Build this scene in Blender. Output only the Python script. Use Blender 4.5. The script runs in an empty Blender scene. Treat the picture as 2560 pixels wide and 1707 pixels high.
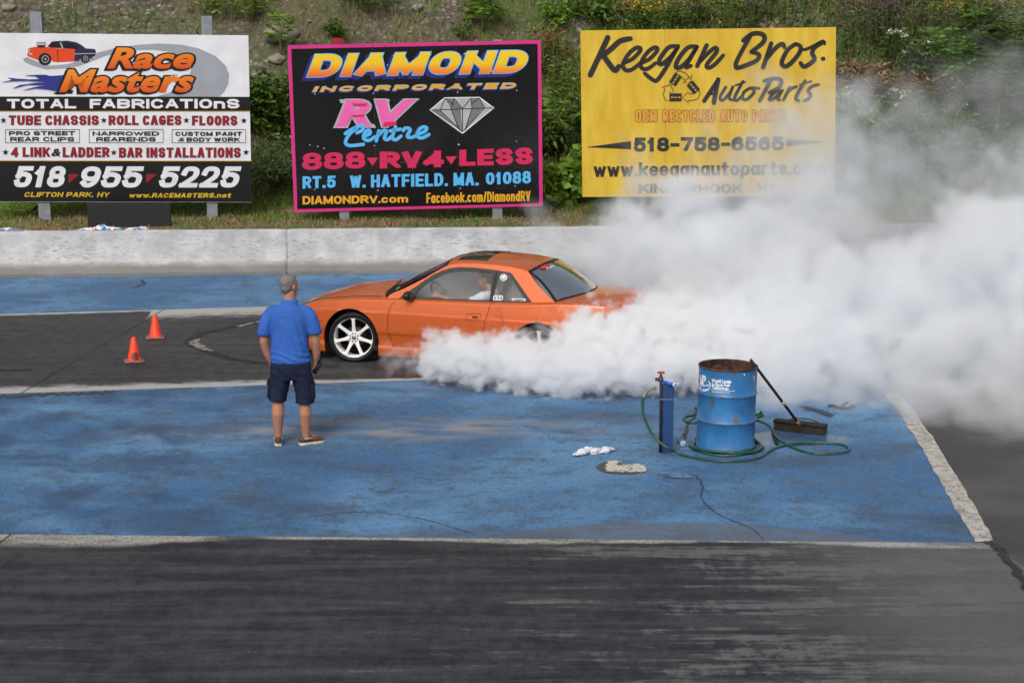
import bpy, bmesh, math, random
import numpy as np
from mathutils import Vector, Matrix, noise
from mathutils.geometry import tessellate_polygon

sc = bpy.context.scene
col = sc.collection
R = math.radians

# ---------------------------------------------------------------- camera
CAM_H, TILT, FPX = 4.49, R(10.7), 4550.0
cam = bpy.data.objects.new("camera", bpy.data.cameras.new("camera")); col.objects.link(cam); sc.camera = cam
cam.location = (0, 0, CAM_H); cam.rotation_euler = (R(90) - TILT, 0, 0)
cam.data.sensor_width = 36; cam.data.lens = 36 * FPX / 2560; cam.data.clip_end = 600

# ---------------------------------------------------------------- light: bright overcast
w = bpy.data.worlds.new("World"); sc.world = w; w.use_nodes = True
bg = w.node_tree.nodes['Background']; sky = w.node_tree.nodes.new('ShaderNodeTexSky'); sky.sky_type = 'NISHITA'; sky.sun_disc = False
SUN_EL, SUN_AZ = R(44), R(196)          # azimuth measured from +Y towards +X
sky.sun_elevation = SUN_EL; sky.sun_rotation = SUN_AZ; sky.dust_density = 5; sky.ozone_density = .6; sky.air_density = 1
hs = w.node_tree.nodes.new('ShaderNodeHueSaturation'); hs.inputs['Saturation'].default_value = .5   # thin cloud takes the blue out of the sky
w.node_tree.links.new(sky.outputs[0], hs.inputs['Color']); w.node_tree.links.new(hs.outputs[0], bg.inputs[0]); bg.inputs[1].default_value = .11
sun = bpy.data.objects.new("sun", bpy.data.lights.new("sun", 'SUN')); col.objects.link(sun)
sun.data.energy = 1.5; sun.data.angle = R(20); sun.data.color = (1, .955, .9)
sd = Vector((math.sin(SUN_AZ) * math.cos(SUN_EL), math.cos(SUN_AZ) * math.cos(SUN_EL), math.sin(SUN_EL)))
sun.rotation_euler = sd.to_track_quat('Z', 'Y').to_euler()
vs = sc.view_settings; vs.view_transform = 'Standard'; vs.look = 'None'; vs.exposure = 0.0; vs.gamma = 1
sc.render.engine = 'CYCLES'
cy = sc.cycles
cy.use_denoising = True; cy.denoising_prefilter = 'FAST'; cy.max_bounces = 14; cy.diffuse_bounces = 3; cy.glossy_bounces = 3; cy.transmission_bounces = 6
cy.transparent_max_bounces = 12; cy.volume_bounces = 14; cy.volume_step_rate = 1.5; cy.volume_max_steps = 512; cy.sample_clamp_indirect = 6

# ---------------------------------------------------------------- measuring helpers
# photo pixels (2560 wide) -> points of the place, by the surveyed camera
def ray(x, y):
    dx = (x - 1280) / FPX; dy = -(y - 853.5) / FPX
    return Vector((dx, math.cos(TILT) + dy * math.sin(TILT), -math.sin(TILT) + dy * math.cos(TILT)))
CAM = Vector((0, 0, CAM_H))
def G(p, z=0.0):
    d = ray(*p); return CAM + d * ((z - CAM_H) / d.z)
def atY(p, Y):
    d = ray(*p); return CAM + d * (Y / d.y)
def on_plane(p, p0, n):
    d = ray(*p); return CAM + d * ((p0 - CAM).dot(n) / d.dot(n))
def dp(x, y): return (x * 2560 / 2352, y * 2560 / 2352)
def zoomer(x0, y0, x1, W):
    s = (x1 - x0) / W
    return lambda X, Y: (x0 + X * s, y0 + Y * s)
z1 = zoomer(0, 0, 700, 1829); z2 = zoomer(680, 60, 1400, 2171); z3 = zoomer(1400, 40, 2150, 2352)
z5 = zoomer(740, 600, 1640, 2352); z6 = zoomer(1400, 860, 2200, 2352); z7 = zoomer(0, 640, 760, 2352)

# ---------------------------------------------------------------- scene-graph helpers
def tag(o, label=None, cat=None, group=None, kind=None):
    if label: o['label'] = label
    if cat: o['category'] = cat
    if group: o['group'] = group
    if kind: o['kind'] = kind
    return o
def empty(name, loc=(0, 0, 0), rz=0.0):
    o = bpy.data.objects.new(name, None); col.objects.link(o); o.location = loc; o.rotation_euler = (0, 0, rz); o.empty_display_size = .1; return o
class MB:
    """collects geometry, then links it as one mesh object"""
    def __init__(s): s.v = []; s.f = []; s.m = []
    def add(s, vs, fs, mi=0):
        b = len(s.v); s.v += [tuple(v) for v in vs]; s.f += [tuple(i + b for i in f) for f in fs]; s.m += [mi] * len(fs); return s
    def box(s, c, d, rot=None, mi=0, bev=0.0):
        hx, hy, hz = d[0] / 2, d[1] / 2, d[2] / 2
        if bev:
            b = min(bev, hx * .9, hy * .9, hz * .9); vs = []; 
            for sz in (-1, 1):
                for (ax, ay, az) in ((hx - b, hy - b, hz), (hx, hy, hz - b)):
                    pass
            # two rings per end: chamfered box
            rings = [(-hz, b), (-hz + b, 0), (hz - b, 0), (hz, b)]
            for z, ins in rings:
                x, y = hx - ins, hy - ins; k = b * .7
                vs += [(x - k, -y, z), (x, -y + k, z), (x, y - k, z), (x - k, y, z), (-x + k, y, z), (-x, y - k, z), (-x, -y + k, z), (-x + k, -y, z)]
            fs = [tuple(range(7, -1, -1)), tuple(range(24, 32))]
            for r_ in range(3):
                for i in range(8): a = r_ * 8 + i; c2 = r_ * 8 + (i + 1) % 8; fs.append((a, c2, c2 + 8, a + 8))
        else:
            vs = [(x, y, z) for z in (-hz, hz) for (x, y) in ((-hx, -hy), (hx, -hy), (hx, hy), (-hx, hy))]
            fs = [(0, 3, 2, 1), (4, 5, 6, 7), (0, 1, 5, 4), (1, 2, 6, 5), (2, 3, 7, 6), (3, 0, 4, 7)]
        M = rot if rot is not None else Matrix.Identity(3)
        return s.add([M @ Vector(v) + Vector(c) for v in vs], fs, mi)
    def limb(s, pts, rad, seg=12, side=(1, 0, 0), caps=True, mi=0):
        """tapering tube; rad entries are r or (r along side, r across)"""
        pts = [Vector(p) for p in pts]; n = len(pts); b = len(s.v); side = Vector(side)
        for i, p in enumerate(pts):
            t = (pts[min(i + 1, n - 1)] - pts[max(i - 1, 0)]).normalized()
            x = side - t * side.dot(t)
            if x.length < 1e-3: x = t.orthogonal()
            x.normalize(); y = t.cross(x); side = x
            r = rad[i] if isinstance(rad, (list, tuple)) else rad
            rx, ry = r if isinstance(r, (list, tuple)) else (r, r)
            for k in range(seg):
                a = 2 * math.pi * k / seg; s.v.append(tuple(p + x * (rx * math.cos(a)) + y * (ry * math.sin(a))))
        for i in range(n - 1):
            for k in range(seg):
                a = b + i * seg + k; c = b + i * seg + (k + 1) % seg; s.f.append((a, c, c + seg, a + seg)); s.m.append(mi)
        if caps:
            s.f.append(tuple(b + k for k in range(seg - 1, -1, -1))); s.f.append(tuple(b + (n - 1) * seg + k for k in range(seg))); s.m += [mi, mi]
        return s
    def tube(s, pts, r, seg=8, mi=0, smooth=0):
        if smooth: pts = spline(pts, smooth)
        return s.limb(pts, r, seg, mi=mi)
    def ball(s, c, r, seg=14, rings=9, rot=None, mi=0):
        rx, ry, rz = r if isinstance(r, (list, tuple)) else (r, r, r); M = rot if rot is not None else Matrix.Identity(3); vs = []
        for i in range(rings + 1):
            a = math.pi * i / rings
            for k in range(seg): t = 2 * math.pi * k / seg; vs.append(M @ Vector((rx * math.sin(a) * math.cos(t), ry * math.sin(a) * math.sin(t), -rz * math.cos(a))) + Vector(c))
        fs = [(i * seg + k, i * seg + (k + 1) % seg, (i + 1) * seg + (k + 1) % seg, (i + 1) * seg + k) for i in range(rings) for k in range(seg)]
        return s.add(vs, fs, mi)
    def lathe(s, prof, seg=32, c=(0, 0, 0), axis=None, mi=0):
        """prof: (radius, height) pairs, turned round axis (default z)"""
        M = axis if axis is not None else Matrix.Identity(3); vs = []; n = len(prof)
        for r, z in prof:
            for k in range(seg): a = 2 * math.pi * k / seg; vs.append(M @ Vector((r * math.cos(a), r * math.sin(a), z)) + Vector(c))
        return s.add(vs, [(i * seg + k, i * seg + (k + 1) % seg, (i + 1) * seg + (k + 1) % seg, (i + 1) * seg + k) for i in range(n - 1) for k in range(seg)], mi)
    def grid(s, rows, mi=0, close=False):
        """rows: lists of points of one length"""
        n = len(rows[0]); vs = [p for r in rows for p in r]; fs = []
        for i in range(len(rows) - 1):
            for k in range(n if close else n - 1): fs.append((i * n + k, i * n + (k + 1) % n, (i + 1) * n + (k + 1) % n, (i + 1) * n + k))
        return s.add(vs, fs, mi)
    def poly(s, pts, holes=(), mi=0):
        """flat polygon with holes, split into triangles in its own plane"""
        loops = [[Vector(p) for p in pts]] + [[Vector(p) for p in h] for h in holes]
        tris = tessellate_polygon(loops); vs = [p for l in loops for p in l]
        out = []
        for t in tris:
            a, b, c = (vs[i] for i in t)
            if (b - a).cross(c - a).length > 1e-9: out.append(t)
        return s.add(vs, out, mi)
    def mesh(s, name):
        me = bpy.data.meshes.new(name); me.from_pydata(s.v, [], s.f); me.validate(); me.update(); return me
    def build(s, name, mats, parent=None, smooth=True, merge=0.0, loc=None, rz=0.0, angle=None):
        me = s.mesh(name)
        if len(me.polygons) == len(s.m): me.polygons.foreach_set('material_index', s.m)
        if merge:
            bm = bmesh.new(); bm.from_mesh(me); bmesh.ops.remove_doubles(bm, verts=bm.verts, dist=merge); bmesh.ops.recalc_face_normals(bm, faces=bm.faces); bm.to_mesh(me); bm.free()
        for m in (mats if isinstance(mats, (list, tuple)) else [mats]): me.materials.append(m)
        if smooth:
            me.polygons.foreach_set('use_smooth', [True] * len(me.polygons))
            if angle: me.set_sharp_from_angle(angle=R(angle))
        o = bpy.data.objects.new(name, me); col.objects.link(o)
        if parent: o.parent = parent
        if loc is not None: o.location = loc
        o.rotation_euler = (0, 0, rz)
        return o
    def fuse(s, name, mat, parent=None, voxel=.008, smooth=4, wrinkle=None, loc=None):
        """melts everything collected into one continuous skin"""
        tmp = bpy.data.objects.new("tmp", s.mesh("tmp")); col.objects.link(tmp)
        m = tmp.modifiers.new('r', 'REMESH'); m.mode = 'VOXEL'; m.voxel_size = voxel
        if smooth: k = tmp.modifiers.new('s', 'SMOOTH'); k.iterations = smooth; k.factor = .5
        dg = bpy.context.evaluated_depsgraph_get(); me = bpy.data.meshes.new_from_object(tmp.evaluated_get(dg)); bpy.data.objects.remove(tmp)
        me.name = name; me.materials.clear(); me.materials.append(mat)
        if wrinkle:
            for v in me.vertices: v.co += v.normal * wrinkle(v.co)
        me.polygons.foreach_set('use_smooth', [True] * len(me.polygons))
        o = bpy.data.objects.new(name, me); col.objects.link(o)
        if parent: o.parent = parent
        if loc is not None: o.location = loc
        return o
def spline(pts, n=6, closed=False):
    """Catmull-Rom through points of any dimension"""
    P = [np.array(p, float) for p in pts]; out = []; m = len(P)
    rng = range(m if closed else m - 1)
    for i in rng:
        if closed: a, b, c, d = P[(i - 1) % m], P[i], P[(i + 1) % m], P[(i + 2) % m]
        else: a, b, c, d = P[max(i - 1, 0)], P[i], P[i + 1], P[min(i + 2, m - 1)]
        for k in range(n):
            t = k / n; out.append(.5 * ((2 * b) + (c - a) * t + (2 * a - 5 * b + 4 * c - d) * t * t + (3 * b - a - 3 * c + d) * t ** 3))
    if not closed: out.append(P[-1])
    return [tuple(float(q) for q in p) for p in out]
def lerp(xs, ys, x): return float(np.interp(x, xs, ys))

# ---------------------------------------------------------------- materials
def lin(c):
    """photo-like sRGB 0..255 to the base colour"""
    return tuple(((v / 255 + .055) / 1.055) ** 2.4 if v / 255 > .04045 else v / 255 / 12.92 for v in c)
class NT:
    def __init__(s, name):
        s.mat = bpy.data.materials.new(name); s.mat.use_nodes = True; s.t = s.mat.node_tree; s.b = s.t.nodes['Principled BSDF']; s.out = s.t.nodes['Material Output']
    def n(s, kind, **kw):
        x = s.t.nodes.new(kind)
        for k, v in kw.items(): setattr(x, k, v)
        return x
    def l(s, a, b): s.t.links.new(a, b)
    def val(s, x, sock):
        if isinstance(x, (int, float)): sock.default_value = x
        elif isinstance(x, (tuple, list)): sock.default_value = (*x, 1) if len(x) == 3 and sock.type == 'RGBA' else x
        else: s.l(x, sock)
    def math(s, op, a, b=0.0, c=0.0, clamp=False):
        m = s.n('ShaderNodeMath', operation=op, use_clamp=clamp); s.val(a, m.inputs[0]); s.val(b, m.inputs[1]); s.val(c, m.inputs[2]); return m.outputs[0]
    def coord(s, kind='Object', scale=(1, 1, 1), rot=(0, 0, 0)):
        if kind == 'World': v = s.n('ShaderNodeNewGeometry').outputs['Position']
        else: v = s.n('ShaderNodeTexCoord').outputs[kind]
        m = s.n('ShaderNodeMapping'); s.l(v, m.inputs[0]); m.inputs['Scale'].default_value = scale; m.inputs['Rotation'].default_value = rot; return m.outputs[0]
    def noise(s, vec, scale, detail=4, rough=.55, dist=0.0):
        x = s.n('ShaderNodeTexNoise'); s.l(vec, x.inputs['Vector']); x.inputs['Scale'].default_value = scale; x.inputs['Detail'].default_value = detail; x.inputs['Roughness'].default_value = rough; x.inputs['Distortion'].default_value = dist; return x.outputs['Fac']
    def voronoi(s, vec, scale, feature='F1', out='Distance'):
        x = s.n('ShaderNodeTexVoronoi', feature=feature); s.l(vec, x.inputs['Vector']); x.inputs['Scale'].default_value = scale; return x.outputs[out]
    def step(s, x, lo, hi, a=0.0, b=1.0):
        m = s.n('ShaderNodeMapRange', interpolation_type='SMOOTHSTEP'); s.val(x, m.inputs[0]); s.val(lo, m.inputs[1]); s.val(hi, m.inputs[2]); m.inputs[3].default_value = a; m.inputs[4].default_value = b; return m.outputs[0]
    def mix(s, f, a, b, mode='MIX'):
        m = s.n('ShaderNodeMix', data_type='RGBA', blend_type=mode); s.val(f, m.inputs[0]); s.val(a, m.inputs[6]); s.val(b, m.inputs[7]); return m.outputs[2]
    def ramp(s, f, stops):
        r = s.n('ShaderNodeValToRGB'); e = r.color_ramp.elements
        while len(e) < len(stops): e.new(.5)
        for x, (p, c) in zip(e, stops): x.position = p; x.color = (*c, 1)
        s.val(f, r.inputs[0]); return r.outputs[0]
    def bump(s, h, strength=.3, dist=.01):
        b = s.n('ShaderNodeBump'); s.l(h, b.inputs['Height']); b.inputs['Strength'].default_value = strength; b.inputs['Distance'].default_value = dist; s.l(b.outputs[0], s.b.inputs['Normal'])
    def set(s, color=None, rough=None, metal=None, spec=None, coat=None):
        if color is not None: s.val(color, s.b.inputs['Base Color'])
        if rough is not None: s.val(rough, s.b.inputs['Roughness'])
        if metal is not None: s.b.inputs['Metallic'].default_value = metal
        if spec is not None: s.b.inputs['Specular IOR Level'].default_value = spec
        if coat is not None: s.b.inputs['Coat Weight'].default_value = coat; s.b.inputs['Coat Roughness'].default_value = .08
        return s
def plain(name, c, rough=.6, metal=0, var=.25, scale=12, bump=0.0, spec=.5, coat=None, dirt=None):
    """a paint or material of one colour, slightly uneven; optional specks of dirt"""
    t = NT(name); v = t.coord(); n = t.noise(v, scale, 6)
    cc = t.mix(t.step(n, .3, .7), tuple(x * (1 - var) for x in c), tuple(min(1, x * (1 + var)) for x in c))
    if dirt: cc = t.mix(t.step(t.noise(v, dirt[1], 8, .7), dirt[2], dirt[2] + .08), cc, dirt[0])
    t.set(cc, rough, metal, spec, coat)
    if bump: t.bump(t.noise(v, scale * 6, 6), bump)
    return t.mat
# ================================================================ THE SETTING
def pave_sheet(name, pts, z, mat, label, cat='pavement'):
    o = MB().poly([(x, y, z) for x, y in pts]).build(name, mat, smooth=False); return tag(o, label, cat, kind='structure')
near_edge = lambda x: 14.785 - .030 * x            # edge of the near lane
lane_near = lambda x: 21.45 + .1606 * x            # the far lane, near and far edges
lane_far = lambda x: 27.14 + .174 * x
wall_y = lambda x: 29.97 + .069 * x                # foot of the concrete barrier
XR = lambda y: 3.62 + .0245 * (y - 0) if y < 14.66 else 3.98 + .06 * (y - 14.66)   # where the painted ground stops

def dist_line(t, pos, a, b):
    """y - (a + b x) of a world position"""
    s = t.n('ShaderNodeSeparateXYZ'); t.l(pos, s.inputs[0]); return t.math('SUBTRACT', s.outputs[1], t.math('MULTIPLY_ADD', s.outputs[0], b, a)), s

# --- old asphalt
t = NT('asphalt'); p = t.coord('World')
c = t.mix(t.step(t.noise(p, .8, 5), .35, .7), lin((58, 58, 60)), lin((80, 79, 78)))
c = t.mix(t.step(t.noise(p, 60, 3), .55, .75), c, lin((112, 110, 106)))
c = t.mix(t.math('MULTIPLY', t.step(t.math('ABSOLUTE', t.math('SUBTRACT', t.noise(p, .9, 5, .55, .6), .5)), .0, .006, .8, 0), t.step(t.noise(p, .35, 2), .45, .55)), c, lin((38, 38, 39)))
t.set(c, .82); t.bump(t.noise(p, 90, 4), .35, .006); M_ASPHALT = t.mat
pave_sheet('ground', [(-160, -30), (160, -30), (160, 260), (-160, 260)], 0, M_ASPHALT, 'dark cracked asphalt to the right of the painted pad', 'ground')

# --- blue painted pad, worn
def blue_paint(name, pad):
    t = NT(name); p = t.coord('World'); ps = t.coord('World', (1, 1, 1))
    big = t.noise(p, .45, 5, .6, .4); mid = t.noise(p, 2.2, 7, .65); fine = t.noise(t.coord('World', (1, .6, 1)), 15, 7, .74)
    c = t.mix(t.step(big, .35, .68), lin((60, 104, 148)), lin((94, 140, 180)))
    c = t.mix(t.step(mid, .46, .66, 0, .8), c, lin((72, 94, 116)))
    c = t.mix(t.math('MULTIPLY', t.step(fine, .5, .66), t.step(mid, .35, .6, .3, .95)), c, lin((66, 80, 98)))
    st = t.noise(t.coord('World', (1.5, 3.2, 1), (0, 0, .55)), 1.5, 9, .74, .8)          # scuffs running askew
    c = t.mix(t.step(st, .55, .66, 0, .8), c, lin((60, 74, 94)))
    flecks = t.noise(t.coord('World', (8, 6.5, 1)), 1.5, 4, .62)
    c = t.mix(t.step(flecks, .665, .70, 0, .85), c, lin((40, 50, 66)))
    grit = t.noise(t.coord('World', (1, .45, 1)), 48, 3, .62)
    c = t.mix(t.step(grit, .54, .68, 0, .6), c, lin((48, 66, 90)))
    c = t.mix(t.step(grit, .30, .44, .4, 0), c, lin((114, 146, 178)))
    if pad:
        s = t.n('ShaderNodeSeparateXYZ'); t.l(p, s.inputs[0]); X, Y = s.outputs[0], s.outputs[1]
        stain = t.noise(t.coord('World', (.35, .8, 1), (0, 0, .2)), 1.1, 6, .62, .6)
        c = t.mix(t.math('MULTIPLY', t.step(stain, .50, .68), t.step(fine, .25, .6, .35, .75)), c, lin((58, 76, 98)))
        c = t.mix(t.step(stain, .42, .28, 0, .35), c, lin((104, 138, 170)))
        # pale tyre-dust band across the pad behind the man
        b = t.math('MULTIPLY', t.step(t.math('ABSOLUTE', t.math('SUBTRACT', Y, t.math('MULTIPLY_ADD', X, .02, 18.75))), .15, .75, 1, 0), t.step(t.math('ABSOLUTE', t.math('ADD', X, 1.4)), .6, 3.2, 1, 0))
        c = t.mix(t.math('MULTIPLY', b, t.step(t.noise(t.coord('World', (.8, 2.2, 1)), 1.7, 6), .36, .66, 0, .75)), c, lin((150, 143, 138)))
        # rubber smeared off the near lane in two bows
        def bow(x0, half, h, k, edge):
            q = t.math('DIVIDE', t.math('SUBTRACT', X, x0), half); top = t.math('MULTIPLY_ADD', t.math('MULTIPLY', q, q), -h, 14.78 + h)
            return t.math('MULTIPLY', t.step(t.math('SUBTRACT', top, Y), 0, edge), k)
        nn = t.step(t.noise(t.coord('World', (1, 4, 1)), 2.5, 6), .25, .6, .45, 1)
        c = t.mix(t.math('MULTIPLY', bow(1.35, 1.75, .52, .8, .04), nn), c, lin((92, 97, 106)))
        c = t.mix(t.math('MULTIPLY', bow(-.55, 1.25, .5, .6, .3), nn), c, lin((74, 84, 100)))
        # damp grime along the lane edge at the left
        d = t.math('MULTIPLY', t.step(X, -1.2, -3.4), t.step(t.noise(p, 1.3, 6, .6, .5), .42, .64))
        c = t.mix(t.math('MULTIPLY', d, .62), c, lin((43, 66, 98)))
    rough = t.step(t.noise(p, 1.2, 4), .3, .7, .6, .85)
    if pad:                                                           # water spilled round the hose and broom
        wx = t.math('DIVIDE', t.math('SUBTRACT', X, 2.78), .80); wy = t.math('DIVIDE', t.math('SUBTRACT', Y, 18.34), .46); wr = t.math('ADD', t.math('SQRT', t.math('ADD', t.math('MULTIPLY', wx, wx), t.math('MULTIPLY', wy, wy))), t.math('MULTIPLY', t.math('SUBTRACT', t.noise(p, 2.6, 5, .6), .5), 1.5))
        wet = t.step(wr, .5, 1.1, 1, 0); rough = t.math('MULTIPLY_ADD', t.math('SUBTRACT', .10, rough), wet, rough); c = t.mix(t.math('MULTIPLY', wet, .55), c, lin((44, 74, 106)))
    t.set(c, rough); t.bump(t.noise(p, 70, 5, .65), .45, .006); return t.mat
M_BLUE = blue_paint('blue pavement paint', True); M_BLUE2 = blue_paint('blue pavement paint far', False)
xs = np.linspace(-40, 3.98, 12)
pad = [(x, near_edge(x)) for x in xs] + [(4.46, 22.17)] + [(x, lane_near(x)) for x in (4.4, -40)]
pave_sheet('painted_pavement', pad, .004, M_BLUE, 'worn blue painted pad the man and drum stand on')
pave_sheet('painted_pavement', [(-40, lane_far(-40)), (4.7, lane_far(4.7)), (5.0, wall_y(5)), (-40, wall_y(-40))], .004, M_BLUE2, 'blue painted strip along the foot of the barrier')

# --- rubbered lanes with worn white edges
def lane_material(name, near):
    t = NT(name); p = t.coord('World'); s = t.n('ShaderNodeSeparateXYZ'); t.l(p, s.inputs[0]); X, Y = s.outputs[0], s.outputs[1]
    streak = t.noise(t.coord('World', (.24, 2.3, 1), (0, 0, .012)), 2.1, 11, .70, .35); fine = t.noise(t.coord('World', (1.3, 8, 1)), 1.7, 8, .72)
    broad = t.noise(t.coord('World', (.22, .9, 1)), 1.2, 5, .6); grit = t.noise(t.coord('World', (1, .45, 1)), 46, 4, .65); s3 = t.noise(t.coord('World', (.8, 1.7, 1), (0, 0, -.04)), 1.25, 12, .72, .5)
    if near:
        iso2 = t.noise(t.coord('World', (1, .38, 1)), 9, 9, .78, .3); c = t.mix(t.step(t.math('MULTIPLY_ADD', streak, .5, t.math('MULTIPLY_ADD', s3, .22, t.math('MULTIPLY', iso2, .28))), .40, .60), lin((31, 33, 37)), lin((68, 70, 73)))
        wear = t.step(X, -2.2, 2.9)                                      # less rubber towards the end of the lane
        s2 = t.noise(t.coord('World', (.5, 5.2, 1), (0, 0, .02)), 1.9, 9, .74, .2)
        k = t.math('ADD', t.math('MULTIPLY', wear, .34), t.math('MULTIPLY', t.math('SUBTRACT', streak, .5), 1.5))
        k = t.math('ADD', k, t.math('MULTIPLY', t.math('SUBTRACT', fine, .5), 1.1))
        k = t.math('ADD', k, t.math('MULTIPLY', t.math('SUBTRACT', broad, .5), .5))
        iso = t.noise(t.coord('World', (1, .38, 1)), 7.5, 9, .78, .3); k = t.math('ADD', k, t.math('MULTIPLY', t.math('SUBTRACT', iso, .5), 1.15)); k = t.math('ADD', k, t.math('MULTIPLY', t.math('SUBTRACT', s2, .5), .9)); k = t.math('ADD', k, t.math('MULTIPLY', t.math('SUBTRACT', s3, .5), .8))
        band = t.noise(t.coord('World', (.05, 1.15, 1), (0, 0, .01)), 1.7, 3, .55, .2); k = t.math('SUBTRACT', k, t.step(band, .50, .62, 0, .34))
        c = t.mix(t.step(k, .24, .46), c, lin((97, 97, 97))); c = t.mix(t.step(k, .62, .74), c, lin((126, 123, 118)))
        c = t.mix(t.math('MULTIPLY', t.step(s3, .38, .30), .6), c, lin((30, 32, 37)))
        c = t.mix(t.step(t.math('ADD', X, t.math('MULTIPLY', broad, 1.6)), 2.6, 4.2, 0, .75), c, lin((98, 97, 95)))
        c = t.mix(t.math('MULTIPLY', t.step(streak, .34, .44, .8, 0), t.step(X, 4.2, 1.5)), c, lin((40, 42, 46)))
        d = t.math('SUBTRACT', t.math('MULTIPLY_ADD', X, -.030, 14.785), Y)
        wl = t.step(t.noise(t.coord('World', (.5, .1, 1)), 1.1, 3), .35, .62, .12, .36)
        wl = t.math('MULTIPLY', wl, t.step(X, -1.6, -3.2, .55, 1.15))
        e = t.math('ADD', t.math('DIVIDE', d, wl), t.math('MULTIPLY', t.math('ADD', t.math('MULTIPLY', t.math('SUBTRACT', t.noise(t.coord('World', (1.6, 5, 1)), 2, 8, .75), .5), 3.2), t.math('MULTIPLY', t.math('SUBTRACT', t.noise(t.coord('World', (1, 1.5, 1)), 9, 5, .7), .5), 2.4))))
        c = t.mix(t.math('MULTIPLY', t.math('MULTIPLY', t.step(e, .5, 1.0, 1, 0), t.step(t.noise(t.coord('World', (1, 2.5, 1)), .8, 7, .7), .36, .54, .15, 1)), t.step(grit, .35, .55, .4, .95)), c, lin((170, 167, 160)))
        seam = t.math('ABSOLUTE', t.math('SUBTRACT', X, t.math('MULTIPLY_ADD', Y, .13, -6.2)))
        c = t.mix(t.step(seam, .006, .016, .9, 0), c, lin((20, 20, 22)))
        c = t.mix(t.step(grit, .55, .72, 0, .14), c, lin((112, 110, 107))); c = t.mix(t.step(grit, .42, .30, 0, .5), c, lin((28, 29, 32)))
        t.set(c, t.step(streak, .3, .7, .5, .75), spec=.28)
    else:
        iso2 = t.noise(t.coord('World', (1, .38, 1)), 8, 9, .78, .3); c = t.mix(t.step(t.math('MULTIPLY_ADD', streak, .6, t.math('MULTIPLY', iso2, .4)), .36, .64), lin((38, 39, 41)), lin((76, 76, 77)))
        c = t.mix(t.step(t.math('ADD', streak, t.math('MULTIPLY', t.math('SUBTRACT', fine, .5), .6)), .66, .8, 0, .55), c, lin((92, 90, 88)))
        d1 = t.math('SUBTRACT', Y, t.math('MULTIPLY_ADD', X, .1606, 21.45)); d2 = t.math('SUBTRACT', t.math('MULTIPLY_ADD', X, .174, 27.14), Y)
        w1 = t.math('MULTIPLY', t.step(X, -5.2, -5.1, .42, .34), t.step(X, -3.5, -1.5, 1, .45)); w2 = t.step(X, -5.25, -5.2, .16, .8)
        nz = t.math('MULTIPLY', t.math('SUBTRACT', t.noise(t.coord('World', (1.2, 5, 1)), 2.2, 8, .75), .5), 2.6)
        e1 = t.math('ADD', t.math('DIVIDE', d1, w1), nz); e2 = t.math('ADD', t.math('DIVIDE', d2, w2), nz)
        m = t.math('MAXIMUM', t.step(e1, .5, 1.1, 1, 0), t.step(e2, .5, 1.05, 1, 0))
        c = t.mix(t.math('MULTIPLY', m, t.step(grit, .25, .5, .6, .95)), c, lin((178, 176, 172)))
        seam = t.math('ABSOLUTE', t.math('SUBTRACT', X, t.math('MULTIPLY_ADD', Y, .10, -7.72)))
        c = t.mix(t.step(seam, .006, .018, .85, 0), c, lin((20, 20, 21)))
        c = t.mix(t.step(grit, .58, .74, 0, .3), c, lin((104, 104, 102)))
        t.set(c, t.step(streak, .3, .7, .5, .75), spec=.28)
    t.bump(t.noise(p, 80, 4, .6), .3, .005); return t.mat
M_LANE = lane_material('rubbered lane near', True); M_LANE2 = lane_material('rubbered lane far', False)
pave_sheet('race_lane', [(x, near_edge(x)) for x in xs[::-1]] + [(-40, -20), (3.15, -20), (4.28, 13.2)], .004, M_LANE, 'dark rubber streaked lane nearest the camera', 'road')
pave_sheet('race_lane', [(-40, lane_near(-40)), (4.46, lane_near(4.46)), (4.7, lane_far(4.7)), (-40, lane_far(-40))], .004, M_LANE2, 'dark rubbered lane the orange car stands in', 'road')

# --- the white line across the end of the pad
t = NT('cracked white paint'); p = t.coord('World')
c = t.mix(t.step(t.noise(p, 9, 7, .7), .42, .66), lin((188, 184, 176)), lin((142, 138, 130)))
c = t.mix(t.step(t.noise(p, 60, 3), .56, .7, 0, .8), c, lin((92, 88, 82)))
c = t.mix(t.step(t.math('ABSOLUTE', t.math('SUBTRACT', t.noise(t.coord('World', (1.7, .55, 1), (0, 0, .06)), 1.9, 6, .6, .3), .5)), .0, .012, .8, 0), c, lin((70, 68, 65)))
t.set(c, .8); t.bump(t.noise(p, 30, 6), .5, .008)
L = [G(dp(x, y)) for x, y in ((2056, 935), (2105, 1010), (2150, 1090), (2190, 1160), (2240, 1246))]; Rr = [G(dp(x, y)) for x, y in ((2092, 935), (2148, 1015), (2196, 1095), (2235, 1160), (2284, 1243))]
rnd = random.Random(3)
Lp = [(4.36, 27.8)] + [(a + rnd.uniform(-.012, .012), b) for a, b in spline([(v.x, v.y) for v in L], 8)]; Rp = [(4.62, 27.8)] + [(a + rnd.uniform(-.012, .012), b) for a, b in spline([(v.x, v.y) for v in Rr], 8)]
pave_sheet('end_line', Lp + Rp[::-1], .008, t.mat, 'cracked white line across the end of the blue pad', 'road marking')
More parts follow.
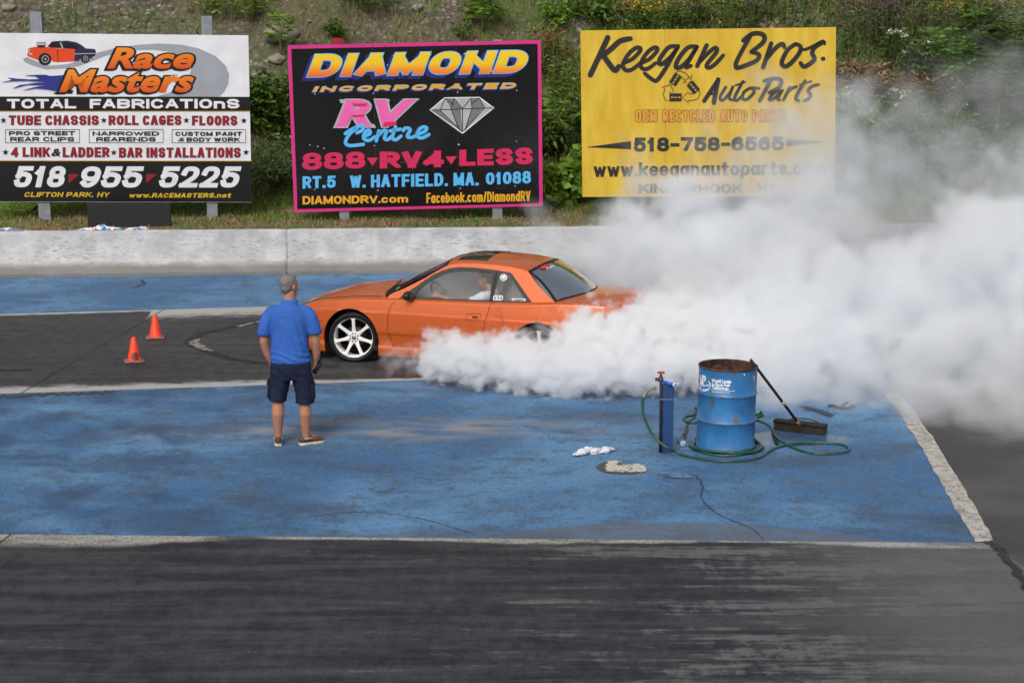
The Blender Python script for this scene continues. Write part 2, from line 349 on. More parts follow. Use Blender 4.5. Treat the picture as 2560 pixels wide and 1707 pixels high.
# --- tar seam beside it
t = NT('tar'); t.set(lin((24, 24, 26)), .5); M_TAR = t.mat
t = NT('crack grime'); t.set(lin((40, 54, 72)), .9); M_CRK = t.mat
def ribbon(name, pts, width, z, mat, label, cat='crack', jag=.3, n=6, seed=1, kind='structure', plane=None):
    """a thin strip lying on the ground along photo points"""
    rr = random.Random(seed); P = [(v.x, v.y) for v in (G(q) for q in pts)]; P = spline(P, n) if n > 1 else P; A, B = [], []
    for i, q in enumerate(P):
        a, b = P[max(i - 1, 0)], P[min(i + 1, len(P) - 1)]; d = Vector((b[0] - a[0], b[1] - a[1])); d.normalize(); nn = Vector((-d.y, d.x))
        wd = width(i / (len(P) - 1)) if callable(width) else width; j = nn * rr.uniform(-jag, jag) * wd
        A.append((q[0] + nn.x * wd / 2 + j.x, q[1] + nn.y * wd / 2 + j.y, z)); k = 1 + rr.uniform(-jag, jag)
        B.append((q[0] - nn.x * wd / 2 * k + j.x, q[1] - nn.y * wd / 2 * k + j.y, z))
    return tag(MB().grid([A, B]).build(name, mat, smooth=False), label, cat, kind=kind)
ribbon('tar_seam', [dp(*q) for q in ((2262, 1246), (2290, 1258), (2318, 1292), (2352, 1342), (2420, 1440))], .07, .012, M_TAR, 'black tar seam beside the near lane', 'seam', .4, 8)
ribbon('pavement_crack', [dp(*q) for q in ((1596, 1092), (1614, 1118), (1612, 1150), (1640, 1176), (1668, 1192), (1722, 1214), (1756, 1242))], lambda u: .015 - .008 * u, .012, M_CRK, 'jagged crack running from the pad towards the lane', jag=1.0, n=9)
ribbon('pavement_crack', [z6(*q) for q in ((1002, 470), (985, 530), (945, 590), (925, 640), (905, 700))], .028, .012, M_TAR, 'short crack behind the blue drum', jag=.9, n=6, seed=2)
ribbon('pavement_crack', [z7(*q) for q in ((1095, 186), (1112, 215), (1060, 238), (1030, 250))], .035, .012, M_TAR, 'short crack in the far blue strip', jag=.8, n=5, seed=3)
ribbon('pavement_crack', [dp(*q) for q in ((700, 1190), (830, 1178), (960, 1192), (1090, 1228))], .008, .012, M_TAR, 'hairline crack in the blue pad before the man', jag=.8, n=9, seed=4)
ribbon('pavement_seam', [z7(*q) for q in ((-200, 1098), (0, 1092), (300, 1080), (600, 1068), (880, 1056))], .10, .0085, plain('mossy joint', lin((62, 60, 50)), .9, 0, .6, 30, .5), 'gritty mossy joint beside the far lane', 'seam', .8, 10)
# --- patched hole
t = NT('old patch'); p = t.coord(); t.set(t.mix(t.step(t.noise(p, 40, 5), .4, .7), lin((70, 68, 64)), lin((98, 95, 88))), .9); t.bump(t.noise(p, 60, 5), .6)
def ground_blob(name, pts, z, mat, label, cat, jag=.0, n=5, seed=1, dens=1):
    P = spline([tuple(G(q))[:2] for q in pts], n, True); rr = random.Random(seed)
    P = [(x + rr.uniform(-jag, jag), y + rr.uniform(-jag, jag) * 1.6, z) for x, y in P]
    return tag(MB().poly(P).build(name, mat, smooth=False), label, cat, kind='structure')
ground_blob('asphalt_patch', [z6(*q) for q in ((265, 905), (300, 880), (350, 872), (430, 880), (560, 910), (600, 945), (500, 962), (370, 955), (290, 935))], .008, t.mat, 'dark patched hole in the blue pad before the standpipe', 'patch', .008)
tw = plain('peeling white paint', lin((198, 192, 180)), .8, 0, .15, 30, .4, dirt=(lin((70, 66, 60)), 16, .54))
ground_blob('white_patch', [z6(*q) for q in ((345, 870), (400, 860), (465, 868), (425, 885), (440, 900), (520, 890), (585, 888), (640, 925), (630, 945), (540, 948), (440, 945), (345, 935))], .012, tw, 'peeling white paint patch beside the patched hole', 'patch', .022, 9)
ground_blob('white_patch', [z6(*q) for q in ((735, 955), (800, 948), (900, 960), (965, 985), (880, 990), (780, 980))], .012, plain('worn pale paint', lin((98, 130, 160)), .8, 0, .3, 14, .4, dirt=(lin((58, 92, 132)), 9, .5)), 'faint pale worn patch right of the patched hole', 'patch', .012, 5, 4)
# --- skid mark
td = NT('fresh rubber'); p = td.coord(); td.set(td.mix(td.step(td.noise(p, 14, 6, .7), .4, .65), lin((13, 13, 14)), lin((26, 26, 27))), .55); M_RUB = td.mat
arc = [z7(*q) for q in ((2080, 836), (1950, 822), (1780, 795), (1610, 740), (1500, 695), (1478, 660), (1560, 605), (1700, 570), (1850, 535), (2030, 495))]
ribbon('skid_mark', arc, lambda u: .085 + .07 * math.sin(math.pi * u), .008, M_RUB, 'curved black skid mark left of the orange car', 'tyre mark', .15, 10)
tp = plain('scrubbed concrete', lin((140, 134, 126)), .8, 0, .3, 20, .3, dirt=(lin((48, 47, 46)), 12, .5))
ribbon('skid_mark', [z7(*q) for q in ((1650, 740), (1570, 722), (1520, 692), (1512, 662), (1545, 645))], lambda u: .04 + .10 * math.sin(math.pi * min(1, u * 1.05)), .012, tp, 'pale scrubbed core of the curved skid mark', 'tyre mark', .3, 9)
ribbon('skid_mark', [z7(*q) for q in ((1845, 552), (1930, 530), (2030, 508))], .09, .012, tp, 'pale scrubbed end of the curved skid mark', 'tyre mark', .3, 9, 5)
ribbon('skid_mark', [z7(*q) for q in ((-60, 882), (120, 886), (260, 880))], .03, .008, M_RUB, 'thin black rubber line at the left of the lane', 'tyre mark', .3, 9, 6)
ground_blob('damp_streak', [z6(*q) for q in ((1770, 455), (1900, 480), (2000, 520), (1990, 540), (1880, 505), (1780, 475))], .010, plain('damp grime', lin((32, 48, 70)), .6), 'dark damp streak at the smoke edge behind the broom', 'stain', .015, 5, 7)

# --- hill behind the track
def hill_z(x, y):
    u = y - .069 * x
    if u < 30.25: return -.05
    a = min(1, (u - 30.25) / .8); z = .5 * a * a * (3 - 2 * a) + .03 * max(0, u - 31.05)
    s = u - 35.1 - .5 * noise.noise((x * .15, 3.1, 0))
    if s > 0:
        z += .80 * s if s < 14 else 11.2 + .25 * (s - 14)
        k = min(1, s / 3)
        z += k * (.55 * noise.noise((x * .22, y * .22, 1.7)) + .22 * noise.noise((x * .7, y * .7, 5.2)) + .07 * noise.noise((x * 2.3, y * 2.3, 9.1)))
        z += k * .5 * math.exp(-((x + 4.6 - .35 * (u - 38)) / 1.0) ** 2) - k * .3 * math.exp(-((x + 3.4 - .35 * (u - 38)) / .8) ** 2)   # gully and ridge behind the white sign
    return z + .03 * noise.noise((x * 1.6, y * 1.6, 0))
def hill_hit(p):
    d = ray(*p); t0 = 31 / d.y
    for i in range(2400):
        q = CAM + d * (t0 + i * .015)
        if q.z < hill_z(q.x, q.y): return q
    return q
t = NT('gravel bank'); p = t.coord('World'); s = t.n('ShaderNodeSeparateXYZ'); t.l(p, s.inputs[0])
g1 = t.voronoi(p, 9, out='Color'); gd = t.voronoi(p, 9)
sx = t.n('ShaderNodeSeparateColor'); t.l(g1, sx.inputs[0])
c = t.ramp(sx.outputs[0], [(0, lin((76, 70, 62))), (.45, lin((106, 98, 86))), (.8, lin((122, 114, 102))), (1, lin((150, 144, 134)))])
c = t.mix(t.step(gd, .25, .6, 0, .6), c, lin((52, 46, 40)))
soil = t.noise(p, .5, 6, .6); c = t.mix(t.step(soil, .42, .62, 0, .8), c, lin((96, 86, 64)))
c = t.mix(t.math('MULTIPLY', t.step(t.noise(p, .9, 6, .65), .4, .58), t.step(s.outputs[0], -4.5, 2, .35, .95)), c, lin((78, 92, 42)))
low = t.step(s.outputs[2], .7, 1.2, 1, 0)
c = t.mix(low, c, t.mix(t.step(t.noise(p, 1.1, 6, .6), .45, .6), lin((86, 104, 48)), lin((132, 112, 84))))
t.set(c, .95); t.bump(gd, .8, .05); M_HILL = t.mat
rows = []
ys = list(np.arange(30.2, 35, .3)) + list(np.arange(35, 48, .22)) + list(np.arange(48, 120, 4))
hx = list(np.arange(-60, -14, 3)) + list(np.arange(-14, 14.01, .25)) + list(np.arange(17, 62, 3))
for y in ys: rows.append([(x, y + .069 * x, hill_z(x, y + .069 * x)) for x in hx])
tag(MB().grid(rows).build('hill', M_HILL), 'gravelly overgrown bank rising behind the signs', 'hill', kind='structure')

# --- concrete barriers
t = NT('painted barrier'); p = t.coord('World'); ob = t.coord('Object'); s = t.n('ShaderNodeSeparateXYZ'); t.l(ob, s.inputs[0])
c = t.mix(t.step(t.noise(p, 3, 6), .3, .7), lin((166, 168, 170)), lin((194, 195, 197)))
ch = t.noise(t.coord('World', (3, 3, 14), (0, .30, 0)), 2.4, 7, .74, .3)
zone = t.math('MULTIPLY', t.step(s.outputs[2], .74, .58), t.step(t.noise(t.coord('World', (.25, .25, .6)), 1.6, 3), .3, .62, .3, 1))
c = t.mix(t.math('MULTIPLY', t.step(ch, .52, .62), zone), c, lin((142, 139, 135)))
c = t.mix(t.math('MULTIPLY', t.step(ch, .68, .72), zone), c, lin((92, 90, 88)))
c = t.mix(t.step(t.noise(t.coord('World', (1, 1, .12)), 5, 5), .56, .75, 0, .5), c, lin((160, 157, 152)))
# tyre dust caked along the toe
dust = t.step(t.math('ADD', s.outputs[2], t.math('MULTIPLY', t.math('SUBTRACT', t.noise(t.coord('World', (1, 1, 4)), 1.8, 6, .6), .5), .14)), .12, .26, 1, 0)
c = t.mix(t.math('MULTIPLY', dust, .93), c, t.mix(t.noise(p, 2.5, 5), lin((98, 95, 92)), lin((128, 125, 121))))
t.set(c, .75); t.bump(t.noise(p, 22, 6), .35, .01); M_BARRIER = t.mat
prof = [(-.05, .0), (-.05, .055), (-.02, .085), (.10, .215), (.155, .275), (.20, .655), (.205, .700), (.225, .715), (.36, .715), (.385, .70), (.40, .62), (.55, .0)]
def barrier(x0, x1, label, seed):
    rr = random.Random(seed); y0, y1 = wall_y(x0), wall_y(x1); L_ = math.hypot(x1 - x0, y1 - y0); rz = math.atan2(y1 - y0, x1 - x0)
    us = np.concatenate([[.001, .03, .07, .12], np.linspace(.3, L_ - .3, 30), [L_ - .12, L_ - .07, L_ - .03, L_ - .001]]); rows = []
    for i, u in enumerate(us):
        e = min(u, L_ - u); k = max(0, 1 - e / .11)
        rows.append([(u + ((k * rr.uniform(0, .02) * (rr.random() < .35)) if e < .05 and u < 1 else (-k * rr.uniform(0, .02) * (rr.random() < .35) if e < .05 else 0)), y + k * rr.uniform(0, .05) + .004 * rr.uniform(-1, 1), max(0, z - k * rr.uniform(0, .03) + (.004 * rr.uniform(-1, 1) if z > .03 else 0))) for y, z in prof])
    m = MB().grid(rows, close=True); n = len(prof); m.f.append(tuple(range(n))); m.m.append(0); k = (len(us) - 1) * n; m.f.append(tuple(range(k + n - 1, k - 1, -1))); m.m.append(0)
    o = m.build('concrete_barrier', M_BARRIER, loc=(x0, y0, 0), rz=rz, angle=40)
    return tag(o, label, 'barrier', 'concrete barriers along the far side of the track')
barrier(-10.7, -3.711, 'white scuffed concrete barrier at the left, below the white sign', 1)
barrier(-3.709, 3.304, 'white scuffed concrete barrier directly behind the orange car', 2)
barrier(3.306, 10.4, 'white concrete barrier at the right, half lost in smoke', 3)
# ================================================================ LETTERING
_fontcache = {}
def glyphs(text, bold=0.0, shear=0.0, spacing=1.0):
    """outline of a line of text as flat faces; returns points and faces"""
    key = (text, bold, shear, spacing)
    if key in _fontcache: return _fontcache[key]
    cu = bpy.data.curves.new('tmp', 'FONT'); cu.body = text; cu.offset = bold; cu.shear = shear; cu.space_character = spacing; cu.resolution_u = 4; cu.fill_mode = 'BOTH'
    o = bpy.data.objects.new('tmp', cu); col.objects.link(o); dg = bpy.context.evaluated_depsgraph_get()
    me = bpy.data.meshes.new_from_object(o.evaluated_get(dg)); P = [(v.co.x, v.co.y) for v in me.vertices]; F = [tuple(q.vertices) for q in me.polygons]
    bpy.data.objects.remove(o); bpy.data.curves.remove(cu); bpy.data.meshes.remove(me); _fontcache[key] = (P, F); return P, F
class Board:
    """a flat painted surface: photo points of it -> points of its plane, lifted by a coat of paint"""
    def __init__(s, p0, n, conv): s.p0 = p0; s.n = n.normalized(); s.conv = conv; s.groups = {}; s.sub = ''
    def at(s, X, Y, lift=0.0): return on_plane(s.conv(X, Y), s.p0 + s.n * lift, s.n)
    def _mb(s, key): return s.groups.setdefault((key, s.sub), MB())
    def text(s, key, body, box, bold=.03, shear=0.0, lift=.005, spacing=1.0, edge=None, shift=(0, 0)):
        """box: (x left, y top, x right, y bottom) or with a second pair of heights for the right end"""
        P, F = glyphs(body, bold, shear, spacing); P0 = P
        if edge: P, F = glyphs(body, bold + edge, shear, spacing)
        x0 = min(p[0] for p in P0); x1 = max(p[0] for p in P0); y0 = min(p[1] for p in P0); y1 = max(p[1] for p in P0)
        if len(box) == 4: xa, ta, xb, ba = box; tb, bb = ta, ba
        else: xa, ta, ba, xb, tb, bb = box
        out = []
        for x, y in P:
            u = (x - x0) / (x1 - x0); v = (y - y0) / (y1 - y0); X = xa + (xb - xa) * u + shift[0]; T = ta + (tb - ta) * u; B = ba + (bb - ba) * u
            out.append(s.at(X, B + (T - B) * v + shift[1], lift))
        s.groups.setdefault((key, s.sub or body), MB()).add(out, F)
    def poly(s, key, pts, lift=.005, holes=()): s._mb(key).poly([s.at(x, y, lift) for x, y in pts], [[s.at(x, y, lift) for x, y in h] for h in holes])
    def ring(s, key, c, ro, ri, lift=.005, a0=0, a1=360, n=40):
        A = [(c[0] + ro[0] * math.cos(R(a0 + (a1 - a0) * i / n)), c[1] + ro[1] * math.sin(R(a0 + (a1 - a0) * i / n))) for i in range(n + 1)]
        B = [(c[0] + ri[0] * math.cos(R(a0 + (a1 - a0) * i / n)), c[1] + ri[1] * math.sin(R(a0 + (a1 - a0) * i / n))) for i in range(n + 1)]
        s._mb(key).grid([[s.at(*q, lift) for q in A], [s.at(*q, lift) for q in B]])
    def disc(s, key, c, r, lift=.005, n=28): s.poly(key, [(c[0] + r[0] * math.cos(2 * math.pi * i / n), c[1] + r[1] * math.sin(2 * math.pi * i / n)) for i in range(n)], lift)
    def stroke(s, key, pts, w, lift=.005, n=7, taper=.0, smooth=True):
        """one brush stroke"""
        P = spline(pts, n) if smooth and len(pts) > 2 else [tuple(map(float, p)) for p in pts]; A, B = [], []; m = len(P)
        for i, q in enumerate(P):
            a, b = P[max(i - 1, 0)], P[min(i + 1, m - 1)]; d = Vector((b[0] - a[0], b[1] - a[1])); d.normalize(); k = w / 2 * (1 - taper * abs(2 * i / (m - 1) - 1) ** 3)
            A.append((q[0] - d.y * k, q[1] + d.x * k)); B.append((q[0] + d.y * k, q[1] - d.x * k))
        s._mb(key).grid([[s.at(*q, lift) for q in A], [s.at(*q, lift) for q in B]])
        for q in (P[0], P[-1]): s.disc(key, q, (w / 2 * (1 - taper) * .97, w / 2 * (1 - taper) * .97), lift + .0004, 12)
    def rect_line(s, key, x0, y0, x1, y1, w, lift=.005):
        s.poly(key, [(x0, y0), (x1, y0), (x1, y1), (x0, y1)], lift, [[(x0 + w, y0 + w), (x0 + w, y1 - w), (x1 - w, y1 - w), (x1 - w, y0 + w)]])
    def flush(s, parent, mats, names):
        for (k, w_), m in s.groups.items():
            o = m.build(names.get(k, 'lettering'), mats[k], parent, smooth=False)
            if parent: o.matrix_parent_inverse = parent.matrix_world.inverted()
        s.groups = {}
# block letters drawn with a flat brush: strokes in a unit box, thickness given in the sign's own measure
def _arc(cx, cy, rx, ry, a0, a1, n=14, pw=.86):
    out = []
    for i in range(n + 1):
        a = R(a0 + (a1 - a0) * i / n); c, s_ = math.cos(a), math.sin(a); out.append((cx + rx * math.copysign(abs(c) ** pw, c), cy + ry * math.copysign(abs(s_) ** pw, s_)))
    return out
_S = spline([(.93, .80), (.80, .96), (.5, 1), (.16, .95), (.01, .76), (.16, .57), (.5, .5), (.84, .43), (.99, .24), (.84, .05), (.5, 0), (.20, .04), (.06, .20)], 4)
_bowl = lambda y0, y1, x0=.5: [(0, y1)] + _arc(x0, (y0 + y1) / 2, 1 - x0, (y1 - y0) / 2, 90, -90) + [(0, y0)]
BLOCK = {'A': [[(0, 0), (.44, 1)], [(.56, 1), (1, 0)], [(.22, .30), (.78, .30)], [(.44, 1), (.56, 1)]], 'B': [[(0, 0), (0, 1)], _bowl(.52, 1, .5), _bowl(0, .52, .55)], 'C': [_arc(.5, .5, .5, .5, 42, 318, 24)], 'D': [[(0, 0), (0, 1)], _bowl(0, 1, .4)],
 'E': [[(0, 0), (0, 1)], [(0, 1), (1, 1)], [(0, .5), (.9, .5)], [(0, 0), (1, 0)]], 'F': [[(0, 0), (0, 1)], [(0, 1), (1, 1)], [(0, .48), (.88, .48)]], 'G': [_arc(.5, .5, .5, .5, 42, 330, 24), [(1, .28), (1, .42)], [(.6, .44), (1, .44)]], 'H': [[(0, 0), (0, 1)], [(1, 0), (1, 1)], [(0, .5), (1, .5)]],
 'I': [[(0, 0), (0, 1)]], 'K': [[(0, 0), (0, 1)], [(1, 1), (.12, .45)], [(.36, .62), (1, 0)]], 'L': [[(0, 0), (0, 1)], [(0, 0), (1, 0)]], 'M': [[(0, 0), (0, 1)], [(0, 1), (.5, .1)], [(.5, .1), (1, 1)], [(1, 1), (1, 0)]], 'N': [[(0, 0), (0, 1)], [(0, 1), (1, 0)], [(1, 0), (1, 1)]],
 'O': [_arc(.5, .5, .5, .5, 0, 360, 32)], 'P': [[(0, 0), (0, 1)], _bowl(.42, 1, .5)], 'R': [[(0, 0), (0, 1)], _bowl(.46, 1, .5), [(.5, .46), (1, 0)]], 'S': [_S], 'T': [[(0, 1), (1, 1)], [(.5, 0), (.5, 1)]], 'U': [[(0, 1), (0, .36)] + _arc(.5, .36, .5, .36, 180, 360) + [(1, 1)]], 'V': [[(0, 1), (.46, 0)], [(.54, 0), (1, 1)], [(.46, 0), (.54, 0)]],
 'W': [[(0, 1), (.24, 0)], [(.24, 0), (.5, .9)], [(.5, .9), (.76, 0)], [(.76, 0), (1, 1)]], 'Y': [[(0, 1), (.5, .45)], [(1, 1), (.5, .45)], [(.5, .45), (.5, 0)]], 'X': [[(0, 0), (1, 1)], [(0, 1), (1, 0)]],
 '0': [_arc(.5, .5, .5, .5, 0, 360, 32)], '1': [[(.55, 0), (.55, 1)], [(.05, .74), (.55, 1)]], '2': [spline([(.03, .72), (.16, .95), (.5, 1), (.85, .94), (.96, .74), (.85, .5), (.45, .24), (.04, 0)], 4), [(.04, 0), (1, 0)]], '4': [[(.78, 0), (.78, 1)], [(.72, 1), (0, .28)], [(0, .26), (1, .26)]],
 '5': [[(.95, 1), (.14, 1)], [(.14, 1), (.08, .55)], spline([(.08, .55), (.3, .64), (.62, .64), (.94, .52), (.98, .28), (.84, .05), (.48, 0), (.14, .04), (.02, .2)], 4)], '6': [_arc(.5, .31, .5, .31, 0, 360, 26), spline([(.92, .86), (.7, 1), (.34, .95), (.06, .7), (0, .35)], 4)], '7': [[(0, 1), (1, 1)], [(1, 1), (.38, 0)]], '8': [_arc(.5, .755, .44, .245, 0, 360, 26), _arc(.5, .265, .5, .265, 0, 360, 26)], '9': [_arc(.5, .69, .5, .31, 0, 360, 26), spline([(.08, .14), (.3, 0), (.66, .05), (.94, .3), (1, .65)], 4)],
 'a': [_arc(.46, .35, .46, .35, 0, 360, 26), [(1, 0), (1, .7)]], 'b': [_arc(.54, .35, .46, .35, 0, 360, 26), [(0, 0), (0, 1)]], 'c': [_arc(.5, .35, .5, .35, 45, 315, 20)], 'd': [_arc(.46, .35, .46, .35, 0, 360, 26), [(1, 0), (1, 1)]], 'e': [_arc(.5, .35, .5, .35, 0, 318, 24), [(.05, .36), (.95, .36)]], 'g': [_arc(.46, .35, .46, .35, 0, 360, 26), [(1, .7), (1, -.26)]], 'i': [[(0, 0), (0, .7)], [(0, .93), (0, .97)]], 'k': [[(0, 0), (0, 1)], [(1, .7), (.1, .3)], [(.34, .42), (1, 0)]],
 'm': [[(0, 0), (0, .7)], [(0, .5)] + _arc(.25, .5, .25, .2, 180, 0, 8) + [(.5, 0)], [(.5, .5)] + _arc(.75, .5, .25, .2, 180, 0, 8) + [(1, 0)]], 'n': [[(0, 0), (0, .7)], [(0, .44)] + _arc(.5, .44, .5, .26, 180, 0, 10) + [(1, 0)]], 'o': [_arc(.5, .35, .5, .35, 0, 360, 26)], 'p': [_arc(.54, .35, .46, .35, 0, 360, 26), [(0, .7), (0, -.26)]], 'r': [[(0, 0), (0, .7)], [(0, .4)] + _arc(.6, .44, .6, .26, 180, 75, 8)], 's': [[(x, y * .7) for x, y in _S]], 't': [[(.42, .06), (.42, .95)], [(0, .68), (.95, .68)], [(.42, 0), (.9, 0)]], 'u': [[(0, .7), (0, .26)] + _arc(.5, .26, .5, .26, 180, 360, 10) + [(1, .7)], [(1, 0), (1, .7)]], 'w': [[(0, .7), (.25, 0)], [(.25, 0), (.5, .62)], [(.5, .62), (.75, 0)], [(.75, 0), (1, .7)]],
 '-': [[(0, .45), (1, .45)]], '.': [[(0, 0), (0, .03)]], ',': [[(.3, .02), (0, -.16)]], '/': [[(0, -.1), (1, 1.05)]]}
WIDE = {'M': 1.25, 'W': 1.4, 'm': 1.45, 'w': 1.35, 'I': 0, 'i': 0, '.': 0, ',': .1, '1': .55, 'E': .86, 'F': .84, 'L': .84, '-': .62, '/': .45, 'r': .62, 't': .66, 's': .82, 'e': .86, 'c': .82, 'o': .88, 'a': .88, 'n': .84, 'u': .84, 'b': .88, 'd': .88, 'p': .88, 'g': .88, 'k': .88, ' ': .45}
def _block(s, key, body, box, tx, ty=None, gap=.35, shear=0.0, lift=.006, edge=0.0, shift=(0, 0), desc=False):
    """box as for text(); tx, ty stroke thickness across and up; gap between letters in thicknesses; shear in widths of the slant at the top"""
    ty = ty or tx
    if len(box) == 4: xa, ta, xb, ba = box; tb, bb = ta, ba
    else: xa, ta, ba, xb, tb, bb = box
    W = xb - xa - shear; Hh = ((ba - ta) + (bb - tb)) / 2; g = gap * tx; fixed = sum((0 if c == ' ' else tx) for c in body) + g * (len(body) - 1); U = (W - fixed) / max(1e-6, sum(WIDE.get(c, 1) for c in body)); x = 0.0; mb = s.groups.setdefault((key, s.sub or body), MB()); k = 0
    lo = -.30 if desc else 0.0                      # room for descenders inside the box
    def put(X, V):
        v = V / Hh; X2 = xa + X + shear * v + shift[0]; u = (X2 - xa) / (xb - xa); T = ta + (tb - ta) * u; B = ba + (bb - ba) * u; return (X2, B + (T - B) * v + shift[1])
    for c in body:
        w_ = U * WIDE.get(c, 1)
        if c == ' ': x += w_ + g; continue
        for st in BLOCK[c]:
            P = [(x + tx / 2 + q[0] * w_, ty / 2 + ((q[1] - lo) / (1 - lo)) * (Hh - ty)) for q in st]; n = len(P); closed = n > 20 and abs(P[0][0] - P[-1][0]) + abs(P[0][1] - P[-1][1]) < .01 * Hh; A, B_ = [], []
            for i, q in enumerate(P):
                a, b_ = (P[(i - 1) % (n - 1)], P[(i + 1) % (n - 1)]) if closed else (P[max(i - 1, 0)], P[min(i + 1, n - 1)])
                d = Vector(((b_[0] - a[0]) or 1e-9, b_[1] - a[1])); d.normalize(); e = Vector(q)
                if not closed and i in (0, n - 1): e = e + d * ((ty if abs(d.y) > abs(d.x) else tx) / 2 + edge) * (1 if i else -1)
                nx, ny = -d.y * (tx / 2 + edge), d.x * (ty / 2 + edge)
                cl = lambda V: min(max(V, -edge), Hh + edge)
                A.append(put(e.x + nx, cl(e.y + ny))); B_.append(put(e.x - nx, cl(e.y - ny)))
            mb.grid([[s.at(*q, lift + .0002 * (k % 9)) for q in A], [s.at(*q, lift + .0002 * (k % 9)) for q in B_]]); k += 1
        x += w_ + tx + g
Board.block = _block
def sign_paint(name, c, rough=.45, var=.06, spec=.4): return plain(name, c, rough, 0, var, 3, spec=spec, dirt=(tuple(x * .6 for x in c), 7, .68))
def fade_paint(name, stops):
    t = NT(name); g = t.n('ShaderNodeTexCoord').outputs['Generated']; s = t.n('ShaderNodeSeparateXYZ'); t.l(g, s.inputs[0]); t.set(t.ramp(s.outputs[2], stops), .45, spec=.4); return t.mat
P_BLACK = sign_paint('sign black', lin((22, 22, 25)), .3); P_WHITE = sign_paint('sign white', lin((218, 220, 226))); P_RED = sign_paint('sign dark red', lin((136, 20, 36)))
P_GREY = sign_paint('sign grey', lin((150, 155, 166))); P_ORANGE = sign_paint('sign orange', lin((214, 66, 20))); P_NAVY = sign_paint('sign navy', lin((28, 30, 66))); P_BLUE = sign_paint('sign blue', lin((36, 46, 130)))
P_GOLD = sign_paint('sign gold', lin((196, 164, 38))); P_PINK = sign_paint('sign pink', lin((206, 44, 130))); P_ROSE = sign_paint('sign rose', lin((200, 34, 86))); P_SKY = sign_paint('sign sky blue', lin((84, 178, 238)))
P_AMBER = sign_paint('sign amber', lin((218, 160, 36))); P_SILVER = sign_paint('sign silver', lin((170, 170, 176))); P_DGREY = sign_paint('sign mid grey', lin((112, 112, 118))); P_INK = sign_paint('sign ink', lin((40, 38, 36)), .5)
P_PALEPINK = sign_paint('sign pale pink', lin((224, 96, 170))); P_PEACH = sign_paint('sign peach', lin((214, 150, 58))); P_DEEPBLUE = sign_paint('sign deep blue', lin((26, 34, 110)))
P_FIRE = fade_paint('sign orange fade', [(0, lin((206, 74, 18))), (.5, lin((222, 112, 20))), (1, lin((226, 142, 28)))])
P_SUN = fade_paint('sign yellow fade', [(0, lin((232, 84, 34))), (.28, lin((232, 142, 30))), (.5, lin((230, 190, 32))), (1, lin((232, 200, 36)))])
M_GALV = plain('galvanised steel', lin((132, 138, 146)), .5, .3, .15, 9, dirt=(lin((96, 92, 88)), 14, .62))
SIGN_YAW = R(4); SN = Vector((math.sin(SIGN_YAW), -math.cos(SIGN_YAW), 0))
def billboard(label, corners, conv, Y, face, edge=None):
    """corners: top left, top right, bottom right, bottom left, as photo points"""
    mid = atY(conv(*[sum(c[i] for c in corners) / 4 for i in (0, 1)]), Y); b = Board(mid, SN, conv)
    base = empty('billboard', (mid.x, mid.y, hill_z(mid.x, mid.y))); bpy.context.view_layer.update()
    tag(base, label, 'billboard', 'sponsor billboards behind the barrier')
    C4 = [b.at(*c) for c in corners]; back = [c - SN * .03 for c in C4]
    p = MB().add(C4 + back, [(3, 2, 1, 0), (4, 5, 6, 7), (0, 1, 5, 4), (1, 2, 6, 5), (2, 3, 7, 6), (3, 0, 4, 7)]).build('panel', face, base, smooth=False); p.matrix_parent_inverse = base.matrix_world.inverted()
    return base, b
def post(base, b, X_top, Y_top, X_bot, Y_bot, wpx, mat=M_GALV, name='post', foot=None):
    """square steel post just behind the panel, from its top down into the bank"""
    d = .06 + .05; top = b.at(X_top, Y_top, -d); bot = b.at(X_bot, Y_bot, -d); gz = hill_z(bot.x, bot.y) - .1; k = (gz - top.z) / (bot.z - top.z); foot_p = top + (bot - top) * k
    wd = (b.at(X_top + wpx, Y_top, -d) - top).length; m = MB(); A = [(-wd / 2, -.075), (wd / 2, -.075), (wd / 2, .075), (-wd / 2, .075)]; c, s_ = math.cos(SIGN_YAW), math.sin(SIGN_YAW)
    vs_ = [(q.x + c * x - s_ * y, q.y + s_ * x + c * y, q.z) for q in (foot_p, top) for x, y in A]
    m.add(vs_, [(0, 3, 2, 1), (4, 5, 6, 7), (0, 1, 5, 4), (1, 2, 6, 5), (2, 3, 7, 6), (3, 0, 4, 7)])
    o = m.build(name, mat, base, smooth=False); o.matrix_parent_inverse = base.matrix_world.inverted(); return o

# ---------------------------------------------------------------- white racing-shop sign
base, b = billboard('white and black billboard of the fabrication shop, with an orange hot rod', [(-70, 216), (1622, 233), (1645, 1322), (-50, 1318)], z1, 32.6, P_WHITE)
post(base, b, 236, 78, 300, 1490, 78); post(base, b, 1352, 105, 1392, 1490, 70)
b.poly('black', [(-62, 632), (1633, 634), (1635, 726), (-62, 726)], .004); b.poly('black', [(-54, 1053), (1643, 1055), (1645, 1320), (-50, 1316)], .004)
b.poly('trim', [(-60, 1048), (1642, 1050), (1642, 1055), (-60, 1053)], .0065); b.poly('trim', [(-60, 727), (1636, 727), (1636, 731), (-60, 731)], .0045)
# swoosh
O_ = [(150, 385), (180, 375), (230, 400), (320, 430), (450, 420), (560, 380), (640, 345), (760, 315), (900, 294), (1040, 286), (1180, 293), (1300, 318), (1410, 370), (1475, 430), (1496, 490), (1490, 550), (1465, 600), (1435, 632), (1020, 632), (1130, 600), (1200, 560)]
I_ = [(1245, 470), (1250, 420), (1200, 370), (1120, 342), (1000, 326), (900, 330), (780, 345), (680, 370), (600, 402), (520, 432), (420, 450), (300, 455), (210, 430), (160, 405)]
b.poly('grey', O_ + I_, .004)
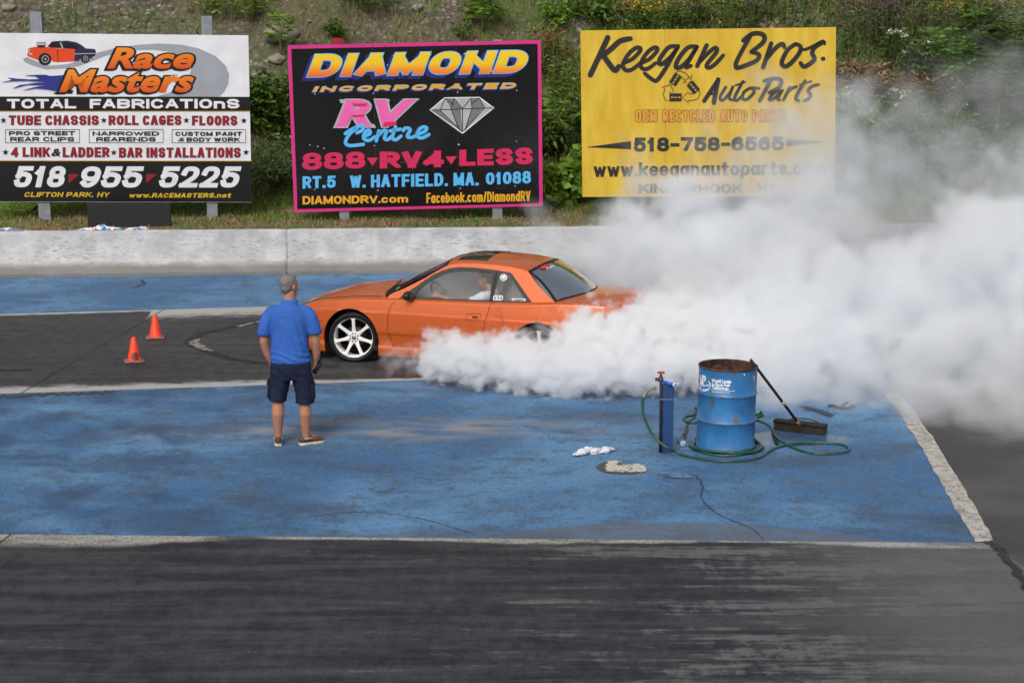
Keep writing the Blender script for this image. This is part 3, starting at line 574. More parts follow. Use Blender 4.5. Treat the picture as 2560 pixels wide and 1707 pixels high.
# flames
F_ = [(452, 490), (452, 520), (452, 590), (380, 600), (300, 585), (230, 580), (145, 592), (220, 572), (290, 560), (180, 556), (80, 580), (130, 556), (220, 544), (300, 540), (180, 530), (90, 532), (8, 538), (80, 524), (50, 508), (120, 516), (190, 520), (255, 518), (230, 500), (160, 494), (230, 490), (300, 490), (330, 498)]
b.poly('flame_edge', [(x + 3, y + 6) for x, y in F_], .0045); b.poly('flame', F_, .0075)
# race masters
for body, box, sh in (('Race', (700, 312, 1268, 452), .32), ('Masters', (385, 455, 1268, 606), .32)):
    b.sub = body; b.text('ink', body, box, .036, sh, .010, 1.05, edge=.05); b.text('ink', body, box, .036, sh, .012, 1.05, edge=.03, shift=(-13, 8)); b.text('fire', body, box, .036, sh, .015, 1.05)
b.sub = ''
b.poly('ink', [(345, 614), (385, 590), (480, 590), (470, 614)], .008)
b.block('white', 'TOTAL  FABRICATIOnS', (45, 648, 1565, 710), 21, 15, .5)
b.block('red_edge', 'TUBE CHASSIS', (58, 756, 645, 818), 17, 12.5, .46, edge=1.2); b.block('red', 'TUBE CHASSIS', (58, 756, 645, 818), 17, 12.5, .46, lift=.0095)
b.block('red_edge', 'ROLL CAGES', (710, 756, 1185, 818), 17, 12.5, .46, edge=1.2); b.block('red', 'ROLL CAGES', (710, 756, 1185, 818), 17, 12.5, .46, lift=.0095)
b.block('red_edge', 'FLOORS', (1255, 758, 1550, 820), 17, 12.5, .46, edge=1.2); b.block('red', 'FLOORS', (1255, 758, 1550, 820), 17, 12.5, .46, lift=.0095)
b.block('red_edge', '4 LINK', (72, 964, 326, 1026), 17, 12.5, .46, edge=1.2); b.block('red', '4 LINK', (72, 964, 326, 1026), 17, 12.5, .46, lift=.0095); b.text('ink', '&', (336, 972, 398, 1022), .03, .2, .009)
b.block('red_edge', 'LADDER', (410, 964, 714, 1028), 17, 12.5, .46, edge=1.2); b.block('red', 'LADDER', (410, 964, 714, 1028), 17, 12.5, .46, lift=.0095)
b.block('red_edge', 'BAR INSTALLATIONS', (778, 966, 1572, 1030), 17, 12.5, .46, edge=1.2); b.block('red', 'BAR INSTALLATIONS', (778, 966, 1572, 1030), 17, 12.5, .46, lift=.0095)
def star(key, cx, cy, r): b.sub = 'star%d%d' % (cx, cy); b.poly(key, [(cx + r * (1 if i % 2 == 0 else .42) * math.sin(math.pi * i / 5), cy - r * (1 if i % 2 == 0 else .42) * math.cos(math.pi * i / 5)) for i in range(10)], .007)
for x, y in ((22, 788), (678, 788), (1217, 788), (1593, 790), (36, 996), (743, 998), (1607, 996)): star('star', x, y, 22)
b.sub = ''
for (x0, x1, a, c_) in ((34, 521, ('PRO STREET', (58, 858, 490, 886)), ('REAR CLIPS', (66, 896, 486, 926))), (581, 1067, ('NARROWED', (604, 860, 1040, 888)), ('REARENDS', (628, 897, 1018, 926))), (1122, 1607, ('CUSTOM PAINT', (1145, 862, 1582, 890)), ('BODY WORK', (1218, 899, 1566, 928)))):
    b.rect_line('ink', x0, 846, x1, 936, 3.5, .006); b.block('ink', a[0], a[1], 11, 7, .4); b.block('ink', c_[0], c_[1], 11, 7, .4)
b.text('ink', '&', (1164, 900, 1206, 926), .02, .2, .006)
for s_, bx in (('518', (82, 1086, 442, 1224)), ('955', (512, 1088, 946, 1226)), ('5225', (1030, 1088, 1582, 1226))): b.block('white', s_, bx, 38, 30, .28, 30)
b.poly('red', [(447, 1138), (520, 1138), (447, 1198)], .007); b.poly('red', [(955, 1138), (1026, 1138), (955, 1198)], .007)
b.block('gold', 'CLIFTON PARK, NY', (156, 1256, 720, 1288), 10, 7, .5, 9); b.block('gold', 'www.RACEMASTERS.net', (840, 1262, 1515, 1292), 10, 7, .5, 9)
# painted hot rod
b.poly('hot_red', [(182, 318), (225, 308), (300, 308), (330, 312), (375, 318), (490, 322), (485, 402), (380, 408), (345, 405), (320, 372), (285, 360), (255, 378), (250, 395), (188, 372), (176, 362), (182, 345)], .006)
b.poly('navy', [(372, 270), (440, 268), (500, 278), (535, 298), (560, 318), (620, 322), (628, 345), (615, 382), (585, 384), (560, 368), (530, 378), (515, 400), (485, 402), (490, 322), (330, 312), (310, 305), (340, 272)], .0055)
b.poly('ink', [(318, 304), (345, 274), (388, 276), (398, 314), (330, 310)], .0085); b.poly('ink', [(420, 280), (470, 284), (500, 300), (512, 318), (420, 316)], .0085)
b.poly('silver', [(390, 278), (398, 278), (414, 318), (404, 318)], .0088); b.poly('silver', [(488, 352), (625, 348), (626, 353), (488, 357)], .0088); b.poly('silver', [(605, 372), (628, 372), (624, 384), (606, 384)], .0088)
for cx, cy, r in ((293, 388, 42), (556, 384, 30)): b.disc('ink', (cx, cy), (r, r * .95), .0095); b.disc('silver', (cx + 3, cy), (r * .56, r * .6), .012); b.ring('ink', (cx + 3, cy), (r * .45, r * .48), (r * .15, r * .2), .0135, n=14)
b.poly('silver', [(240, 278), (298, 278), (298, 300), (240, 300)], .006); b.rect_line('ink', 240, 278, 298, 300, 3, .0085); b.poly('ink', [(248, 300), (292, 300), (296, 312), (242, 312)], .0088); b.poly('silver', [(190, 346), (212, 350), (212, 362), (190, 358)], .0088); b.poly('silver', [(184, 322), (194, 316), (196, 340), (187, 340)], .0088)
b.poly('ink', [(374, 320), (378, 320), (380, 406), (376, 406)], .0088)
b.flush(base, dict(star=P_BLACK, black=P_BLACK, trim=P_GOLD, grey=P_GREY, flame=P_BLUE, flame_edge=P_GREY, ink=P_BLACK, fire=P_FIRE, white=P_WHITE, red=P_RED, red_edge=P_NAVY, gold=P_GOLD, hot_red=P_ORANGE, navy=P_NAVY, silver=P_SILVER),
        dict(star='star', black='band', trim='trim', grey='swoosh', flame='flame_emblem', flame_edge='flame_shadow', hot_red='painted_car', navy='painted_car', silver='painted_car'))

# ---------------------------------------------------------------- black and pink motorhome sign
t = NT('sign gloss black'); t.set(lin((20, 20, 23)), .16, spec=.5); M_GLOSS = t.mat
base, b = billboard('black billboard with a pink border and a cut diamond', [(117, 163), (2027, 124), (2041, 1372), (168, 1420)], z2, 32.6, P_PINK)
t_red = plain('red reflector', lin((150, 26, 30)), .4)
post(base, b, 497, 120, 548, 1480, 76); post(base, b, 1700, 118, 1698, 1430, 74)
cap = MB().add([b.at(x, y, .0) for x, y in ((456, 108), (536, 108), (536, 152), (456, 152))] + [b.at(x, y, -.04) for x, y in ((456, 108), (536, 108), (536, 152), (456, 152))], [(3, 2, 1, 0), (0, 1, 5, 4), (1, 2, 6, 5), (2, 3, 7, 6), (3, 0, 4, 7), (4, 5, 6, 7)]).build('post_cap', t_red, base, smooth=False); cap.matrix_parent_inverse = base.matrix_world.inverted()
b.poly('black', [(145, 190), (2002, 151), (2014, 1352), (192, 1396)], .004)
bx = (262, 232, 402, 1955, 198, 368)
b.sub = 'd'; a_ = (78, 46, .30, 62); b.block('deep', 'DIAMOND', bx, *a_, lift=.0045, edge=8, shift=(-30, 22)); b.block('deep', 'DIAMOND', bx, *a_, lift=.0065, edge=8, shift=(-15, 11)); b.block('sky', 'DIAMOND', bx, *a_, lift=.009, edge=6); b.block('sun', 'DIAMOND', bx, *a_, lift=.012); b.sub = ''
bx = (305, 474, 514, 1850, 444, 488)
a_ = (28, 13, 1.0, 22); b.block('deep', 'INCORPORATED', bx, *a_, lift=.0045, edge=6, shift=(-6, 6)); b.block('sky', 'INCORPORATED', bx, *a_, lift=.0075, edge=2.5); b.block('amber', 'INCORPORATED', bx, *a_, lift=.0105)
bx = (480, 574, 778, 1085, 572, 774)
b.text('silver', 'RV', bx, .05, .26, .006, 1.08, edge=.035); b.text('pink', 'RV', bx, .05, .26, .009, 1.08)
for q in ([(505, 570), (600, 570), (600, 590), (520, 600)], [(795, 572), (890, 570), (880, 596), (800, 600)], [(1000, 570), (1115, 566), (1080, 590), (1010, 594)], [(458, 786), (480, 748), (580, 748), (572, 786)], [(690, 784), (680, 750), (770, 756), (786, 784)]): b.poly('silver', q, .0058)
for q in ([(600, 690), (700, 684), (690, 700), (600, 704)], [(850, 740), (945, 736), (930, 770), (830, 776)], [(600, 600), (720, 602), (700, 624), (620, 622)]): b.poly('rose', q, .0115)
for pts in ([(552, 828), (600, 796), (668, 768), (694, 776), (672, 806), (640, 822)], [(646, 782), (590, 826), (556, 880), (562, 908), (600, 918), (690, 908)], [(690, 852), (738, 828), (732, 802), (702, 818), (690, 862), (728, 880), (775, 852)], [(806, 806), (786, 884)], [(792, 852), (838, 806), (862, 812), (848, 862), (872, 872), (905, 846)], [(932, 776), (908, 858), (936, 872), (972, 846)], [(890, 808), (968, 794)], [(990, 806), (1006, 786), (1042, 796), (1020, 848), (1055, 856), (1088, 840)], [(1098, 834), (1150, 812), (1166, 786), (1136, 778), (1104, 804), (1096, 846), (1130, 860), (1184, 834)]):
    b.stroke('sky', pts, 26, .014)
b.poly('white', [(1186, 650), (1300, 555), (1565, 551), (1676, 634), (1436, 830)], .006)
b.poly('silver', [(1198, 650), (1304, 562), (1562, 558), (1664, 634), (1436, 816)], .009)
for q in ([(1198, 650), (1265, 650), (1436, 816)], [(1350, 645), (1420, 640), (1436, 816), (1400, 790)], [(1505, 640), (1590, 636), (1450, 800)], [(1304, 562), (1372, 562), (1430, 640), (1350, 640)], [(1500, 560), (1562, 558), (1600, 634), (1510, 638)]): b.poly('dgrey', q, .0115)
for q in ([(1198, 650), (1664, 634)], [(1304, 562), (1270, 648)], [(1372, 562), (1350, 645)], [(1372, 562), (1436, 640)], [(1500, 560), (1436, 640)], [(1500, 560), (1508, 638)], [(1562, 558), (1606, 636)], [(1265, 650), (1436, 816)], [(1350, 646), (1412, 800)], [(1436, 640), (1436, 816)], [(1505, 640), (1458, 800)], [(1600, 636), (1446, 806)], [(1304, 562), (1372, 610)], [(1562, 558), (1500, 606)]): b.stroke('black', q, 5, .014, smooth=False)
b.block('rose', '888', (226, 974, 1104, 704, 962, 1088), 52, 29, .22); b.block('rose', 'RV4', (812, 964, 1090, 1296, 954, 1080), 56, 31, .22); b.block('rose', 'LESS', (1412, 950, 1072, 1968, 930, 1058), 52, 31, .24)
b.poly('rose', [(716, 1010), (800, 1008), (758, 1070)], .007); b.poly('rose', [(1308, 1000), (1394, 997), (1352, 1060)], .007)
b.block('sky', 'RT.5', (230, 1150, 1242, 480, 1144, 1234), 24, 19, .4); b.block('sky', 'W. HATFIELD, MA.', (588, 1142, 1236, 1558, 1118, 1218), 24, 19, .4); b.block('sky', '01088', (1612, 1122, 1212, 1952, 1108, 1202), 24, 18, .36)
b.block('amber', 'DIAMONDRV.com', (230, 1298, 1362, 1026, 1292, 1346), 17, 13, .36); b.block('amber', 'Facebook.com/DiamondRV', (1164, 1274, 1352, 1948, 1258, 1336), 12.5, 12, .36)
rnd = random.Random(8)
for x, y in ((285, 308), (322, 530), (765, 525), (772, 918), (1405, 910), (1412, 910), (1845, 502), (1842, 885), (286, 912), (345, 925), (392, 938), (320, 1248), (800, 1255), (1420, 1240), (1400, 515), (1832, 1222), (870, 310)): b.disc('white', (x, y), (4, 4), .006, 8)
for x0, y0, x1, y1 in ((757, 150, 795, 1410), (1388, 137, 1406, 1390)): b.stroke('seam', [(x0, y0), (x1, y1)], 2.5, .0045, smooth=False)
b.flush(base, dict(black=M_GLOSS, deep=P_DEEPBLUE, sky=P_SKY, sun=P_SUN, amber=P_AMBER, silver=P_SILVER, pink=P_PALEPINK, rose=P_ROSE, white=P_WHITE, dgrey=P_DGREY, seam=plain('sign seam', lin((44, 42, 48)), .7)),
        dict(black='face', white='diamond_emblem', dgrey='diamond_emblem', seam='seam'))

# ---------------------------------------------------------------- yellow parts-yard sign
t = NT('sign yellow'); p = t.coord('World'); c = t.mix(t.step(t.noise(t.coord('World', (2, 1, .5)), 2.2, 6), .3, .7), lin((200, 164, 44)), lin((218, 186, 66)))
c = t.mix(t.step(t.noise(t.coord('World', (6, 1, .7)), 3, 7, .7), .58, .8, 0, .4), c, lin((176, 142, 48))); t.set(c, .5, spec=.35); M_YEL = t.mat
base, b = billboard('yellow billboard of the auto parts yard with black brush script', [(160, 116), (2164, 90), (2155, 1412), (176, 1420)], z3, 32.9, M_YEL)
for x in (1150, 1900): post(base, b, x, 300, x, 1600, 62)
W_ = 46
for pts, wd in (([(375, 172), (238, 464)], 50), ([(552, 180), (470, 200), (400, 262), (322, 322)], 44), ([(336, 306), (382, 372), (430, 428), (462, 396)], 44), ([(498, 372), (572, 336), (632, 268), (604, 250), (545, 292), (494, 378), (512, 424), (560, 424), (628, 372)], 34), ([(636, 372), (706, 336), (764, 268), (738, 250), (680, 294), (632, 378), (650, 416), (694, 412), (748, 372)], 34),
                ([(906, 238), (850, 250), (790, 326), (776, 372), (806, 376), (872, 318), (926, 244)], 36), ([(926, 236), (852, 372), (776, 490), (738, 508), (664, 452)], 34), ([(1064, 240), (1000, 252), (930, 336), (908, 400), (944, 404), (1008, 346), (1074, 244)], 36), ([(1074, 244), (1000, 372), (990, 404), (1026, 392)], 34),
                ([(1150, 232), (1076, 394)], 40), ([(1092, 366), (1180, 276), (1222, 252), (1226, 286), (1152, 382), (1166, 408), (1216, 380), (1280, 310)], 34),
                ([(1436, 196), (1510, 142), (1590, 148), (1596, 204), (1500, 284)], 38), ([(1500, 284), (1560, 306), (1534, 356), (1400, 408), (1378, 388), (1398, 330), (1502, 140)], 36),
                ([(1656, 218), (1592, 408)], 40), ([(1618, 340), (1690, 254), (1742, 222), (1760, 248)], 36), ([(1846, 222), (1786, 268), (1740, 356), (1756, 398), (1806, 376), (1872, 298), (1886, 244), (1850, 222)], 36), ([(1880, 262), (1926, 264), (1990, 236), (2060, 200), (2076, 222)], 26), ([(2070, 206), (1996, 250), (1978, 296), (1996, 336), (1966, 372), (1912, 400), (1886, 370)], 36), ([(2060, 338), (2066, 338)], 38),
                ([(1242, 500), (1130, 668)], 38), ([(1240, 500), (1206, 682)], 42), ([(1166, 616), (1226, 606)], 22), ([(1300, 558), (1254, 640), (1276, 662), (1330, 606), (1354, 556)], 24), ([(1356, 556), (1326, 640), (1352, 662)], 24), ([(1434, 514), (1370, 640), (1388, 664), (1418, 636)], 26), ([(1376, 546), (1450, 520)], 18), ([(1490, 566), (1440, 602), (1432, 650), (1468, 654), (1522, 600), (1506, 566), (1560, 570)], 26),
                ([(1650, 508), (1566, 668)], 36), ([(1600, 512), (1680, 492), (1734, 508), (1718, 560), (1640, 604)], 32), ([(1726, 584), (1672, 612), (1638, 656), (1664, 658), (1720, 612), (1744, 584)], 24), ([(1744, 584), (1706, 652), (1726, 660)], 24), ([(1802, 560), (1752, 660)], 28), ([(1776, 612), (1818, 570), (1856, 556)], 24), ([(1922, 510), (1850, 640), (1872, 666)], 28), ([(1880, 544), (1970, 514)], 18), ([(2026, 540), (1972, 556), (1946, 592), (1966, 622), (1946, 652), (1914, 668)], 28)):
    X_ = min(q[0] for q in pts); b.sub = 'auto' if min(q[1] for q in pts) > 480 and X_ < 1545 and pts[0][1] > 495 else 'parts' if pts[0][1] > 495 and X_ >= 1545 else 'keegan' if X_ < 1300 else 'bros'; b.stroke('ink', pts, wd, .005, taper=.12)
b.sub = ''
# three little engines chasing arrows
for c_, a in (((905, 500), -58), ((1045, 562), 50), ((908, 640), 0)):
    ca, sa = math.cos(R(a)), math.sin(R(a)); rot = lambda x, y: (c_[0] + ca * x - sa * y, c_[1] + sa * x + ca * y)
    b.poly('ink', [rot(-46, -32), rot(46, -32), rot(46, 32), rot(-46, 32)], .006)
    for k in (-28, 0, 28): b.poly('yellow', [rot(k - 9, -5), rot(k + 9, -5), rot(k + 9, 5), rot(k - 9, 5)], .009)
for pts in ([(905, 446), (935, 434), (980, 446), (1012, 480), (1020, 496)], [(1034, 462), (1022, 524), (965, 528), (1008, 484)], [(868, 540), (892, 600), (862, 596), (860, 670), (826, 660), (808, 620), (822, 572), (800, 562), (868, 540)], [(1090, 585), (1098, 620), (1080, 650), (1046, 664), (1004, 664), (1008, 684), (958, 640), (1004, 600), (1018, 612), (1040, 612)], [(945, 476), (985, 510), (968, 528)]): b.stroke('ink', pts, 6, .0055, smooth=False)
for s_, x0, x1 in (('OEM', 590, 760), ('RECYCLED', 805, 1212), ('AUTO', 1256, 1468), ('PARTS', 1508, 1774)): b.block('ink', s_, (x0, 738, x1, 832), 19, 17, .5, lift=.005, edge=3.2); b.block('peach', s_, (x0, 738, x1, 832), 19, 17, .5, lift=.0085)
b.block('ink', '518-758-6565', (578, 955, 1066, 1756, 945, 1054), 32, 27, .3, lift=.005); b.poly('ink', [(200, 1030), (556, 982), (558, 1046)], .005); b.poly('ink', [(1775, 966), (2086, 988), (1775, 1024)], .005)
b.block('ink', 'www.keeganautoparts.com', (264, 1152, 1290, 2090, 1136, 1270), 24, 18, .42, lift=.005, desc=True); b.block('ink', 'KINDERHOOK', (616, 1316, 1432, 1392), 23, 18, .34, lift=.005); b.block('ink', 'NY', (1548, 1312, 1704, 1386), 23, 18, .34, lift=.005)
for x in (822, 1490): b.stroke('seam', [(x, 106), (x + 3, 1414)], 2.2, .0035, smooth=False)
b.flush(base, dict(ink=P_INK, yellow=P_GOLD, peach=P_PEACH, seam=plain('seam grime', lin((150, 120, 40)), .7)), dict(seam='seam', yellow='engine_emblem'))
# ================================================================ THE ORANGE CAR
t = NT('orange pearl paint'); p = t.coord(); PZ = t.n('ShaderNodeSeparateXYZ'); t.l(p, PZ.inputs[0])
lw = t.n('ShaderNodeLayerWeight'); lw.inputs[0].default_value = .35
fl = t.noise(p, 160, 2)
c = t.mix(t.step(fl, .3, .7), lin((198, 86, 28)), lin((208, 98, 38)))
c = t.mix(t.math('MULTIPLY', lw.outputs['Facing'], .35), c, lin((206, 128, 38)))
c = t.mix(t.step(t.noise(p, 2.3, 6), .52, .8, 0, .3), c, lin((190, 92, 44))); c = t.mix(t.math('MULTIPLY', t.step(t.noise(p, 16, 7, .7), .45, .75), t.step(PZ.outputs[2], .55, .12, 0, .55)), c, lin((130, 84, 56)))
t.set(c, .34, .25, .5, .55); M_PAINT = t.mat
M_TRIM = plain('black trim', lin((28, 28, 30)), .5); M_DARK = plain('dark underside', lin((14, 14, 15)), .8); M_TYRE = plain('tyre rubber', lin((30, 30, 31)), .75, 0, .2, 20)
M_RIM = plain('white wheel paint', lin((236, 236, 236)), .35, 0, .03); M_STEEL = plain('bright steel', lin((150, 150, 154)), .35, .8); M_SEAT = plain('dark seat cloth', lin((34, 34, 38)), .9)
M_TAIL = plain('tail lamp red', lin((110, 10, 14)), .15); M_STICK = plain('white sticker', lin((222, 224, 226)), .5); M_STICKRED = plain('red sticker', lin((206, 60, 50)), .5); M_GREENS = plain('green sticker', lin((30, 180, 110)), .5)
def glass(name, tint, k):
    t = NT(name); t.t.nodes.remove(t.b); tr = t.n('ShaderNodeBsdfTransparent'); tr.inputs[0].default_value = (*tint, 1); gl = t.n('ShaderNodeBsdfGlossy'); gl.inputs['Roughness'].default_value = .05; fr = t.n('ShaderNodeFresnel'); fr.inputs[0].default_value = 1.5
    m = t.n('ShaderNodeMixShader'); f = t.math('MULTIPLY_ADD', fr.outputs[0], 1.0, k, True); t.l(f, m.inputs[0]); t.l(tr.outputs[0], m.inputs[1]); t.l(gl.outputs[0], m.inputs[2]); t.l(m.outputs[0], t.out.inputs['Surface']); return t.mat
M_GLASS = glass('side glass', (.90, .93, .93), .06); M_GLASS2 = glass('rear glass', (.90, .94, .95), .26)
CAR_YAW = R(-20); CAR_O = Vector((-1.756, 23.102, 0))
car = empty('car', CAR_O, CAR_YAW); tag(car, 'orange two door coupe doing a burnout in its own tyre smoke', 'car')
UF, UR, ARF, ARR = .03, 2.50, .372, .350
W_u = ([-.94, -.90, -.84, -.74, -.6, -.4, -.15, .2, .8, 1.6, 2.4, 2.8, 3.1, 3.3, 3.44, 3.53, 3.58], [.36, .50, .62, .70, .755, .80, .828, .835, .832, .835, .845, .838, .815, .775, .70, .58, .44])
ZS = ([-.94, -.86, -.75, -.6, -.3, .08, .54, 1.2, 1.9, 2.4, 2.7, 3.0, 3.3, 3.45, 3.58], [.50, .585, .645, .703, .772, .818, .836, .846, .858, .880, .902, .908, .898, .885, .86])
ZC = ([-.94, -.86, -.75, -.6, -.28, .05, .45, .7, 2.5, 2.8, 3.0, 3.3, 3.48, 3.58], [.52, .625, .70, .755, .845, .895, .925, .93, .955, .955, .955, .955, .955, .93])
def w_at(u): return lerp(*W_u, u)
def side_in(z, zs):                     # how far the flank stands in from the widest line, by height
    return lerp([.10, .125, .19, .238, .247, .256, .30, .378, .388, .396, .43, .56, .655, .662, .70, .78, .9], [.05, .012, .000, .004, .012, .026, .022, .012, .010, .004, .000, .000, .004, .010, .016, .034, .07], z)
def arch_z(u):
    for c_, r_ in ((UF, ARF), (UR, ARR)):
        if abs(u - c_) < r_ - 1e-6: return .315 + math.sqrt(r_ * r_ - (u - c_) ** 2)
        if abs(abs(u - c_) - r_) < 2e-3 and abs(u - c_) <= r_: return .315
    return 0
us = sorted(set([round(x, 4) for x in list(np.linspace(-.94, -.5, 18)) + list(np.linspace(-.5, 3.3, 96)) + list(np.linspace(3.3, 3.58, 18)) + [UF + ARF * math.cos(a) for a in np.linspace(0, math.pi, 41)] + [UR + ARR * math.cos(a) for a in np.linspace(0, math.pi, 41)] + [UF - ARF - .002, UF + ARF + .002, UR - ARR - .002, UR + ARR + .002, .45, 2.68]]))
zrows = [.11, .125, .16, .20, .238, .247, .256, .30, .34, .378, .388, .396, .43, .48, .53, .58, .62, .655, .662, .69, .73, .77]
def flank(u, z): return w_at(u) - side_in(z, 0) - (.03 * max(0, (u - 2.8) / .7) if z < .3 else 0)
def section(u):
    w, zs, zc = w_at(u), lerp(*ZS, u), lerp(*ZC, u); za = arch_z(u); zt = zs - .045
    low = .11 + (.05 if u < -.6 else 0) + max(0, (u - 3.0)) * .15
    pts = []
    for z in zrows:
        z2 = min(max(z, low, za), zt); pts.append((-(flank(u, z2)), z2))
    y0 = flank(u, zt); r = .05
    for a in (0, 18, 36, 54, 72, 90): pts.append((-(y0 - r * (1 - math.cos(R(a)))), zt + .045 * math.sin(R(a))))
    ye = y0 - r
    for k in (.06, .14, .25, .4, .55, .7, .85, 1): pts.append((-(ye * (1 - k)), zs + (zc - zs) * (1 - (1 - k) ** 2.3)))
    return pts
S = [section(u) for u in us]; full = []
for u, s_ in zip(us, S): full.append([(u, y, z) for y, z in s_] + [(u, -y, z) for y, z in s_[-2::-1]])
N = len(full[0]); parts = {}
DOOR = [(.666, .90), (.60, .79), (.568, .735), (.54, .618), (.547, .426), (.597, .247), (1.745, .247), (1.775, .40), (1.83, .657), (1.875, .83), (1.885, .90)]
def inside(u, z, poly):
    c_ = False
    for i in range(len(poly)):
        (a, b_), (d, e) = poly[i], poly[i - 1]
        if (b_ > z) != (e > z) and u < (d - a) * (z - b_) / (e - b_) + a: c_ = not c_
    return c_
for i in range(len(us) - 1):
    for k in range(N - 1):
        q = [full[i][k], full[i + 1][k], full[i + 1][k + 1], full[i][k + 1]]; m = [sum(v[j] for v in q) / 4 for j in range(3)]; u, y, z = m
        top = 27 <= k < N - 28; zs = lerp(*ZS, u)
        if len({(round(v[0], 5), round(v[1], 5), round(v[2], 5)) for v in q}) < 3: continue
        if .47 < u < 2.66 and abs(y) < .695 and top: continue                     # open cabin
        if inside(u, z, DOOR) and abs(y) > .69: key = 'door_l' if y < 0 else 'door_r'
        elif u < -.66 and .545 + .25 * max(0, -.78 - u) < z < .655 and .26 < abs(y) and not (u > -.70 and abs(y) < .5): key = 'head_l' if y < 0 else 'head_r'
        elif u < -.80 and .20 < z < .36 and abs(y) < .62 and abs(y) > .02: key = 'grille'
        elif top and u < .47 and abs(y) < w_at(u) - .10 and u > -.82: key = 'hood'
        elif top and u > 2.66 and abs(y) < .66 and u < 3.5: key = 'trunk_lid'
        elif u > 3.22 and .62 + .35 * max(0, 3.42 - u) < z < .80 and u > 3.26 and abs(y) > .05: key = 'tail_l' if y < 0 else 'tail_r'
        else: key = 'body'
        parts.setdefault(key, MB()).add(q, [(0, 1, 2, 3)])
for i in (0, len(us) - 1):                                                        # nose and tail ends
    r_ = full[i]; c_ = [(us[i] + (.02 if i else -.02), 0, z) for (_, _, z) in r_[:N // 2 + 1]]
    h = N // 2
    for k in range(h): parts['body'].add([r_[k], r_[k + 1], r_[N - 2 - k], r_[N - 1 - k]], [(0, 1, 2, 3)])
# greenhouse flank (slopes inward as it rises)
def yg(z): return .745 - .447 * (z - .82)
def ring_pts(pts, off=0.0, sgn=-1): return [(u, sgn * (yg(z) + off), z) for u, z in pts]
GH = [(.50, .835), (.515, .872), (.60, .915), (.687, .951), (.82, 1.02), (.95, 1.089), (1.08, 1.17), (1.216, 1.246), (1.30, 1.272), (1.40, 1.286), (1.6, 1.293), (1.84, 1.289), (2.05, 1.273), (2.2, 1.252), (2.278, 1.234), (2.33, 1.182), (2.383, 1.125), (2.45, 1.067), (2.519, 1.009), (2.60, .95), (2.675, .90), (2.70, .86), (2.4, .845), (1.6, .82), (.8, .81)]
FR = [(.651, .842), (.75, .91), (.847, .977), (.95, 1.06), (1.063, 1.14), (1.16, 1.187), (1.252, 1.22), (1.369, 1.240), (1.55, 1.245), (1.732, 1.238), (1.91, 1.224), (2.06, 1.207), (2.085, 1.19), (2.24, 1.03), (2.385, .885), (2.38, .870), (1.86, .852), (1.2, .838)]
def shrink(P, d):
    cx = sum(p[0] for p in P) / len(P); cz = sum(p[1] for p in P) / len(P); return [(u - d * np.sign(u - cx) * min(1, abs(u - cx) * 3), z - d * np.sign(z - cz)) for u, z in P]
DG = spline([(.885, .866), (.880, .930), (.94, .99), (1.02, 1.052), (1.184, 1.145), (1.28, 1.176), (1.378, 1.194), (1.617, 1.203), (1.800, 1.200)], 3) + [(1.822, 1.19), (1.843, .885), (1.835, .876), (1.3, .864)]
QG = [(1.905, 1.165), (1.928, 1.182), (2.035, 1.184), (2.055, 1.176), (2.30, .902), (2.296, .892), (1.89, .876), (1.878, .884)]
for sg in (-1, 1):
    parts['body'].poly(ring_pts(GH, 0, sg), [ring_pts(shrink(FR, .02), 0, sg)])
    parts.setdefault('window_frame', MB()).poly(ring_pts(FR, .005, sg), [ring_pts(DG, .005, sg), ring_pts(QG, .005, sg)])
    wf = parts['window_frame']; A = ring_pts(FR, .005, sg); B = ring_pts(FR, -.03, sg); wf.grid([A + A[:1], B + B[:1]])
    for hole in (DG, QG): A = ring_pts(hole, .005, sg); B = ring_pts(hole, -.025, sg); wf.grid([A + A[:1], B + B[:1]])
    e = ring_pts([(1.852, .872), (1.875, 1.21)], .008, sg); wf.limb(e, .012, 6)
# roof
rail = [q for q in GH if q[0] >= 1.2 and q[1] > 1.22]; rail = sorted(rail)
ru = [q[0] for q in rail]; rz_ = [q[1] for q in rail]; rows = []
for v in np.linspace(0, 1, 19):
    u0 = 1.216; row = []
    yv = math.cos(math.pi * v)              # -> 1..-1
    for k in np.linspace(0, 1, 22):
        u = 1.216 + (2.278 - 1.216) * k; bow = (1 - yv * yv); uu = u - .055 * bow * (1 - k) + .07 * bow * k
        zr = lerp(ru, rz_, u); ye = yg(zr); crown = lerp([0, .2, .5, .8, 1], [.050, .056, .052, .056, .050], k)
        row.append((uu, -ye * yv, zr + crown * (1 - abs(yv) ** 2.4)))
    rows.append(row)
SUN = lambda u, y: 1.30 < u < 1.70 and abs(y) < .40
for i in range(18):
    for k in range(21):
        q = [rows[i][k], rows[i + 1][k], rows[i + 1][k + 1], rows[i][k + 1]]; u = sum(v[0] for v in q) / 4; y = sum(v[1] for v in q) / 4
        parts.setdefault('roof', MB()).add(q, [(0, 1, 2, 3)])
sun_m = MB(); zroof = lambda u, y: lerp(ru, rz_, u) + .053 * (1 - (abs(y) / .54) ** 2.4)
us2 = np.linspace(1.31, 1.70, 9); vs2 = np.linspace(-.41, .41, 13)
sun_m.grid([[(u - .03 * (1 - (y / .41) ** 2) + .012 * abs(y), y, zroof(u, y) + .007) for u in us2] for y in vs2])
edge_ = [(us2[0], y) for y in vs2] + [(u, vs2[-1]) for u in us2] + [(us2[-1], y) for y in vs2[::-1]] + [(u, vs2[0]) for u in us2[::-1]]
sun_m.grid([[(u - .03 * (1 - (y / .41) ** 2) + .012 * abs(y), y, zroof(u, y) + d) for u, y in edge_] for d in (.007, -.01)])
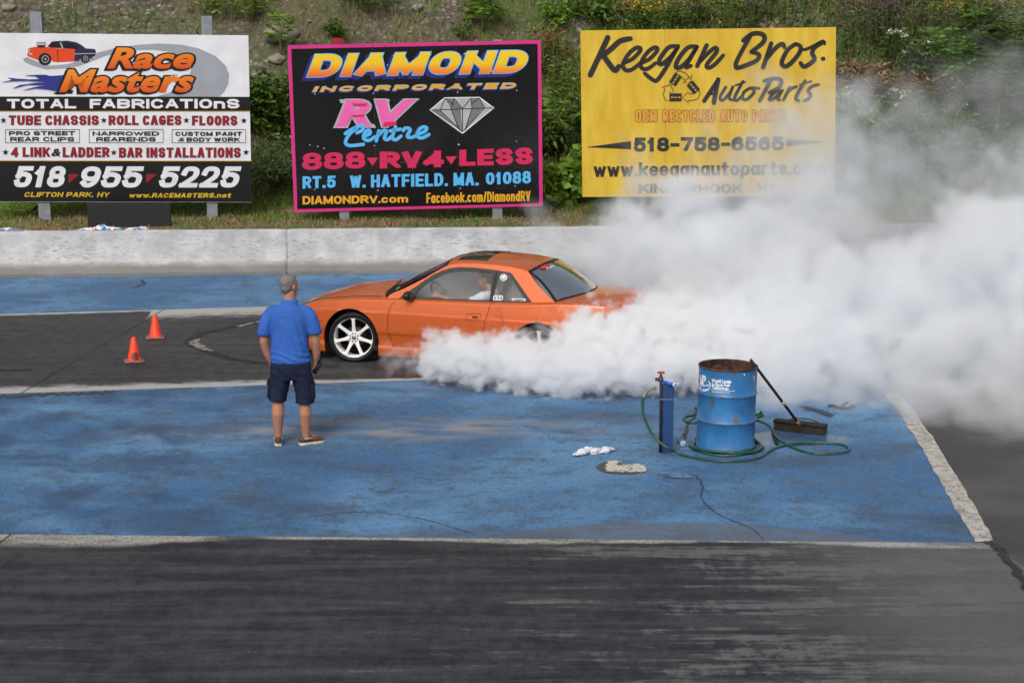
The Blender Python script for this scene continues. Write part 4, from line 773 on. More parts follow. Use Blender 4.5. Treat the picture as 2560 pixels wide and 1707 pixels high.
# windscreen and rear glass, with black borders
def screen(bot, top, n=14, m=10, bulge=.02):
    rows = []
    for i in range(n + 1):
        v = -1 + 2 * i / n; row = []
        for k in range(m + 1):
            s_ = k / m; b_, t_ = bot(v), top(v); q = [b_[j] + (t_[j] - b_[j]) * s_ for j in range(3)]; q[2] += bulge * math.sin(math.pi * s_); row.append(tuple(q))
        rows.append(row)
    return rows
ws = screen(lambda v: (.515 - .13 * (1 - v * v), .722 * v, .868 + .045 * (1 - v * v)), lambda v: (1.216 - .055 * (1 - v * v), .554 * v, 1.246 + .050 * (1 - abs(v) ** 2.4)), bulge=.012)
rg = screen(lambda v: (2.68 + .27 * (1 - abs(v) ** 2.2), .715 * v, .902 + .04 * (1 - v * v)), lambda v: (2.278 + .07 * (1 - v * v), .56 * v, 1.234 + .050 * (1 - abs(v) ** 2.4)), bulge=.035)
def border(rows, wd, lift):
    """frame strip round a curved screen"""
    n, m = len(rows), len(rows[0]); P = lambda i, k: Vector(rows[i][k]); out = MB()
    loop = [(i, 0) for i in range(n)] + [(n - 1, k) for k in range(1, m)] + [(i, m - 1) for i in range(n - 2, -1, -1)] + [(0, k) for k in range(m - 2, 0, -1)]
    c_ = sum((P(i, k) for i in range(n) for k in range(m)), Vector()) / (n * m); nn = (P(n - 1, 0) - P(0, 0)).cross(P(n // 2, m - 1) - P(n // 2, 0)).normalized()
    if nn.z < 0: nn = -nn
    A, B = [], []
    for i, k in loop:
        ii = min(max(i, 1), n - 2); kk = min(max(k, 1), m - 2); q = P(i, k); d = P(ii, kk) - q; d = d.normalized() * wd * (1.25 if d.length > 0 else 0)
        A.append(q + nn * lift); B.append(q + d + nn * (lift * .7))
    return out.grid([A + A[:1], B + B[:1]])
b_r = border(rg, .030, .007); b_w = border(ws, .05, .006)
bo = {}
for k, nm in (('body', 'body'), ('hood', 'hood'), ('trunk_lid', 'trunk_lid'), ('roof', 'roof'), ('door_l', 'door'), ('door_r', 'door')): bo[k] = parts[k].build(nm, M_PAINT, car, merge=.0008, angle=38)
for k in ('head_l', 'head_r', 'grille'):
    if k in parts: parts[k].build('grille' if k == 'grille' else 'headlight', M_DARK if k == 'grille' else plain('headlight lens', lin((150, 156, 160)), .12), car, merge=.0008)
for k in ('tail_l', 'tail_r'): parts[k].build('tail_light', M_TAIL, car, merge=.0008)
wfo = parts['window_frame'].build('window_frame', M_TRIM, car, smooth=False)
sun_m.build('sunroof', plain('sunroof glass', lin((16, 17, 19)), .06), bo['roof'])
for sg in (-1, 1):
    MB().poly(ring_pts(DG, -.008, sg)).build('door_glass', M_GLASS, bo['door_l' if sg < 0 else 'door_r'], smooth=False); MB().poly(ring_pts(QG, -.004, sg)).build('quarter_glass', M_GLASS, car, smooth=False)
wso = MB().grid(ws).build('windscreen', M_GLASS, car); b_w.build('windscreen_seal', M_TRIM, wso); rgo = MB().grid(rg).build('rear_window', M_GLASS2, car); b_r.build('window_seal', M_TRIM, rgo)
# cowl with wipers
cw = MB().grid([[(.515 - .13 * (1 - v * v) - .06 + .002, .735 * v * .98, .866 + .040 * (1 - v * v)) for v in np.linspace(-1, 1, 15)], [(.535 - .13 * (1 - v * v), .722 * v, .874 + .045 * (1 - v * v)) for v in np.linspace(-1, 1, 15)]])
cwo = cw.build('cowl', M_TRIM, car)
for y0, y1 in ((-.62, -.08), (-.02, .5)): wp = MB(); wp.tube([(.50 - .13 * (1 - (y0 / .72) ** 2), y0, .91), (.53 - .13 * (1 - (y1 / .72) ** 2), y1, .96)], .009, 6); wp.build('wiper', M_TRIM, cwo)
# gaps and lines along the flanks
def flank_line(mb, pts, r=.0035, n=6, lift=.0):
    for sg in (-1, 1): mb.tube([(u, sg * (flank(u, min(z, lerp(*ZS, u) - .045)) - (.02 if z > lerp(*ZS, u) - .03 else 0) + lift), z) for u, z in (spline(pts, n) if n > 1 else pts)], r, 5)
gp = MB(); flank_line(gp, [(.655, .835), (.60, .785), (.562, .72), (.54, .618), (.545, .426), (.60, .247)]); flank_line(gp, [(1.877, .845), (1.868, .80), (1.83, .657), (1.80, .5), (1.775, .40), (1.742, .247)], n=4); flank_line(gp, [(.60, .247), (1.742, .247)], .0035, 12)
flank_line(gp, [(.41, .663), (.9, .663), (1.6, .663), (2.14, .668)], .0018, 10, -.001)
flank_line(gp, [(-.55, .50), (-.36, .50)], .003, 3); flank_line(gp, [(3.43, .80), (3.46, .86), (3.47, .885)], .0035, 3)
for y in (-1, 1): gp.tube([(u, y * (w_at(u) - .10), lerp(*ZS, u) + .012 + (lerp(*ZC, u) - lerp(*ZS, u)) * .1) for u in np.linspace(-.78, .42, 16)], .0035, 5)
gp.build('panel_gap', M_DARK, car)
sc_ = MB()
for pts in ([(1.95, .80), (2.02, .72), (2.06, .66)], [(1.98, .83), (2.06, .70)], [(1.90, .77), (1.96, .72), (2.02, .69), (2.10, .60)], [(1.92, .62), (1.99, .50), (2.0, .42)], [(2.02, .66), (2.09, .55)]): sc_.tube([(u, -(flank(u, z) + .0006), z) for u, z in spline(pts, 4)], .0022, 4)
sc_.build('scratch', plain('scratch grime', lin((92, 46, 22)), .8), bo['body'])
# handles
for sg in (-1, 1):
    h = MB(); hp = [(1.577, .655), (1.59, .642), (1.75, .648), (1.765, .66), (1.765, .705), (1.75, .72), (1.59, .712), (1.577, .70)]
    ho = h.tube([(u, sg * (flank(u, z) + .0005), z) for u, z in spline(hp, 3, True) + [hp[0]]], .004, 5).build('door_handle', plain('handle shade', lin((150, 60, 18)), .5) if sg < 0 else M_TRIM, bo['door_l' if sg < 0 else 'door_r'])
    MB().add([(u, sg * (flank(u, z) + .002), z) for u, z in ((1.655, .668), (1.735, .671), (1.735, .686), (1.66, .690))], [(0, 1, 2, 3)]).build('handle_slot', M_DARK, bo['door_l' if sg < 0 else 'door_r'], smooth=False)
    # mirror
    mm = MB().ball((.815, sg * .845, .895), (.058, .085, .058), 14, 10).limb([(.86, sg * .70, .862), (.83, sg * .80, .878)], [.022, .03], 8)
    mo = mm.fuse('wing_mirror', M_TRIM, car, .008, 3)
    MB().grid([[(.868 + .003, sg * (.845 + .066 * math.cos(a) * k), .895 + .044 * math.sin(a) * k) for a in np.linspace(0, 2 * math.pi, 17)] for k in (1, .01)]).build('mirror_glass', plain('mirror glass', lin((120, 126, 130)), .05, .9) if sg < 0 else M_STEEL, mo)
# wheels: rim with seven spokes, tyre
M_BRAKE = plain('brake', lin((46, 44, 43)), .5, .5)
def wheel(u, y, sg, r, rr, steer, name='wheel'):
    ws_ = .20
    e = bpy.data.objects.new(name, None); col.objects.link(e); e.parent = car; e.location = (u, y, r); e.rotation_euler = (0, 0, steer); e.empty_display_size = .1
    ax = Matrix.Rotation(R(90), 3, 'X')         # lathe axis along y
    f = -1 if sg < 0 else 1
    def pr(prof): return [(a, b_ * -f) for a, b_ in prof]
    ty = MB().lathe(pr([(rr - .012, .095), (rr + .004, .104), (rr + .025, .112), (r - .03, .112), (r - .012, .104), (r - .003, .088), (r, .06), (r, -.06), (r - .006, -.09), (r - .03, -.11), (rr, -.10)]), 56, axis=ax).build('tyre', M_TYRE, e)
    rm = MB().lathe(pr([(rr - .02, -.09), (rr - .03, .03), (rr - .022, .078), (rr - .010, .092), (rr, .098), (rr + .004, .094), (rr + .002, .08)]), 56, axis=ax)
    for k in range(7):
        a = R(90 + k * 360 / 7); ca, sa = math.cos(a), math.sin(a); P = lambda rad, off, d: (rad * ca - off * sa, d * f, rad * sa + off * ca)
        prof = [(.045, .040, .048), (.085, .025, .062), (.13, .0195, .072), (.18, .0185, .081), (.215, .020, .086), (rr - .015, .036, .091)]
        A = [P(q, -h, d - .006) for q, h, d in prof]; A2 = [P(q, -h * .7, d) for q, h, d in prof]; B2 = [P(q, h * .7, d) for q, h, d in prof]; B = [P(q, h, d - .006) for q, h, d in prof]; A3 = [P(q, -h * .9, d - .035) for q, h, d in prof]; B3 = [P(q, h * .9, d - .035) for q, h, d in prof]
        rm.grid([A3, A, A2, B2, B, B3])
    rm.lathe(pr([(.075, .02), (.075, .052), (.066, .060), (.03, .060), (.028, .056), (.001, .056)]), 24, axis=ax)
    ro = rm.build('rim', M_RIM, e, angle=35)
    cp = MB().lathe(pr([(.030, .055), (.030, .066), (.024, .071), (.001, .072)]), 20, axis=ax).build('centre_cap', M_STEEL, e)
    lg = MB()
    for k in range(8): a = R(22.5 + 45 * k); lg.lathe(pr([(.009, .055), (.009, .066), (.001, .068)]), 8, c=(.052 * math.cos(a), 0, .052 * math.sin(a)), axis=ax)
    lg.build('lug_nut', M_DARK, e)
    MB().lathe(pr([(.135, -.02), (.135, -.008), (.05, -.008), (.001, .0)]), 32, axis=ax).build('brake_disc', M_BRAKE, e)
    return e
for sg in (-1, 1):
    wheel(UF, sg * .70, sg, .315, .262, R(11)); wheel(UR, sg * .715, sg, .315, .258, 0)
# wheel wells, underside, cabin
for c_, r_ in ((UF, ARF), (UR, ARR)):
    for sg in (-1, 1):
        A = [(c_ + (r_ + .004) * math.cos(a), .315 + (r_ + .004) * math.sin(a)) for a in np.linspace(-.45, math.pi + .45, 30)]
        wl = MB(); wl.grid([[(u, sg * (w_at(c_) - .016), z) for u, z in A], [(u, sg * .45, z) for u, z in A]]); wl.poly([(u, sg * .45, z) for u, z in A]); wl.build('wheel_well', M_DARK, car, smooth=False)
wr = bo['body']
MB().box((1.3, 0, .20), (1.7, 1.44, .10)).box((-.5, 0, .26), (.55, 1.1, .12)).box((3.1, 0, .30), (.6, 1.2, .10)).build('underbody', M_DARK, car, smooth=False)
cab = MB().grid([[(u, -.70, .80), (u, -.70, .30), (u, 0, .30), (u, .70, .30), (u, .70, .80)] for u in (.46, 1.5, 2.68)]); cab.add([(.46, -.70, .28), (.46, .70, .28), (.46, .70, .84), (.46, -.70, .84)], [(0, 1, 2, 3)]); cab.add([(2.2, -.70, .80), (2.2, .70, .80), (2.95, .69, .865), (2.95, -.69, .865)], [(0, 1, 2, 3)])
cab.build('cabin_tub', M_SEAT, car, smooth=False)
MB().limb([(.62, 0, .82), (.78, 0, .80), (.86, 0, .70), (.84, 0, .55)], [(.68, .05), (.68, .07), (.67, .06), (.66, .04)], 16, side=(0, 1, 0)).build('dashboard', M_TRIM, car)
sw = MB(); cx, cz = 1.035, .845; ax_ = Vector((math.cos(R(25)), 0, math.sin(R(25)))); up_ = Vector((-math.sin(R(25)), 0, math.cos(R(25))))
sw.tube([tuple(Vector((cx, -.37, cz)) + up_ * (.175 * math.sin(a)) + Vector((0, 1, 0)) * (.175 * math.cos(a))) for a in np.linspace(0, 2 * math.pi, 33)], .015, 8); sw.tube([(.84, -.37, .76), (cx, -.37, cz)], .02, 8); sw.tube([tuple(Vector((cx, -.37, cz)) - Vector((0, .17, 0))), tuple(Vector((cx, -.37, cz)) + Vector((0, .17, 0)))], .014, 6)
sw.build('steering_wheel', M_TRIM, car)
for y in (-.37, .37):
    st = MB().limb([(1.30, y, .44), (1.45, y, .46), (1.72, y, .44)], [(.24, .06), (.25, .08), (.24, .08)], 14, side=(0, 1, 0)).limb([(1.74, y, .45), (1.84, y, .65), (1.90, y, .86), (1.93, y, .96)], [(.23, .07), (.24, .075), (.20, .06), (.14, .04)], 14, side=(0, 1, 0)).limb([(1.94, y, .98), (1.96, y, 1.10)], [(.12, .045), (.11, .04)], 12, side=(0, 1, 0))
    st.build('seat', M_SEAT, car)
# stickers
class FlankSheet:
    def __init__(s, lift): s.n = Vector((0, 1, -.447)); s.lift = lift
def gpt(X, Y, off=.009):
    d = ray(*z5(X, Y)); ca, sa = math.cos(CAR_YAW), math.sin(CAR_YAW); q = CAM - CAR_O
    D_ = Vector((d.x * ca + d.y * sa, -d.x * sa + d.y * ca, d.z)); Q = Vector((q.x * ca + q.y * sa, -q.x * sa + q.y * ca, q.z)); n = Vector((0, 1, -.447)); k = -.745 - .447 * .82 - off
    return tuple(Q + D_ * ((k - Q.dot(n)) / D_.dot(n)))
def sticker(mb, outer, inner=None, off=.009): mb.poly([gpt(*q, off) for q in outer], [[gpt(*q, off) for q in inner]] if inner else [])
def oval(c_, rx, ry, n=26, pw=1.0): return [(c_[0] + rx * np.sign(math.cos(a)) * abs(math.cos(a)) ** pw, c_[1] + ry * np.sign(math.sin(a)) * abs(math.sin(a)) ** pw) for a in (2 * math.pi * i / n for i in range(n))]
m = MB(); sticker(m, oval((1357, 244), 23, 23), oval((1357, 244), 17, 17)); sticker(m, [(1345, 236), (1352, 232), (1364, 232), (1370, 237), (1366, 252), (1358, 256), (1347, 250)]); m.build('round_sticker', M_STICK, wfo, smooth=False)
m = MB(); sticker(m, oval((1320, 378), 32, 17, 30, .55), oval((1320, 378), 27, 12.5, 30, .55)); sticker(m, [(1302, 372), (1322, 370), (1320, 378), (1300, 379)]); sticker(m, [(1328, 370), (1340, 370), (1338, 378), (1326, 378)]); sticker(m, [(1308, 382), (1336, 381), (1334, 387), (1306, 388)]); m.build('oval_sticker', M_STICK, wfo, smooth=False)
m = MB(); sticker(m, [(1412, 381), (1498, 383), (1500, 396), (1496, 399), (1410, 396)]); so = m.build('name_sticker', M_STICK, wfo, smooth=False)
P_, F_g = glyphs('NISMO', .05, .2, 1.05); x0 = min(a for a, _ in P_); x1 = max(a for a, _ in P_); y1 = max(b_ for _, b_ in P_)
MB().add([gpt(1416 + (a - x0) / (x1 - x0) * 78, 394.5 + (a - x0) / (x1 - x0) * 2 - b_ / y1 * 10, .012) for a, b_ in P_], F_g).build('name_lettering', M_TRIM, so, smooth=False)
# decal at the top of the rear window, green one in the windscreen corner
def on_screen(rows, v, s_, lift=.012):
    i = v * (len(rows) - 1); k = s_ * (len(rows[0]) - 1); i0, k0 = min(int(i), len(rows) - 2), min(int(k), len(rows[0]) - 2); a, b_ = i - i0, k - k0
    L_ = lambda p_, q_, t_: Vector(p_).lerp(Vector(q_), t_); q = L_(L_(rows[i0][k0], rows[i0 + 1][k0], a), L_(rows[i0][k0 + 1], rows[i0 + 1][k0 + 1], a), b_); return q + Vector((.3, 0, 1)).normalized() * lift
MB().poly([on_screen(rg, *q) for q in ((.16, .88), (.20, .93), (.34, .93), (.38, .88), (.34, .84), (.22, .83))]).build('window_decal', M_STICKRED, rgo, smooth=False)
m = MB()
for k in range(4): v = .23 + k * .045; m.poly([on_screen(rg, *q, .014) for q in ((v, .80), (v + .028, .80), (v + .034, .83), (v + .006, .83))])
m.build('decal_lettering', M_STICK, rgo, smooth=False)
MB().poly([on_screen(ws, *q, .012) for q in ((.035, .10), (.10, .10), (.10, .16), (.04, .16))]).build('screen_sticker', M_GREENS, wso, smooth=False)
# little washer jet on the rear wing, number-plate recess and exhaust at the tail
MB().ball((2.98, -.70, .925), (.022, .014, .018), 8, 6).build('washer_jet', M_PAINT, bo['body'])
MB().lathe([(.045, 0), (.05, .01), (.05, .16), (.042, .16), (.04, 0)], 18, c=(3.46, -.45, .25), axis=Matrix.Rotation(R(90), 3, 'Y')).build('exhaust_tip', M_STEEL, car)
# ================================================================ PEOPLE
def skin_mat(name, base, red):
    t = NT(name); p = t.coord(); c = t.mix(t.step(t.noise(p, 9, 5), .35, .7), base, red); c = t.mix(t.step(t.noise(p, 45, 4), .5, .9, 0, .2), c, tuple(x * .8 for x in base)); t.set(c, .55); t.b.inputs['Subsurface Weight'].default_value = .06; t.b.inputs['Subsurface Radius'].default_value = (.012, .005, .003); return t.mat
def cloth_mat(name, c, weave=260, var=.15, rough=.9):
    t = NT(name); p = t.coord(); cc = t.mix(t.step(t.noise(p, 7, 5), .3, .7), tuple(x * (1 - var) for x in c), tuple(x * (1 + var) for x in c)); t.set(cc, rough, spec=.2); t.bump(t.noise(p, weave, 3), .12, .002); return t.mat
def head(mb, c, yaw, tilt=0, s=1.0):
    """a head with brow, nose, lips, chin and ears; face looks along +y turned by yaw"""
    M = Matrix.Rotation(yaw, 3, 'Z') @ Matrix.Rotation(tilt, 3, 'X'); c = Vector(c); P = lambda x, y, z: c + M @ Vector((x * s, y * s, z * s))
    mb.ball(c + M @ Vector((0, -.012 * s, .028 * s)), (.076 * s, .097 * s, .090 * s), 20, 14, M)
    mb.ball(c + M @ Vector((0, .022 * s, -.035 * s)), (.062 * s, .070 * s, .078 * s), 18, 12, M)
    mb.ball(P(0, .072, -.094), (.026 * s, .022 * s, .020 * s), 10, 8, M)                  # chin
    mb.limb([P(0, .088, .012), P(0, .106, -.022), P(0, .112, -.034), P(0, .092, -.042)], [.010 * s, .013 * s, .016 * s, .012 * s], 8)
    for x in (-1, 1):
        mb.ball(P(x * .031, .078, .024), (.022 * s, .016 * s, .009 * s), 8, 6, M); mb.ball(P(x * .040, .062, -.022), (.022 * s, .024 * s, .018 * s), 8, 6, M)
        mb.ball(P(x * .078, -.008, -.006), (.012 * s, .020 * s, .032 * s), 10, 8, M @ Matrix.Rotation(x * .3, 3, 'Z')); mb.ball(P(x * .074, .002, -.022), (.010 * s, .012 * s, .014 * s), 8, 6, M)
    mb.ball(P(0, .087, -.062), (.024 * s, .013 * s, .009 * s), 8, 6, M); mb.ball(P(0, .085, -.073), (.022 * s, .013 * s, .009 * s), 8, 6, M)
    return P, M
def hand(mb, wrist, knuck, palm_n, curl=.5, s=1.0, thumb_side=1):
    """palm from wrist to knuckles, four unequal bent fingers and a thumb from the side of the palm"""
    wrist, knuck = Vector(wrist), Vector(knuck); d = (knuck - wrist).normalized(); n = Vector(palm_n); n = (n - d * n.dot(d)).normalized(); x = d.cross(n).normalized() * thumb_side
    mb.limb([wrist, wrist + d * .03 * s, wrist + (knuck - wrist) * .7, knuck], [(.027 * s, .019 * s), (.034 * s, .019 * s), (.041 * s, .017 * s), (.039 * s, .014 * s)], 10, side=x)
    for k, (off, ln) in enumerate(((.030, .074), (.010, .082), (-.010, .076), (-.029, .060))):
        p = knuck + x * off * s; q, a = [p - d * .008], 0.0
        for seg, fr in ((.45, .6), (.30, 1.0), (.25, .8)):
            a += curl * fr; p = p + (d * math.cos(a) + n * math.sin(a)) * ln * seg * s; q.append(p)
        mb.limb(q, [.0095 * s, .009 * s, .0082 * s, .0068 * s], 7)
    b = wrist + d * .028 * s + x * .026 * s; mb.limb([b, b + (x * .8 + d * .7 + n * .2) * .030 * s, b + (x * .9 + d * 1.5 + n * .6) * .032 * s, b + (x * .7 + d * 2.2 + n * 1.0) * .034 * s], [.013 * s, .0115 * s, .0105 * s, .008 * s], 7)
wob = lambda sc_, amp, off=0: (lambda v: amp * (noise.noise((v.x * sc_ + off, v.y * sc_, v.z * sc_ * .8)) + .5 * noise.noise((v.x * sc_ * 2.3, v.y * sc_ * 2.3 + off, v.z * sc_ * 3.0))))
# ---------------------------------------------------------------- the man on the pad, seen from behind
MAN = G(dp(672, 1021)); MAN.z = .004
man = empty('person', MAN); man.scale = (.975, .975, .975); tag(man, 'grey haired man in blue polo shirt and navy shorts, standing with his back turned', 'person')
M_SKIN = skin_mat('tanned skin', lin((166, 118, 94)), lin((176, 120, 98))); M_POLO = cloth_mat('blue polo cloth', lin((56, 100, 180)), 300, .10); M_SHORT = cloth_mat('navy cotton', lin((30, 36, 58)), 320, .2); M_SHOE = plain('brown leather', lin((84, 58, 50)), .6, 0, .25, 20); M_SOLE = plain('cream sole', lin((196, 186, 160)), .8); M_LACE = plain('pale lace', lin((206, 198, 186)), .8)
b = MB()
LEG = {-1: [(-.095, .0, .90), (-.118, .012, .70), (-.140, .012, .50), (-.143, -.012, .40), (-.144, -.024, .33), (-.146, -.014, .22), (-.147, -.006, .12), (-.148, -.004, .07), (-.148, .0, .045)],
       1: [(.095, .0, .90), (.120, .012, .70), (.139, .012, .50), (.141, -.012, .40), (.142, -.024, .33), (.142, -.014, .22), (.143, -.006, .12), (.145, -.004, .07), (.147, .0, .045)]}
for sg in (-1, 1): b.limb(LEG[sg], [.088, .080, .063, .0635, .0655, .053, .041, .039, .043], 16)
foot_dir = {-1: Vector((-.12, .99, 0)), 1: Vector((.86, .50, 0)).normalized()}
for sg in (-1, 1):
    f = foot_dir[sg]; o = Vector(LEG[sg][-1]); o.z = 0; b.limb([o - f * .035 + Vector((0, 0, .045)), o + f * .05 + Vector((0, 0, .05)), o + f * .12 + Vector((0, 0, .035)), o + f * .17 + Vector((0, 0, .03))], [(.03, .03), (.034, .034), (.038, .022), (.03, .016)], 10, side=(f.y, -f.x, 0))
b.limb([(0, 0, .80), (0, 0, .92), (0, .005, 1.05), (0, .0, 1.22), (0, -.005, 1.36), (0, -.005, 1.43), (0, 0, 1.49), (0, .005, 1.55), (.004, .014, 1.62)], [(.15, .10), (.17, .115), (.165, .12), (.175, .12), (.17, .11), (.13, .085), (.080, .068), (.063, .063), (.060, .064)], 20)
b.limb([(-.16, -.005, 1.385), (-.215, -.01, 1.345), (-.258, -.02, 1.23), (-.268, -.025, 1.10), (-.262, -.012, 1.05), (-.240, .005, .965), (-.216, .018, .895)], [.05, .055, .052, .047, .045, .040, .029], 12)
b.limb([(.16, -.005, 1.385), (.212, -.01, 1.345), (.250, -.02, 1.23), (.266, -.025, 1.10), (.268, -.012, 1.05), (.270, .005, .975), (.264, .020, .905)], [.05, .055, .053, .048, .048, .042, .030], 12)
hand(b, (-.216, .018, .895), (-.200, .045, .815), (.9, .3, 0), .35, 1, -1)
hand(b, (.264, .020, .905), (.250, .060, .835), (-.95, -.1, .1), .75, 1, 1)
PH, MH = head(b, (.006, .022, 1.672), R(-42), R(-4))
body = b.fuse('body', M_SKIN, man, .0075, 3)
# hair: short grey, longer on the crown
t = NT('grey hair'); p = t.coord(); st = t.noise(t.coord('Object', (1, 1, .45)), 120, 4, .7); c = t.mix(t.step(st, .35, .65), lin((70, 68, 66)), lin((146, 142, 138))); s_ = t.n('ShaderNodeSeparateXYZ'); t.l(p, s_.inputs[0]); c = t.mix(t.step(s_.outputs[2], 1.70, 1.78, 0, .2), c, lin((150, 140, 126))); t.set(c, .75); t.bump(st, .9, .008); M_HAIR = t.mat
h = MB(); c0 = Vector((.006, .022, 1.672)); h.ball(c0 + MH @ Vector((0, -.026, .036)), (.081, .092, .090), 22, 14, MH); h.ball(c0 + MH @ Vector((0, -.052, -.006)), (.066, .060, .074), 18, 12, MH); h.ball(c0 + MH @ Vector((0, .0, .094)), (.060, .070, .030), 16, 10, MH)
h.fuse('hair', M_HAIR, man, .006, 2, lambda v: .0045 * noise.noise((v.x * 70, v.y * 70, v.z * 45)) + .003 * noise.noise((v.x * 160, v.y * 160, v.z * 120)))
# polo shirt
b = MB(); b.limb([(0, .004, .878), (0, .004, .90), (-.002, .004, .96), (-.002, .002, 1.06), (0, 0, 1.18), (0, -.004, 1.30), (0, -.006, 1.39), (0, -.006, 1.45), (0, -.004, 1.475), (0, .0, 1.505)], [(.208, .150), (.212, .156), (.210, .154), (.200, .146), (.198, .144), (.205, .142), (.200, .132), (.168, .108), (.112, .088), (.070, .072)], 28)
b.limb([(-.11, -.004, 1.44), (-.18, -.006, 1.405), (-.225, -.012, 1.345), (-.252, -.018, 1.26), (-.268, -.020, 1.175)], [.055, .072, .074, .071, .072], 16); b.limb([(.11, -.004, 1.44), (.18, -.006, 1.405), (.222, -.012, 1.345), (.244, -.018, 1.27), (.258, -.020, 1.19)], [.055, .072, .074, .072, .073], 16)
def folds(v):
    a = wob(7, .006)(v); k = math.exp(-((v.z - .96) / .06) ** 2); a += k * .006 * math.sin(v.z * 95 + 5 * math.sin(v.x * 9) + v.y * 8)
    a += .0045 * math.exp(-((abs(v.x) - .10) / .06) ** 2) * math.sin(abs(v.x) * 85 + v.z * 22) * (1 if .98 < v.z < 1.38 else .3); return a
shirt = b.fuse('polo_shirt', M_POLO, man, .009, 5, folds)
MB().limb([(0, -.002, 1.478), (.0, .002, 1.505), (.002, .005, 1.534), (.002, .005, 1.538), (.002, .004, 1.522)], [(.104, .086), (.086, .080), (.080, .078), (.076, .074), (.072, .070)], 28, caps=False).build('collar', M_POLO, shirt)
for c_, d in (((-.2685, -.020, 1.180), (-.10, -.02, -.98)), ((.2585, -.020, 1.195), (.09, -.02, -.98))):
    c_, d = Vector(c_), Vector(d); MB().limb([c_ - d * .012, c_ + d * .012, c_ + d * .014, c_ + d * .004], [.0745, .0755, .070, .068], 18, caps=False).build('sleeve_cuff', M_POLO, shirt)
# shorts
b = MB(); b.limb([(0, .004, .70), (0, .003, .78), (0, .002, .86), (0, .002, .93), (0, .003, .985)], [(.175, .12), (.213, .145), (.216, .150), (.192, .132), (.172, .118)], 28)
b.limb([(-.108, .004, .80), (-.122, .006, .66), (-.142, .006, .55), (-.150, .002, .468)], [(.108, .125), (.108, .115), (.100, .108), (.094, .104)], 20); b.limb([(.108, .004, .80), (.126, .006, .66), (.136, .006, .55), (.138, .002, .442)], [(.108, .125), (.110, .115), (.103, .108), (.096, .104)], 20)
shorts = b.fuse('cargo_shorts', M_SHORT, man, .009, 4, lambda v: wob(6, .008, 4)(v) + .004 * math.sin(v.z * 60 + v.x * 40) * math.exp(-((v.z - .72) / .12) ** 2))
for sg, z0 in ((-1, .60), (1, .57)):
    MB().box((sg * .228, -.005, z0), (.026, .14, .17), Matrix.Rotation(sg * -.07, 3, 'Y'), bev=.008).build('cargo_pocket', M_SHORT, shorts); MB().box((sg * .236, -.005, z0 + .07), (.018, .146, .05), Matrix.Rotation(sg * -.07, 3, 'Y'), bev=.006).build('pocket_flap', M_SHORT, shorts)
# boat shoes
for sg in (-1, 1):
    f = foot_dir[sg]; r_ = Vector((f.y, -f.x, 0)); o = Vector(LEG[sg][-1]); o.z = 0; P = lambda a, z: o + f * a + Vector((0, 0, z))
    so = MB()
    outline = [(-.078, .030), (-.07, .036), (-.03, .038), (.03, .036), (.09, .044), (.14, .045), (.185, .034), (.206, .014)]
    ring_ = [(a, w_) for a, w_ in outline] + [(a, -w_) for a, w_ in outline[::-1]]
    so.grid([[tuple(o + f * a + r_ * (w_ * k) + Vector((0, 0, z))) for a, w_ in ring_] for z, k in ((0, .98), (.006, 1.04), (.022, 1.04), (.026, .97))], close=True); so.poly([tuple(o + f * a + r_ * w_ * .97 + Vector((0, 0, .026))) for a, w_ in ring_])
    up = MB().limb([P(-.072, .03), P(-.066, .048), P(-.03, .056), P(.03, .056), P(.08, .050), (P(.13, .042)), P(.175, .032), P(.198, .026)], [(.022, .014), (.036, .032), (.042, .040), (.043, .040), (.044, .034), (.043, .026), (.034, .017), (.016, .008)], 16, side=tuple(r_))
    sh = up.fuse('shoe', M_SHOE, man, .006, 3); so.build('sole', M_SOLE, sh, angle=50)
    lc = MB(); lc.tube([tuple(P(-.070, .066)), tuple(P(-.03, .070) + r_ * .040), tuple(P(.03, .070) + r_ * .043), tuple(P(.07, .072) + r_ * .028)], .0035, 5, smooth=4); lc.tube([tuple(P(-.070, .066)), tuple(P(-.03, .070) - r_ * .040), tuple(P(.03, .070) - r_ * .043), tuple(P(.07, .072) - r_ * .028)], .0035, 5, smooth=4)
    for k in range(3): lc.tube([tuple(P(.07 + k * .018, .078 - k * .006) + r_ * .022), tuple(P(.075 + k * .018, .088 - k * .007)), tuple(P(.07 + k * .018, .078 - k * .006) - r_ * .022)], .0035, 5, smooth=3)
    lc.build('lace', M_LACE, sh)
# two-way radio in his right hand
rad = empty('two_way_radio', MAN + Vector((.258, .075, .78))); tag(rad, 'black two way radio with stub aerial held by the man in blue', 'radio')
rd = Vector((.50, .05, .86)).normalized(); rx_ = Vector((0, 1, 0)).cross(rd).normalized(); RM = Matrix((rx_, rd.cross(rx_), rd)).transposed()
MB().box((0, 0, 0), (.052, .034, .13), RM, bev=.008).build('radio_case', plain('radio plastic', lin((24, 24, 26)), .45), rad)
q = rd * .065 + rx_ * -.012; MB().limb([tuple(q), tuple(q + rd * .02), tuple(q + rd * .10), tuple(q + rd * .115)], [.008, .007, .005, .003], 8).build('aerial', M_DARK, rad)
q = rd * .065 + rx_ * .014; MB().limb([tuple(q), tuple(q + rd * .014)], [.007, .007], 10).build('knob', M_DARK, rad)
